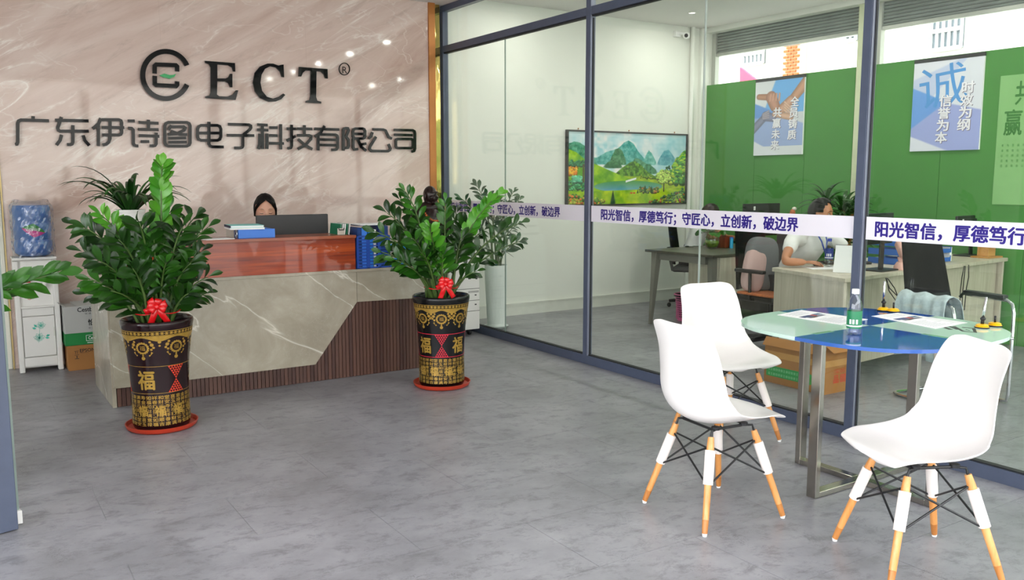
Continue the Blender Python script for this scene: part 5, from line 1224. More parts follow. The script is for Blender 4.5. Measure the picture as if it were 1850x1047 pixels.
def poster(label, ya, yb, z0, z1, kind, cols):
    t = thing('wall_poster', label, 'poster', (XG-.02, (ya+yb)/2, (z0+z1)/2), 0, 'blue and white posters on the green wall'); X = XG-.022
    MB().bx(X+.001, XG-.001, yb, ya, z0, z1).build('board', M['paper'], t)
    grid_paint('print', ya-yb, z1-z0, 110, 150, poster_img(kind), frame((X, ya, z0), (0, -1, 0), (0, 0, 1)), M['print'], t)
    MB().bx(X-.002, XG-.001, yb-.002, ya+.002, z1, z1+.035).build('hanger_bar', M['dark'], t)
    W, H = ya-yb, z1-z0
    if kind == 1:
        m = MB(); put_text(m, '诚', frame((X-.0012, ya-.13*W, z0+.46*H), (0, -1, .1), (.0, .1, 1)), .68*W, .47*H, .0)
        m.build('big_character', mat('poster_blue', '5a9ad8', .5), t)
    for s, u, v0, dv, sz in cols:
        for k, ch in enumerate(s):
            v = v0-k*dv; Y = ya-(u-.02*k*.55)*W
            for off, mm, X_ in ((.005, 'pshad', X-.0018), (0, 'ptext', X-.0026)):
                m = MB(); put_text(m, ch, frame((X_, Y-off, z0+v*H-off), (0, -1, 0), (0, 0, 1)), sz*W, sz*W*1.02*(.9 if W > .67 else 1.0), .028); m.build('character' if mm == 'ptext' else 'character_shadow', M[mm], t)
poster('poster of clasped hands with white characters on the green wall', 6.978, 6.296, 1.747, 2.575, 0, (('全员铸质', .74, .635, .145, .165), ('共赢未来', .40, .51, .145, .165)))
poster('blue calligraphy poster with large blue character on the green wall, right of the hands poster', 5.021, 4.347, 1.742, 2.572, 1, (('时效为纲', .72, .62, .135, .17), ('信誉为本', .41, .49, .135, .17)))
t = thing('scroll_reflection', 'painted reflection of a pale green scroll with dark green writing at the right end of the green wall', 'reflection', (XG-.004, 3.9, 2.0))  # a reflection in the partition glass, painted as a flat sheet on the wall
M['pale'] = mat('pale_green_reflection', '86b876', .5, var=.03); M['dkg'] = mat('dark_green_reflected_ink', '3a7a34', .5)
MB().bx(XG-.006, XG-.001, 3.72, 4.20, 1.25, 2.38).build('film', M['pale'], t)  # sheet carrying the pale green of the painted reflection
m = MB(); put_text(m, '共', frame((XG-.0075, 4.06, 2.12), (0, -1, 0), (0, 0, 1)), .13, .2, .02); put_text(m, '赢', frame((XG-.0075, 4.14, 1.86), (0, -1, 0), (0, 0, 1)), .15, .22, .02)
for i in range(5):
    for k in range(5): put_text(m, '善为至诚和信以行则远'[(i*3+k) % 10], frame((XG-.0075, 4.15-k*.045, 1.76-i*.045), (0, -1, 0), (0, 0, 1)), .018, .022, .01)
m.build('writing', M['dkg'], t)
# cctv camera
cc = thing('security_camera', 'small white dome camera in the top corner of the office', 'camera', (7.40, YB-.03, 3.1)); q = AY(YB-.12, 1240, 64)
m = MB(); m.lathe([(0, 0), (.035, 0), (.035, .02), (0, .02)], 20, (q.x-.06, YB-.03, q.z+.02), Matrix.Identity(4)); m.bx(q.x-.10, q.x-.02, YB-.05, YB-.001, q.z-.01, q.z+.06); m.tube((q.x-.05, YB-.05, q.z+.03), (q.x-.01, YB-.11, q.z+.02), .016); m.build('mount', M['white'], cc, bevel=.003)
m = MB(); m.ell((q.x, YB-.12, q.z), (.042, .045, .042)); m.build('housing', M['white'], cc, smooth=True)
m = MB(); d = (Vector((0, 0, 1.4))-q).normalized(); m.ell(tuple(Vector((q.x, YB-.12, q.z))+d*.026), (.025, .025, .025)); m.build('lens', M['black'], cc, smooth=True)

# ================================================================ OFFICE: DARK DESK
dd_ = thing('office_desk', 'dark brown office desk with splayed grey legs before the landscape painting wall', 'desk', (6.9, 6.35, 0))
M['legm'] = mat('grey_desk_leg', '77756c', .5)
A0 = G(1165, 450, .76); B0 = G(1288, 461, .76)
m = MB(); top = [(A0.x, A0.y), (B0.x, B0.y), (7.6, B0.y+.05), (7.6, A0.y+.05)]; m.prism(top, Matrix.Translation((0, 0, .735)), .025); m.build('top', M['darkdesk'], dd_, bevel=.003)
def beam(m, a, b, w_, d_=None): m.path([a, b], [w_, w_], 4)
for (x, y) in ((A0.x+.07, A0.y-.1), (B0.x+.1, B0.y+.1)):
    q = G(1175, 585) if y > 6.3 else Vector((x-.06, y-.06, 0))
    m = MB(); m.path([(x, y, .734), (x+(q.x-x)*.12, y+(q.y-y)*.12, .62), (q.x, q.y, 0)], [.052, .046, .02], 4); m.build('leg', M['legm'], dd_)
for (x, y) in ((7.5, B0.y+.15), (7.5, A0.y-.08)): m = MB(); m.path([(x, y, .734), (x+.06, y, 0)], [.05, .02], 4); m.build('leg', M['legm'], dd_)
m = MB(); m.bx(A0.x+.12, 7.5, 6.32, 6.35, .66, .733); m.bx(A0.x+.08, A0.x+.12, B0.y+.12, A0.y-.12, .66, .733); m.build('crossbar', M['legm'], dd_)
qa, qb = AY(B0.y+.03, 1300, 465), AY(B0.y+.03, 1345, 515)
MB().bx(qa.x, 7.3, B0.y+.04, B0.y+.44, .36, .733).build('pedestal', M['beige'], dd_, bevel=.003); MB().bx(qa.x+.004, 7.29, B0.y+.02, B0.y+.038, .365, .73).build('pedestal_door', M['beige'], dd_, bevel=.003)
MB().bx(7.31, 7.33, B0.y+.04, A0.y, .05, .733).build('back_panel', M['dark'], dd_)
# things on the dark desk
def on(px, py, z): v = G(px, py, z); return v
v0 = on(1286, 448, .76); vs_ = thing('glass_vase', 'round glass vase of water plants on the dark desk', 'vase', (v0.x, v0.y, .76))
m = MB(); m.lathe([(.03, 0), (.062, .015), (.078, .06), (.074, .11), (.05, .15), (.048, .165), (.058, .175)], 32, (v0.x, v0.y, .7605), cap=False); m.build('bowl', M['clearp'], vs_, smooth=True)
m = MB(); m.lathe([(0, .004), (.055, .016), (.070, .05), (.070, .075), (0, .078)], 28, (v0.x, v0.y, .7605)); m.build('water_plants', mat('water_weeds', '6f8a28', .3, var=.5, vs=40), vs_, smooth=True)
m = MB()
rs = random.Random(3)
for k in range(14):
    a = rs.uniform(0, 2*PI); el = rs.uniform(-.15, .8); L = rs.uniform(.07, .14); b = Vector((v0.x, v0.y, .93)); e = b+Vector((math.cos(a)*math.cos(el), math.sin(a)*math.cos(el), math.sin(el)))*L
    m2 = MB(); m2.path([Vector((v0.x, v0.y, .86)), b, e], .002, 5); st = m2.build('stem', M['stem'], vs_)
    d = (e-b).normalized(); vd = (Vector((0, 0, 1.4))-e).normalized(); n_ = (vd+Vector((0, 0, .6))).normalized(); n_ = (n_-d*n_.dot(d)).normalized(); x_ = d.cross(n_); S = rs.uniform(.08, .11)
    o = bpy.data.objects.new('leaf', LM_['lfm'][k % 3]); COL.objects.link(o); o.parent = st; o.matrix_parent_inverse = world_m(st).inverted(); o.matrix_basis = Matrix(((x_.x*S*.75, d.x*S, n_.x*S, e.x-d.x*.02), (x_.y*S*.75, d.y*S, n_.y*S, e.y-d.y*.02), (x_.z*S*.75, d.z*S, n_.z*S, e.z-d.z*.02), (0, 0, 0, 1)))
v1 = on(1309, 447, .76); t = thing('pen_cube', 'red brown wooden pen cube beside the vase on the dark desk', 'pen holder', (v1.x, v1.y, .76))
M['rbw'] = wood_mat('red_brown_wood', ['5a2412', '7a3418', '8a4020', '95502c'], 2, .35); s = .055
for (a, b, c, d) in ((-s, s, -s, -s+.006), (-s, s, s-.006, s), (-s, -s+.006, -s+.006, s-.006), (s-.006, s, -s+.006, s-.006)): MB().bx(v1.x+a, v1.x+b, v1.y+c, v1.y+d, .761, .88).build('side', M['rbw'], t)
MB().bx(v1.x-s, v1.x+s, v1.y-s, v1.y+s, .7605, .765).build('bottom', M['rbw'], t)
for k in range(4): m = MB(); m.tube((v1.x-.02+.012*k, v1.y, .77), (v1.x-.03+.02*k, v1.y+.02, .93), .004, n=6); m.build('pen', M['black'], t)
v2 = on(1321, 448, .76); t = thing('blue_tin', 'small light blue cylinder right of the wooden pen cube', 'tin', (v2.x, v2.y, .76)); m = MB(); m.lathe([(0, 0), (.019, 0), (.019, .10), (0, .10)], 20, (v2.x, v2.y, .761)); m.build('can', mat('cyan_tin', '2fa8d8', .35), t, smooth=40); m = MB(); m.lathe([(0, 0), (.0195, 0), (.0195, .012), (0, .012)], 20, (v2.x, v2.y, .862)); m.build('lid', mat('blue_lid', '2f6fd8', .4), t, smooth=40)
v3 = on(1250, 446, .76); t = thing('key_bunch', 'bunch of keys on the left part of the dark desk', 'keys', (v3.x, v3.y, .76)); 
m = MB()
for k in range(16): a = k*.8; m.ell((v3.x-.07+.011*k, v3.y+.02*math.sin(a), .768), (.013, .006, .006), 8, 5)
m.build('keys', M['chrome'], t, smooth=True); m = MB(); m.ell((v3.x-.07, v3.y, .7695), (.03, .016, .008)); m.build('fob', M['black'], t, smooth=True)
def monitor(name, label, x0, x1, z0, z1, y, zb, rz=0, group=None, arm=True):
    cx = (x0+x1)/2; t = thing(name, label, 'monitor', (cx, y, zb), rz, group); w_ = x1-x0
    local(MB().bx(-w_/2, w_/2, -.012, .012, z0-zb, z1-zb).build('screen_back', M['black'], bevel=.006)).parent = t
    local(MB().bx(-.11, .11, -.03, -.0125, z0-zb+.08, z0-zb+.2).build('rear_hump', M['black'], bevel=.008)).parent = t
    local(MB().bx(-.03, .03, -.045, -.031, .012, z0-zb+.16).build('stand', M['black'], bevel=.004)).parent = t
    local(MB().bx(-.13, .13, -.12, .06, .0005, .012).build('base', M['black'], bevel=.004)).parent = t
    local(MB().bx(-.14, -.11, -.0135, -.0125, z1-zb-.07, z1-zb-.03).build('sticker', M['paper'])).parent = t
    return t
qa, qb = AY(6.45, 1343, 368), AY(6.45, 1406, 366)
monitor('computer_monitor', 'black monitor seen from behind on the dark desk in front of the corner woman', qa.x, qb.x+.02, .86, qa.z, 6.45, .76, 0, 'black monitors in the office')

# ================================================================ OFFICE: BEIGE DESK
BZ = .78
bd_ = thing('office_desk', 'long beige office desk with the seated man at its left end', 'desk', (6.6, 4.2, 0))
P = [Vector((5.25, 3.78, 0)), Vector((7.88, 4.015, 0)), Vector((7.88, 4.80, 0)), Vector((5.43, 4.58, 0))]
def inset(P, d):
    c = sum(P, Vector())/len(P); return [(p.x+(c.x-p.x)*d, p.y+(c.y-p.y)*d*3) for p in P]
m = MB(); m.prism([(p.x, p.y) for p in P], Matrix.Translation((0, 0, BZ-.03)), .03); m.build('top', M['beige'], bd_, bevel=.003)
def wallp(a, b, th, z0, z1, nm, mm, bev=.002):
    a = Vector((a[0], a[1], 0)); b = Vector((b[0], b[1], 0)); d = (b-a); n = Vector((-d.y, d.x, 0)).normalized()*th
    m = MB(); m.prism([(a.x, a.y), (b.x, b.y), (b.x+n.x, b.y+n.y), (a.x+n.x, a.y+n.y)], Matrix.Translation((0, 0, z0)), z1-z0); return m.build(nm, M[mm], bd_, bevel=bev)
wallp((5.445, 4.565), (5.268, 3.80), .028, 0.001, BZ-.0305, 'end_panel', 'beige'); wallp((7.85, 4.03), (7.85, 4.77), .028, .001, BZ-.0305, 'end_panel', 'beige')
wallp((5.31, 3.85), (7.81, 4.075), .02, .12, BZ-.0305, 'front_panel', 'beige')
# cables hanging on the front
cbx = []
M['cab'] = mat('black_cable', '111112', .5)
def cable(label, pts, r=.004): m = MB(); m.path(pts, r, 6); tag(m.build('cable', M['cab'], smooth=True), label, 'cable', 'cables hanging at the beige desk')
def yfront(x, d=.03): return 3.78+(x-5.25)*.0894-d
def cpt(px, py, d=.03):
    # point on the plane just before the front edge of the beige desk
    o = Vector((0, 0, CAM_H)); r_ = _f+_r*((px-925)/F_PX)-_u*((py-523.5)/F_PX); n = Vector((.0894, -1, 0)); return o+r_*((n.dot(Vector((5.25, 3.78-d, 0)))-n.dot(o))/n.dot(r_))
for k, pts in enumerate((((1600, 502), (1607, 520), (1622, 535), (1640, 545)), ((1602, 502), (1606, 525), (1620, 545), (1632, 560)), ((1604, 503), (1616, 520), (1626, 545), (1634, 555)), ((1742, 480), (1738, 500), (1735, 525), (1734, 545)), ((1744, 480), (1742, 500), (1739, 530), (1738, 560)), ((1750, 478), (1750, 500), (1746, 520), (1742, 560)))):
    cable('%s black cable hanging below the beige desk edge, %s of the black chair' % (('upper curved', 'lower curved', 'inner curved', 'left straight', 'middle straight', 'right straight')[k], 'left' if k < 3 else 'right'), [cpt(*p) for p in pts])
# things on it
def bp_(px, py): return G(px, py, BZ)
monitor('computer_monitor', 'black monitor on a stand left of the black chair, behind the blue post', 5.75, 6.16, .98, AY(3.98, 1600, 385).z, 4.02, BZ, math.radians(5), 'black monitors in the office')
qa, qb = AY(4.35, 1724, 390), AY(4.35, 1775, 386)
monitor('computer_monitor', 'black monitor above the right part of the slogan band on the beige desk', qa.x, qb.x, .92, qa.z, 4.35, BZ, math.radians(5), 'black monitors in the office')
# calendar
q = bp_(1530, 492); t = thing('desk_calendar', 'white tent calendar standing at the near corner of the beige desk', 'calendar', (q.x, q.y, BZ))
Fx = Vector((.42, -.907, 0)); b0 = Vector((q.x, q.y+.02, BZ+.001))
for s_, nm in ((-1, 'front_page'), (1, 'back_page')):
    n_ = Vector((.907, .42, 0)); a = b0-Fx*.075+n_*.045*s_; b = b0+Fx*.075+n_*.045*s_; tp = Vector((0, 0, .20)); m = MB()
    m.add([a, b, b0+Fx*.07+tp, b0-Fx*.07+tp], [(0, 1, 2, 3)]); m.build(nm, M['paper'], t, solid=.003)
m = MB(); m.path([b0+Fx*(-.07+.14*k/40)+Vector((0, 0, .202+.006*math.cos(k*2))) for k in range(41)], .002, 5); m.build('spiral_binding', M['dark'], t)
q = bp_(1497, 482); bottle('water_bottle', 'clear water bottle with dark blue label and blue cap beside the man', (q.x, q.y, BZ+.001), .225, .032, 'capblue', 'labblue', None, (.28, .66))
q = bp_(1478, 480); t = thing('computer_mouse', 'black mouse under the hand of the seated man', 'mouse', (q.x, q.y, BZ)); m = MB(); m.ell((q.x, q.y, BZ+.015), (.055, .032, .019)); m.v = [(x, y, max(z, BZ+.001)) for x, y, z in m.v]; m.build('body', M['black'], t, smooth=True); m = MB(); m.ell((q.x+.02, q.y, BZ+.033), (.008, .004, .004)); m.build('wheel', M['dark'], t, smooth=True)
q = bp_(1490, 483); tag(MB().box((q.x+.02, q.y-.05, BZ+.0015), (.40, .22, .002), -.5).build('paper_sheet', M['paper']), 'white paper lying under the water bottle on the beige desk', 'paper')
q = bp_(1520, 478); t = thing('keyboard', 'black keyboard half hidden by the white calendar', 'keyboard', (q.x, q.y, BZ)); MB().box((q.x+.10, q.y+.03, BZ+.011), (.38, .13, .018), -.5).build('board', M['black'], t, bevel=.003)
m = MB()
for i in range(4):
    for k in range(12):
        l = Matrix.Translation((q.x+.10, q.y+.03, BZ+.0215)) @ Euler((0, 0, -.5)).to_matrix().to_4x4(); m.box((-.165+k*.03, -.045+i*.03, 0), (.024, .024, .004), 0, l)
k_ = m.build('keys', M['dark'], t); k_['kind'] = 'stuff'
# pink mini fan / holder
M['pinkp'] = mat('pale_pink_plastic', 'e6b5a6', .4, var=.02); q = bp_(1627, 487)
t = thing('pink_fan', 'pale pink plastic desk fan behind the black cables on the beige desk', 'fan', (q.x, q.y, BZ))
m = MB(); m.lathe([(0, 0), (.055, 0), (.05, .03), (.03, .06), (0, .065)], 24, (q.x, q.y, BZ+.001)); m.build('base', M['pinkp'], t, smooth=40)
FQ = Matrix.Translation((q.x, q.y, BZ+.155)) @ Euler((1.15, .25, .5)).to_matrix().to_4x4(); m = MB(); m.lathe([(0, -.035), (.06, -.035), (.085, -.01), (.085, .01), (.07, .035), (0, .035)], 6, (0, 0, 0), FQ); m.build('head', M['pinkp'], t, bevel=.008)
m = MB(); m.path([(q.x, q.y, BZ+.06), (q.x, q.y+.01, BZ+.1)], .02); m.build('neck', M['pinkp'], t)
m = MB()
for i in range(7): m.box((0, -.045+i*.015, .037), (.08, .005, .003), 0, FQ)
m.build('grille', M['dark'], t)
# blue document trays
M['bl'] = mat('blue_tray', '2a64b8', .4)
def tray(label, px, py, w_, n):
    q = bp_(px, py); t = thing('document_tray', label, 'document tray', (q.x, q.y, BZ), 0, 'blue trays on the beige desk')
    for k in range(n):
        z = BZ+.001+k*.075
        MB().bx(q.x-w_/2, q.x+w_/2, q.y, q.y+.3, z, z+.004).build('shelf', M['bl'], t); MB().bx(q.x-w_/2, q.x-w_/2+.004, q.y, q.y+.3, z+.0045, z+.05).build('side', M['bl'], t); MB().bx(q.x+w_/2-.004, q.x+w_/2, q.y, q.y+.3, z+.0045, z+.05).build('side', M['bl'], t)
        MB().bx(q.x-w_/2+.005, q.x+w_/2-.005, q.y, q.y+.004, z+.0045, z+.035).build('lip', M['bl'], t); MB().bx(q.x-w_/2+.01, q.x+w_/2-.01, q.y+.02, q.y+.28, z+.0045, z+.012).build('papers', M['paper'], t)
    for sx in (-1, 1): MB().bx(q.x+sx*(w_/2+.004)-.003, q.x+sx*(w_/2+.004)+.003, q.y+.15, q.y+.16, BZ+.001, BZ+.001+.075*n).build('riser', M['chrome'], t)
tray('blue document trays with papers right of the black chair back', 1703, 473, .24, 3)
tray('blue tray edge glimpsed left of the black chair back', 1640, 478, .2, 3)
q = bp_(1719, 472); tag(MB().bx(q.x, q.x+.03, q.y+.02, q.y+.16, BZ+.001, BZ+.12).build('white_box', M['paper']), 'upright white card box beside the blue trays', 'box')
q = Vector((7.755, 4.06, BZ)); t = thing('wooden_box', 'small light wooden box on a board at the right end of the beige desk', 'box', (q.x, q.y, BZ)); M['lw'] = wood_mat('light_wood', ['a8753a', 'bf8c4c', 'cc9a5a', 'd8a868'], 0, .5)
MB().bx(q.x-.12, q.x+.12, q.y, q.y+.16, BZ+.001, BZ+.014).build('board', M['lw'], t); MB().bx(q.x-.07, q.x+.05, q.y+.03, q.y+.13, BZ+.0145, BZ+.12).build('box', M['lw'], t, bevel=.003); MB().bx(q.x-.06, q.x+.04, q.y+.04, q.y+.12, BZ+.121, BZ+.15).build('papers', M['paper'], t)
q = bp_(1572, 480); t = thing('paper_cup', 'paper cup with a brown sleeve by the monitor stand', 'cup', (q.x-.05, q.y+.06, BZ)); m = MB(); m.lathe([(0, 0), (.027, 0), (.036, .09), (.038, .092), (.034, .09), (0, .07)], 24, (q.x-.05, q.y+.06, BZ+.001)); m.build('cup', M['paper'], t, smooth=50); m = MB(); m.lathe([(.0305, .028), (.0348, .062)], 24, (q.x-.05, q.y+.06, BZ+.001), cap=False); m.build('sleeve', M['kraft'], t, smooth=True)

# ================================================================ OFFICE: FLOOR THINGS
cb_ = thing('cardboard_box', 'open brown cardboard box with green label on the floor behind the glass', 'box', (5.09, 3.95, 0)); X0, X1, Y0, Y1, H_ = 4.95, 5.235, 3.69, 4.21, .31
MB().bx(X0, X0+.006, Y0, Y1, .001, H_).bx(X1-.006, X1, Y0, Y1, .001, H_).bx(X0+.006, X1-.006, Y0, Y0+.006, .001, H_).bx(X0+.006, X1-.006, Y1-.006, Y1, .001, H_).bx(X0, X1, Y0, Y1, .0005, .001).build('carton', M['kraft'], cb_)
MB().box((X0-.014, (Y0+Y1)/2, H_-.004), (.07, .51, .004), 0, None, 0, -.95).build('flap', M['kraft'], cb_); MB().box(((X0+X1)/2, Y0-.03, H_+.01), (.27, .08, .004), 0, None, .5).build('flap', M['kraft'], cb_); MB().box((X1-.01, (Y0+Y1)/2, H_+.04), (.09, .5, .004), 0, None, 0, 1.2).build('flap', M['kraft'], cb_)
MB().bx(X0-.001, X0-.0002, Y0+.005, Y1-.01, .19, .235).build('tape', M['tape'], cb_); MB().bx(X0, X1, Y0-.001, Y0-.0002, .19, .235).build('tape', M['tape'], cb_)
pts = [(Y1-.02, .05), (Y0+.12, .05)]+[(Y0+.12-.038*math.sin(a), .088-.038*math.cos(a)) for a in [PI*i/10 for i in range(11)]]+[(Y0+.12, .126), (Y1-.02, .126)]
m = MB(); m.prism([(-a, b) for a, b in pts], frame((X0-.0002, 0, 0), (0, -1, 0), (0, 0, 1)), .0008); m.build('green_label', mat('label_green2', '2f9a4c', .6), cb_)
m = MB()
for z, n in ((.103, 13), (.068, 16)):
    for k in range(n): put_text(m, '田王目日回'[k % 5], frame((X0-.0014, Y1-.04-k*.0225, z-.008), (0, -1, 0), (0, 0, 1)), .014, .016, .02)
m.build('label_lettering', mat('pale_green_ink', '8fd0a0', .6), cb_)
m = MB()
for k in range(2): put_text(m, '品固'[k], frame((X0+.10+k*.075, Y0-.0014, .07), (1, 0, 0), (0, 0, 1)), .055, .055, .03); 
put_text(m, '深圳', frame((X0+.10, Y0-.0014, .135), (1, 0, 0), (0, 0, 1)), .12, .035, .01); m.build('red_lettering', mat('red_ink', 'c8442c', .6), cb_)
t = thing('paper_bag', 'white paper bag standing inside the open cardboard box', 'bag', (5.06, 4.03, .01)); m = MB(); m.prism([(5.0, 3.93), (5.15, 3.95), (5.14, 4.14), (5.0, 4.13)], Matrix.Translation((0, 0, .01)), .40); m.build('bag', M['paper'], t); m = MB(); m.path([(4.998, 4.08-.0+.04*math.cos(a), .40+.06*math.sin(a)) for a in [PI*i/10 for i in range(11)]], .003, 6); m.build('handle', M['paper'], t)
m = MB(); put_text(m, '兰', frame((4.9985, 4.0, .31), (0, -1, 0), (0, 0, 1)), .03, .04, .0); m.build('print', M['dark'], t)
# pink basket
q = G(1239, 578); t = thing('waste_basket', 'pink perforated waste basket under the dark desk, behind the white chair', 'waste basket', (q.x, q.y, 0)); M['pk'] = mat('pink_plastic', 'd86a9c', .4)
n = 28; m = MB()
for i in range(10):
    z = .03+i*.024; r = .085+.035*z/.27; m.lathe([(r, 0), (r+.003, 0), (r+.003, .008), (r, .008), (r, 0)], n*2, (q.x, q.y, z), cap=False)
for k in range(n):
    a = 2*PI*k/n; m.box((q.x+.1025*math.cos(a), q.y+.1025*math.sin(a), .14), (.003, .008, .245), a, None)
m.build('lattice', M['pk'], t); m = MB(); m.lathe([(.118, 0), (.13, 0), (.13, .02), (.122, .022), (.118, .02)], 40, (q.x, q.y, .262), cap=False); m.build('rim', M['pk'], t, smooth=40); m = MB(); m.lathe([(0, .001), (.09, .001), (.088, .03), (0, .03)], 40, (q.x, q.y, 0)); m.build('base', M['pk'], t)
m = MB(); m.lathe([(.132, -.01), (.131, .006), (.118, .004), (.108, -.03), (.082, -.2), (.076, -.235), (0, -.235)], 30, (q.x, q.y, .268), cap=False); m.build('bin_liner', M['black'], t, smooth=True)
# dracaena
PD = (7.28, 5.3, 0); t = thing('potted_plant', 'tall corn plant with strap leaves behind the head of the seated man', 'plant', PD)
m = MB(); m.lathe([(0, 0), (.13, 0), (.15, .3), (.155, .32), (.14, .32), (.135, .29), (0, .28)], 36, PD); m.build('pot', M['pwhite'], t, smooth=50)
for (dx, dy, h, cnt, L) in ((0, 0, 1.18, 30, .36), (.05, -.06, .98, 26, .34), (-.13, .1, 1.28, 24, .34), (.14, .0, 1.18, 24, .34), (-.08, -.05, .85, 18, .3)):
    m = MB(); m.path([(PD[0]+dx*.3, PD[1]+dy*.3, .28), (PD[0]+dx, PD[1]+dy, h)], [.022, .016], 8); m.build('trunk', M['kraft'], t, smooth=True)
    for k in range(cnt):
        az = k*2.4; f = k/cnt; strap(t, (PD[0]+dx, PD[1]+dy, h-.12+.14*f), L*(1-.25*f)*random.uniform(.85, 1.1), az, .15+1.15*f, .040, droop=1.0)
# orange figure beside the plant
q = AY(5.64, 1432, 380); t = thing('toy_figure', 'small orange brown figure with a pale top beside the corn plant', 'figurine', (q.x, q.y, q.z-.05))
ob = thing('filing_cabinet', 'low grey cabinet behind the man carrying the orange figure, hidden by the slogan band', 'cabinet', (q.x, q.y, 0)); MB().bx(q.x-.10, q.x+.08, q.y-.05, q.y+.10, 0, q.z-.10).build('body', M['dark'], ob, bevel=.004); MB().bx(q.x-.09, q.x+.07, q.y-.062, q.y-.051, .05, q.z-.13).build('door', M['dark'], ob)
M['orp'] = mat('orange_brown_clay', 'a8561f', .5, var=.2); m = MB(); m.ell((q.x-.02, q.y, q.z-.065), (.07, .03, .034)); m.ell((q.x+.0, q.y, q.z-.02), (.03, .025, .035)); m.path([(q.x-.06, q.y, q.z-.05), (q.x-.02, q.y, q.z-.03)], .014); m.build('body', M['orp'], t, smooth=True); m = MB(); m.ell((q.x+.012, q.y-.01, q.z+.018), (.024, .022, .018)); m.build('pale_top', M['cream'], t, smooth=True)
# office chairs ---------------------------------------------------------------------
def mesh_back(t, m4, w_, h, tilt, mm='black', top=.78):
    vs = []; n = 10; k_ = 12
    for j in range(k_+1):
        for i in range(n+1):
            u = -1+2*i/n; v = j/k_; ww = w_/2*(1-(1-top)*v); vs.append((u*ww, .05*(1-u*u)+tilt*v*h, v*h))
    m = MB(); m.add(vs, [(j*(n+1)+i, j*(n+1)+i+1, (j+1)*(n+1)+i+1, (j+1)*(n+1)+i) for j in range(k_) for i in range(n)]); m.v = [tuple(m4 @ Vector(v)) for v in m.v]; return m
def office_chair(name, label, loc, rz, kind, arms=True, star=True, back_h=.62, bw=.44, tilt=.14, group='black office chairs'):
    t = thing(name, label, 'chair', loc, rz, group)
    L_ = lambda o: (setattr(o, 'parent', t), o)[1]
    m = MB(); m.box((0, 0, .465), (.46, .44, .06)); o = L_(local(m.build('seat', M['black'], bevel=.02)))
    L_(local(mesh_back(t, Matrix.Translation((0, .20, .52)), bw, back_h, tilt).build('backrest', mat('black_mesh_fabric', '0b0c0d', .85, spec=.2), smooth=True, solid=.02)))
    m = MB(); m.path([(0, .1, .43), (0, .25, .44), (0, .275, .56), (0, .30, .70)], .02, 8); L_(local(m.build('back_support', M['black'], smooth=True)))
    for sx in (-1, 1):
        m = MB(); m.box((sx*.27, .005, .70), (.055, .31, .03)); a = L_(local(m.build('armrest', M['black'], bevel=.01)))
        if star: m = MB(); m.path([(sx*.2, .0, .45), (sx*.27, .0, .46), (sx*.275, 0, .69)], .014, 8)
        else: m = MB(); m.path([(sx*.26, .19, .66), (sx*.265, .17, .69), (sx*.27, .1, .683)], .012, 8); 
        L_(local(m.build('arm_bracket', M['black'], smooth=True)))
    if star:
        m = MB(); m.tube((0, 0, .10), (0, 0, .435), .025); L_(local(m.build('gas_column', M['black'], smooth=40)))
        for k in range(5):
            a = 2*PI*k/5+.3; e = (.28*math.cos(a), .28*math.sin(a)); m = MB(); m.path([(0, 0, .11), (e[0], e[1], .075)], [.026, .018], 8); L_(local(m.build('base_arm', M['black'], smooth=True)))
            m = MB(); m.ell((e[0], e[1], .028), (.024, .024, .027), 12, 8); L_(local(m.build('castor', M['black'], smooth=True)))
    else:
        for sx in (-1, 1):
            m = MB(); m.path([(sx*.27, .12, .683), (sx*.27, -.16, .683), (sx*.27, -.20, .66), (sx*.27, -.215, .60), (sx*.25, -.23, .06), (sx*.25, -.22, .022), (sx*.25, -.15, .014), (sx*.25, .2, .014), (sx*.24, .245, .016), (sx*.2, .26, .016), (0, .26, .016)], .0125, 10); L_(local(m.build('sled_frame', M['chrome'], smooth=True)))
        m = MB(); m.path([(-.25, -.1, .43), (.25, -.1, .43)], .011, 8); m.path([(-.25, .12, .43), (.25, .12, .43)], .011, 8); m.path([(-.25, -.24, .44), (-.25, .2, .42)], .011, 8); m.path([(.25, -.24, .44), (.25, .2, .42)], .011, 8); L_(local(m.build('seat_frame', M['chrome'], smooth=True)))
    return t
bc = office_chair('office_chair', 'black cantilever office chair with a pale jacket on its arm, behind the glass', (5.57, 3.15, 0), math.radians(-10), 0, star=False, back_h=.66, bw=.44, tilt=.22)
# jacket over the near arm
M['denim'] = mat('pale_blue_denim', 'b2c0c3', .85, var=.12, vs=60, bump=.3, bs=260); jk = thing('jacket', 'pale blue jacket draped over the near arm of the black chair', 'jacket', (5.17, 3.2, .72))
def drape():
    n, k_ = 40, 26; vs = []; prof = [(-.045, .33), (-.065, .44), (-.072, .55), (-.07, .64), (-.055, .695), (-.025, .722), (.01, .728), (.05, .715), (.085, .69), (.11, .64), (.13, .58), (.135, .52), (.14, .45)]
    for j in range(k_+1):
        f = j/k_*(len(prof)-1); i0 = min(len(prof)-2, int(f)); u = f-i0; px_ = prof[i0][0]*(1-u)+prof[i0+1][0]*u; pz_ = prof[i0][1]*(1-u)+prof[i0+1][1]*u
        for i in range(n+1):
            s = i/n; y = -.17+.38*s; wv = .014*math.sin(s*17+j*.25)+.010*math.sin(s*31+1.3-j*.4); lw = 1-min(1, abs(pz_-.72)*3)
            vs.append((px_+wv*(1-.6*lw), y*(1+.10*(1-lw)*math.sin(3*s)), pz_+.008*math.sin(s*14)*lw-(.10*abs(s-.6) if j < 2 else 0)))
    m = MB(); m.add(vs, [(j*(n+1)+i, j*(n+1)+i+1, (j+1)*(n+1)+i+1, (j+1)*(n+1)+i) for j in range(k_) for i in range(n)]); return m
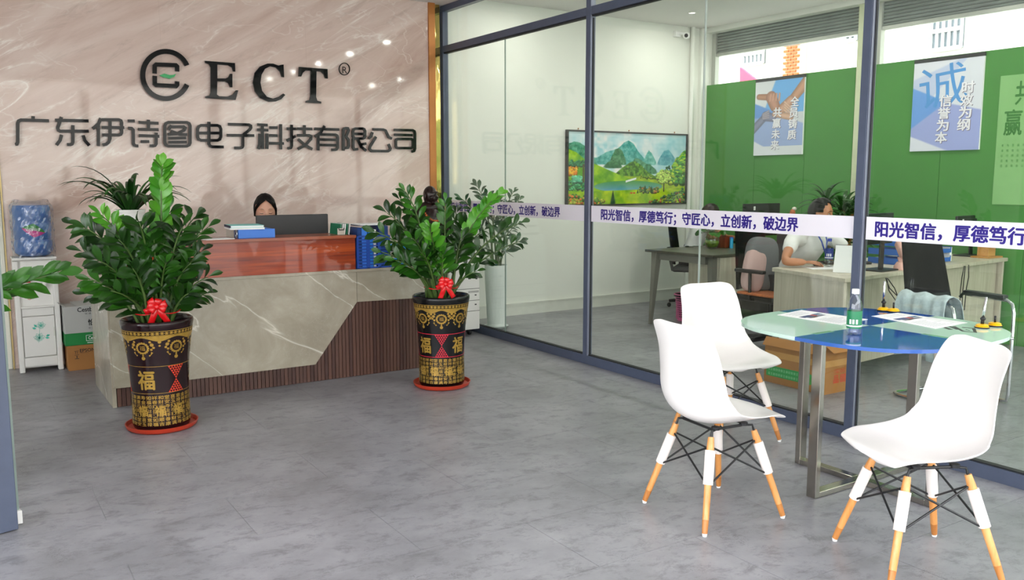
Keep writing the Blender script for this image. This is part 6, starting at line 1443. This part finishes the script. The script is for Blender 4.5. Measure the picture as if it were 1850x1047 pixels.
m = drape(); TM = Matrix.Translation((5.57, 3.15, 0)) @ Euler((0, 0, math.radians(-10))).to_matrix().to_4x4() @ Matrix.Translation((-.27, -.02, .008)); m.v = [tuple(TM @ Vector(v)) for v in m.v]; m.build('cloth', M['denim'], jk, smooth=True, solid=.004)
m = MB(); q = AX(5.22, 1706, 560); m.add([tuple(TM @ Vector(p)) for p in ((-.09, -.12, .60), (-.09, -.02, .585), (-.095, -.03, .50), (-.095, -.13, .515))], [(0, 1, 2, 3)]); m.build('pocket_flap', M['denim'], jk, solid=.004)
office_chair('office_chair', 'black mesh office chair under the seated man at the beige desk', (5.93, 5.0, 0), math.radians(0), 0, back_h=.62)
office_chair('office_chair', 'black office chair of the seated woman in the office corner', (7.12, 7.12, 0), math.radians(38), 0, back_h=.6)
# grey cushion with pink side on the man's chair
M['cush'] = mat('grey_plush', '6c6e70', .9, var=.08, bump=.4, bs=140); M['cushp'] = mat('pink_plush', 'c9a9a4', .9); 
t = thing('back_cushion', 'thick grey cushion with pink lining on the chair behind the man', 'cushion', (5.8, 5.1, .56))
m = MB(); m.sup((0, 0, 0), (.15, .075, .23), .55, Matrix.Translation((5.86, 5.06, .75)) @ Euler((-.1, .10, -.25)).to_matrix().to_4x4()); m.build('grey_side', M['cush'], t, smooth=True)
m = MB(); m.sup((0, 0, 0), (.10, .06, .19), .6, Matrix.Translation((5.765, 5.055, .70)) @ Euler((-.1, .22, -.3)).to_matrix().to_4x4()); m.build('pink_side', M['cushp'], t, smooth=True)
t = thing('seat_cushion', 'orange woven seat pad under the man', 'cushion', (5.85, 4.92, .497)); MB().box((5.85, 4.93, .508), (.42, .40, .022)).build('pad', mat('orange_weave', 'b8683a', .8, var=.3, vs=80), t, bevel=.01)

# ================================================================ PEOPLE
def skinned(joints, edges, root, sub=2):
    names = list(joints); me = bpy.data.meshes.new('sk'); me.from_pydata([joints[n][0] for n in names], [(names.index(a), names.index(b)) for a, b in edges], [])
    o = bpy.data.objects.new('sk', me); COL.objects.link(o); md = o.modifiers.new('k', 'SKIN'); md.use_smooth_shade = True
    sv = me.skin_vertices[0].data
    for i, n in enumerate(names): r = joints[n][1]; sv[i].radius = r if isinstance(r, tuple) else (r, r)
    sv[names.index(root)].use_root = True
    s2 = o.modifiers.new('s', 'SUBSURF'); s2.levels = sub; r = evalmesh(o); vs = [tuple(v.co) for v in r.vertices]; fs = [tuple(p.vertices) for p in r.polygons]
    bpy.data.objects.remove(o); return vs, fs
def remesh(mb, name, m, parent, vox=.006, smooth=2):
    me = mb.mesh('tmp', m); o = bpy.data.objects.new('tmp', me); COL.objects.link(o); r = o.modifiers.new('r', 'REMESH'); r.mode = 'VOXEL'; r.voxel_size = vox; r.use_smooth_shade = True
    s = o.modifiers.new('s', 'SMOOTH'); s.iterations = smooth; s.factor = .5
    e = evalmesh(o); bpy.data.objects.remove(o); e.name = name; e.materials.clear(); e.materials.append(m); e.shade_smooth(); return obj(name, e, parent)
def head_shape(n=56, m=44, female=False):
    """unit-metre head, centre at the eye level of the skull, facing -y"""
    vs = []
    for i in range(m+1):
        ph = PI*i/m
        for k in range(n):
            th = 2*PI*k/n; x = math.sin(ph)*math.cos(th); y = math.sin(ph)*math.sin(th); z = -math.cos(ph)
            X = x*.074; Y = y*.094; Z = z*.118-.002
            if z < 0: t = -z; X *= 1-.30*t**1.6; Y = Y*(1-.18*t) if y > 0 else Y*(1-.05*t)
            if y < 0:       # face side
                f = -y; Y = Y*(1-.10*f*f)
                g = lambda cx, cz, sx, sz: math.exp(-((X-cx)/sx)**2-((Z-cz)/sz)**2)
                Y -= .019*g(0, -.030, .011, .012)*f+.011*g(0, -.010, .008, .022)*f          # nose
                Y += .010*(g(.031, .004, .017, .011)+g(-.031, .004, .017, .011))*f             # sockets
                Y -= .004*(g(.03, .022, .02, .007)+g(-.03, .022, .02, .007))*f                 # brow
                Y -= .006*g(0, -.062, .020, .007)*f; Y -= .006*g(0, -.094, .018, .014)*f; Y -= .003*(g(.042, -.03, .02, .02)+g(-.042, -.03, .02, .02))*f
            else: Y += .006*math.exp(-((Z-.03)/.05)**2)
            vs.append((X, Y, Z))
    return vs, [(i*n+k, i*n+(k+1) % n, (i+1)*n+(k+1) % n, (i+1)*n+k) for i in range(m) for k in range(n)], n, m
HV, HF, HN, HM_ = head_shape()
def head_frame(c, facing, pitch=0.0, roll=0.0):
    f = Vector(facing).normalized(); yaw = math.atan2(-f.x, f.y)+PI
    return Matrix.Translation(c) @ Euler((0, 0, yaw)).to_matrix().to_4x4() @ Euler((pitch, roll, 0)).to_matrix().to_4x4()
def add_head(mb, F):
    mb.add(HV, HF, F)
    for s in (-1, 1): mb.ell((s*.073, .008, -.006), (.009, .018, .030), 12, 8, F)
def face(parent, F, closed=False, female=False):
    for s in (-1, 1):
        if not closed:
            m = MB(); m.ell((s*.031, -.0725, .004), (.0118, .0072, .0048), 16, 10, F); e = m.build('eye', M['eyew'], parent, smooth=True)
            m = MB(); m.ell((s*.031+.001, -.0782, .004), (.0050, .0022, .0046), 12, 8, F); m.build('iris', M['iris'], e, smooth=True)
            m = MB(); m.path([tuple(F @ Vector((s*.031+.016*u, -.0800+.007*u*u, .0035+.0062*(1-u*u)))) for u in [-1, -.5, 0, .5, 1]], .0017, 5); m.build('eyelid_line', M['lipd'], parent)
        else:
            m = MB(); m.path([tuple(F @ Vector((s*.031+.0165*u, -.0832+.009*u*u, -.0015-.0055*(1-u*u)))) for u in [-1, -.6, -.2, .2, .6, 1]], [.0008, .0016, .002, .002, .0016, .0008], 5); m.build('lash_line', M['lipd'], parent)
        m = MB(); m.path([tuple(F @ Vector((s*(.016+.032*u), -.0895+.010*u*u+.004*u, .0235+.006*math.sin(PI*min(1, u*1.1))))) for u in [0, .25, .5, .75, 1]], [.0028, .003, .0027, .002, .0008] if not female else [.0008, .0013, .0013, .001, .0005], 5); m.build('eyebrow', M['lipd'], parent)
    m = MB(); m.path([tuple(F @ Vector((.024*u, -.0925+.012*u*u, -.0615+.002*abs(u)))) for u in [-1, -.5, 0, .5, 1]], [.001, .0034, .0042, .0034, .001], 6, flat=.6); m.build('mouth', M['lip'], parent)
def hair_cap(parent, F, hairline, mtl, th=.010, seed=1):
    """shell over the skull wherever hairline(x, y, z) is true"""
    m = MB(); idx = {}; vs = []; fs = []
    for f in HF:
        if all(hairline(*HV[i]) for i in f): fs.append(f)
    used = sorted({i for f in fs for i in f}); mp = {i: j for j, i in enumerate(used)}; rs = random.Random(seed)
    for i in used:
        v = Vector(HV[i]); n = Vector((v.x/.074**2, v.y/.094**2, v.z/.118**2)).normalized(); k = .5*math.sin(v.x*260)+.5*math.sin(v.y*210+2); vs.append(v+n*(th+.0018*k+.004*max(0, v.z/.1)))
    m.add(vs, [tuple(mp[i] for i in f) for f in fs], F)
    # inner skin closes the shell
    return m.build('hair', M[mtl], parent, smooth=True, solid=th*.95, sub=1)
def hand(mb, wrist, fdir, up, s=1.0, curl=.5, spread=.16, side=1):
    """palm, four unequal bent fingers and a thumb; adds capsules rooted in the palm"""
    w_ = Vector(wrist); f = Vector(fdir).normalized(); u = Vector(up); u = (u-f*u.dot(f)).normalized(); r = f.cross(u)*side
    pc = w_+f*.045*s
    for k in range(5): t = k/4; a = w_+r*(-.028+.056*t)*.75*s; b = w_+f*.085*s+r*(-.036+.072*t)*s; mb.path([a-f*.005, (a+b)/2+u*.002, b], [.012*s, .0135*s, .0105*s], 8)
    for k, (L, o) in enumerate(((.070, -.033), (.078, -.011), (.072, .011), (.056, .032))):
        d = (f+r*(o*5*spread)).normalized(); p = w_+f*.084*s+r*o*s; pts = [p-f*.012*s, p]; a = curl*.5
        for j, q in enumerate((.45, .31, .24)):
            dd = d*math.cos(a)-u*math.sin(a); p = p+dd*L*q*s; pts.append(p); a += curl*.75
        mb.path(pts, [.0092*s, .0095*s, .0085*s, .0078*s, .0062*s], 8)
        mb.ell(tuple(pts[-1]), (.0062*s,)*3, 8, 6)
    p = w_+f*.022*s-r*.026*s; d = (f*.72-r*.62-u*.25).normalized(); q = p+d*.04*s; e = q+(d+f*.5-u*.2).normalized()*.032*s
    mb.path([p-f*.005, q, e], [.0135*s, .011*s, .0078*s], 8); mb.ell(tuple(e), (.0078*s,)*3, 8, 6)
def person(label, loc, H, headF, J, hands, shirt_r, trous=True, vox=.0065, skin='skin', closed=False, female=False, shirt='shirt', sleeve_end=.62):
    """J: joints pelvis, waist, chest, neckb, shL, elL, wrL, shR, elR, wrR, hipL, knL, anL, toL, hipR..."""
    t = thing('person', label, 'person', loc); V = {k: Vector(v) for k, v in J.items()}
    hc = headF @ Vector((0, .015, -.085))
    jt = {'pelvis': (V['pelvis'], (.12, .09)), 'waist': (V['waist'], (.10, .07)), 'chest': (V['chest'], (.118, .078)), 'neckb': (V['neckb'], (.054, .050)), 'neck': (hc, (.046, .048))}
    ed = [('pelvis', 'waist'), ('waist', 'chest'), ('chest', 'neckb'), ('neckb', 'neck')]
    for s in 'LR':
        jt['sh'+s] = (V['sh'+s], .048); jt['el'+s] = (V['el'+s], .038); jt['fm'+s] = (V['el'+s].lerp(V['wr'+s], .35), .038); jt['wr'+s] = (V['wr'+s], (.027, .022))
        ed += [('chest', 'sh'+s), ('sh'+s, 'el'+s), ('el'+s, 'fm'+s), ('fm'+s, 'wr'+s)]
        jt['hip'+s] = (V['hip'+s], .088); jt['kn'+s] = (V['kn'+s], .056); jt['an'+s] = (V['an'+s], .036); jt['to'+s] = (V['to'+s], .030)
        ed += [('pelvis', 'hip'+s), ('hip'+s, 'kn'+s), ('kn'+s, 'an'+s), ('an'+s, 'to'+s)]
    vs, fs = skinned(jt, ed, 'pelvis'); mb = MB(); mb.add(vs, fs); add_head(mb, headF)
    for s, (fd, up, curl) in hands.items(): hand(mb, V['wr'+s], fd, up, .98 if not female else .9, curl, side=1 if s == 'L' else -1)
    body = remesh(mb, 'body', M[skin], t, vox, 2)
    # shirt
    g = 1.0; st = {'pelvis': (V['pelvis']+Vector((0, 0, .03)), (.148, .118)), 'waist': (V['waist'], (.138, .108)), 'chest': (V['chest'], (.158, .118)), 'neckb': (V['neckb']-Vector((0, 0, .012)), (.074, .068))}
    e2 = [('pelvis', 'waist'), ('waist', 'chest'), ('chest', 'neckb')]
    for s in 'LR':
        st['sh'+s] = (V['sh'+s], .070); st['sl'+s] = (V['sh'+s].lerp(V['el'+s], sleeve_end), .058); st['md'+s] = (V['sh'+s].lerp(V['el'+s], sleeve_end*.5), .064)
        e2 += [('chest', 'sh'+s), ('sh'+s, 'md'+s), ('md'+s, 'sl'+s)]
    vs, fs = skinned(st, e2, 'pelvis'); mb = MB(); mb.add(vs, fs); rs = random.Random(2)
    mb.v = [(x+.003*math.sin(60*z+25*x), y+.004*math.sin(45*z+35*x+10*y), z) for x, y, z in mb.v]
    remesh(mb, 'shirt', M[shirt], t, .008, 1)
    if trous:
        tr = {'pelvis': (V['pelvis'], (.145, .112))}; e3 = []
        for s in 'LR':
            tr['hip'+s] = (V['hip'+s], .098); tr['kn'+s] = (V['kn'+s], .068); tr['an'+s] = (V['an'+s]+Vector((0, 0, .05)), .052); e3 += [('pelvis', 'hip'+s), ('hip'+s, 'kn'+s), ('kn'+s, 'an'+s)]
        vs, fs = skinned(tr, e3, 'pelvis'); mb = MB(); mb.add(vs, fs); remesh(mb, 'trousers', M['trous'], t, .011, 1)
    for s in 'LR':
        a, b = V['an'+s], V['to'+s]; m = MB(); d = (b-a); d.z = 0; d.normalize(); m.path([a-d*.05+Vector((0, 0, -.03)), a+Vector((0, 0, -.028)), b+Vector((0, 0, 0)), b+d*.05], [.036, .044, .042, .024], 10, flat=1.0); m.v = [(x, y, max(z, .004)) for x, y, z in m.v]; m.build('shoe', M['cream'] if label.find('man ') >= 0 and not female else M['black'], t, smooth=True)
    face(t, headF, closed, female); return t, V

# --- seated man -------------------------------------------------------------------------
hcM = AY(4.52, 1484, 386); FM_ = head_frame((hcM.x, hcM.y, hcM.z), (.30, -.95, 0), .04)
man, V = person('seated man in a white polo shirt with a blue lanyard, working at the beige desk', (5.9, 4.9, 0), 1.7, FM_,
  dict(pelvis=(6.04, 4.90, .60), waist=(6.02, 4.83, .76), chest=(5.99, 4.71, .93), neckb=(hcM.x+.02, hcM.y+.07, 1.075),
       shR=(5.775, 4.66, 1.00), elR=(5.515, 4.535, .825), wrR=(5.665, 4.44, .822), shL=(6.17, 4.62, 1.0), elL=(6.30, 4.42, .83), wrL=(6.08, 4.33, .82),
       hipR=(5.95, 4.87, .57), knR=(5.86, 4.52, .53), anR=(5.78, 4.60, .09), toR=(5.77, 4.46, .045), hipL=(6.13, 4.87, .57), knL=(6.07, 4.50, .53), anL=(6.08, 4.58, .09), toL=(6.08, 4.44, .045)),
  dict(R=((.86, -.22, -.05), (0, .1, 1), .55), L=((-.75, -.35, -.05), (0, 0, 1), .6)), None)
hair_cap(man, FM_, lambda x, y, z: (z > .062+.02*(abs(x) < .03) and y > -.085) or (y > -.045 and z > .012) or (y > .01 and z > -.035) , 'hair', .012)
M['lan'] = mat('blue_lanyard', '2a48a8', .5)
cz = V['chest']; fr_ = Vector((.0, -1, 0)); nb = V['neckb']
m = MB(); 
for s in (-1, 1): m.path([nb+Vector((s*.052, .03, .025)), nb+Vector((s*.060, -.045, -.01)), nb+Vector((s*.035, -.095, -.10)), nb+Vector((.0, -.115, -.21))], .006, 6, flat=.4)
m.build('lanyard', M['lan'], man, smooth=True)
m = MB(); 
for s in (-1, 1): m.add([tuple(nb+Vector((s*a, b, c))) for a, b, c in ((.058, .02, .035), (.070, .01, .0), (.045, -.085, -.045), (.012, -.078, -.015))], [(0, 1, 2, 3)])
m.build('collar', M['shirt'], man, smooth='raw', solid=.005)
m = MB(); m.path([V['wrR']+Vector((.0, .0, 0))+Vector((.008*math.sin(a)*0, .030*math.cos(a), .026*math.sin(a))) for a in [2*PI*k/16 for k in range(17)]], .0001, 4)
m = MB(); wl = V['wrL']; m.path([wl+Vector((.012, .03*math.cos(a), .027*math.sin(a))) for a in [2*PI*k/18 for k in range(19)]], .006, 6); m.build('wristwatch', M['black'], man, smooth=True)
m = MB(); put_text(m, 'ECT', frame((cz.x+.055, cz.y-.128, cz.z-.035), (1, .12, 0), (0, 0, 1)), .05, .014, .03); m.build('chest_print', M['black'], man)
# --- receptionist --------------------------------------------------------------------------
hcW = AY(6.86, 479, 380); FW = head_frame((hcW.x, hcW.y, hcW.z), (-.22, -1, 0), .17) @ Matrix.Scale(1.07, 4)
cx, cy = hcW.x, hcW.y+.05
wom, V = person('woman with black tied hair looking down behind the dark monitor', (cx, cy+.1, 0), 1.6, FW,
  dict(pelvis=(cx, cy+.16, .56), waist=(cx, cy+.14, .72), chest=(cx, cy+.10, .92), neckb=(cx, cy+.045, 1.08),
       shR=(cx-.17, cy+.10, .99), elR=(cx-.22, cy-.02, .77), wrR=(cx-.12, cy-.20, .77), shL=(cx+.17, cy+.10, .99), elL=(cx+.22, cy-.02, .77), wrL=(cx+.12, cy-.20, .77),
       hipR=(cx-.09, cy+.14, .53), knR=(cx-.1, cy-.22, .52), anR=(cx-.1, cy-.18, .09), toR=(cx-.1, cy-.30, .045), hipL=(cx+.09, cy+.14, .53), knL=(cx+.1, cy-.22, .52), anL=(cx+.1, cy-.18, .09), toL=(cx+.1, cy-.30, .045)),
  dict(R=((.2, -1, -.05), (0, 0, 1), .5), L=((-.2, -1, -.05), (0, 0, 1), .5)), None, skin='skinf', closed=True, female=True)
def whair(x, y, z):
    top = .052-.9*abs(x)**1.0*.55+.0
    if y < -.015: return z > .086-abs(x)*.62
    return z > -.045
hair_cap(wom, FW, whair, 'hair', .010)
m = MB(); m.ell((.0, .095, .035), (.045, .035, .042), 20, 14, FW); m.path([tuple(FW @ Vector(p)) for p in ((.0, .10, -.0), (.01, .115, -.05), (.0, .11, -.11))], [.03, .025, .008], 8); m.build('tied_hair', M['hair'], wom, smooth=True)
m = MB()
for s in (-1, 1): m.path([tuple(FW @ Vector(p)) for p in ((s*.006, -.080, .098), (s*.045, -.070, .070), (s*.072, -.040, .022), (s*.078, -.012, -.035))], [.008, .013, .012, .006], 8)
m.build('fringe', M['hair'], wom, smooth=True)
t = thing('office_chair', 'black stool under the woman at the reception desk', 'chair', (cx, cy+.16, 0)); MB().box((cx, cy+.17, .44), (.42, .38, .05)).build('seat', M['black'], t, bevel=.015)
m = MB(); m.tube((cx, cy+.17, .03), (cx, cy+.17, .414), .03); m.lathe([(0, 0), (.22, 0), (.2, .03), (0, .03)], 24, (cx, cy+.17, .001)); m.build('pedestal', M['chrome'], t, smooth=40)
# --- woman in the corner ----------------------------------------------------------------------
hc3 = AY(7.02, 1283, 388); F3 = head_frame((hc3.x, hc3.y, hc3.z), (.85, -.45, 0), .25); x, y = hc3.x-.03, hc3.y+.02
w3, V = person('person in a white top typing at the dark desk in the office corner', (x, y, 0), 1.6, F3,
  dict(pelvis=(x-.12, y+.12, .58), waist=(x-.10, y+.10, .73), chest=(x-.05, y+.04, .92), neckb=(x-.01, y+.01, 1.03),
       shR=(x-.10, y-.13, .985), elR=(x+.04, y-.27, .82), wrR=(x+.25, y-.24, .815), shL=(x+.02, y+.17, .985), elL=(x+.20, y+.14, .80), wrL=(x+.34, y-.12, .815),
       hipR=(x-.1, y+.04, .56), knR=(x+.22, y-.12, .55), anR=(x+.2, y-.1, .09), toR=(x+.32, y-.16, .045), hipL=(x-.06, y+.18, .56), knL=(x+.28, y+.06, .55), anL=(x+.26, y+.05, .09), toL=(x+.36, y, .045)),
  dict(R=((1, -.05, -.05), (0, 0, 1), .4), L=((.9, -.4, -.05), (0, 0, 1), .4)), None, female=True, sleeve_end=.45)
hair_cap(w3, F3, lambda x, y, z: z > .045 or (y > -.04 and z > -.02) or (y > .02 and z > -.07), 'hairb', .014)
m = MB(); m.ell((0, .085, -.03), (.05, .04, .07), 16, 12, F3); m.build('tied_hair', M['hairb'], w3, smooth=True)
q = G(1326, 437, .76); t = thing('keyboard', 'black keyboard under the hands of the person at the dark desk', 'keyboard', (7.52, 6.76, .76)); MB().box((7.48, 6.72, .7715), (.16, .36, .02), .1).build('board', M['black'], t, bevel=.003)
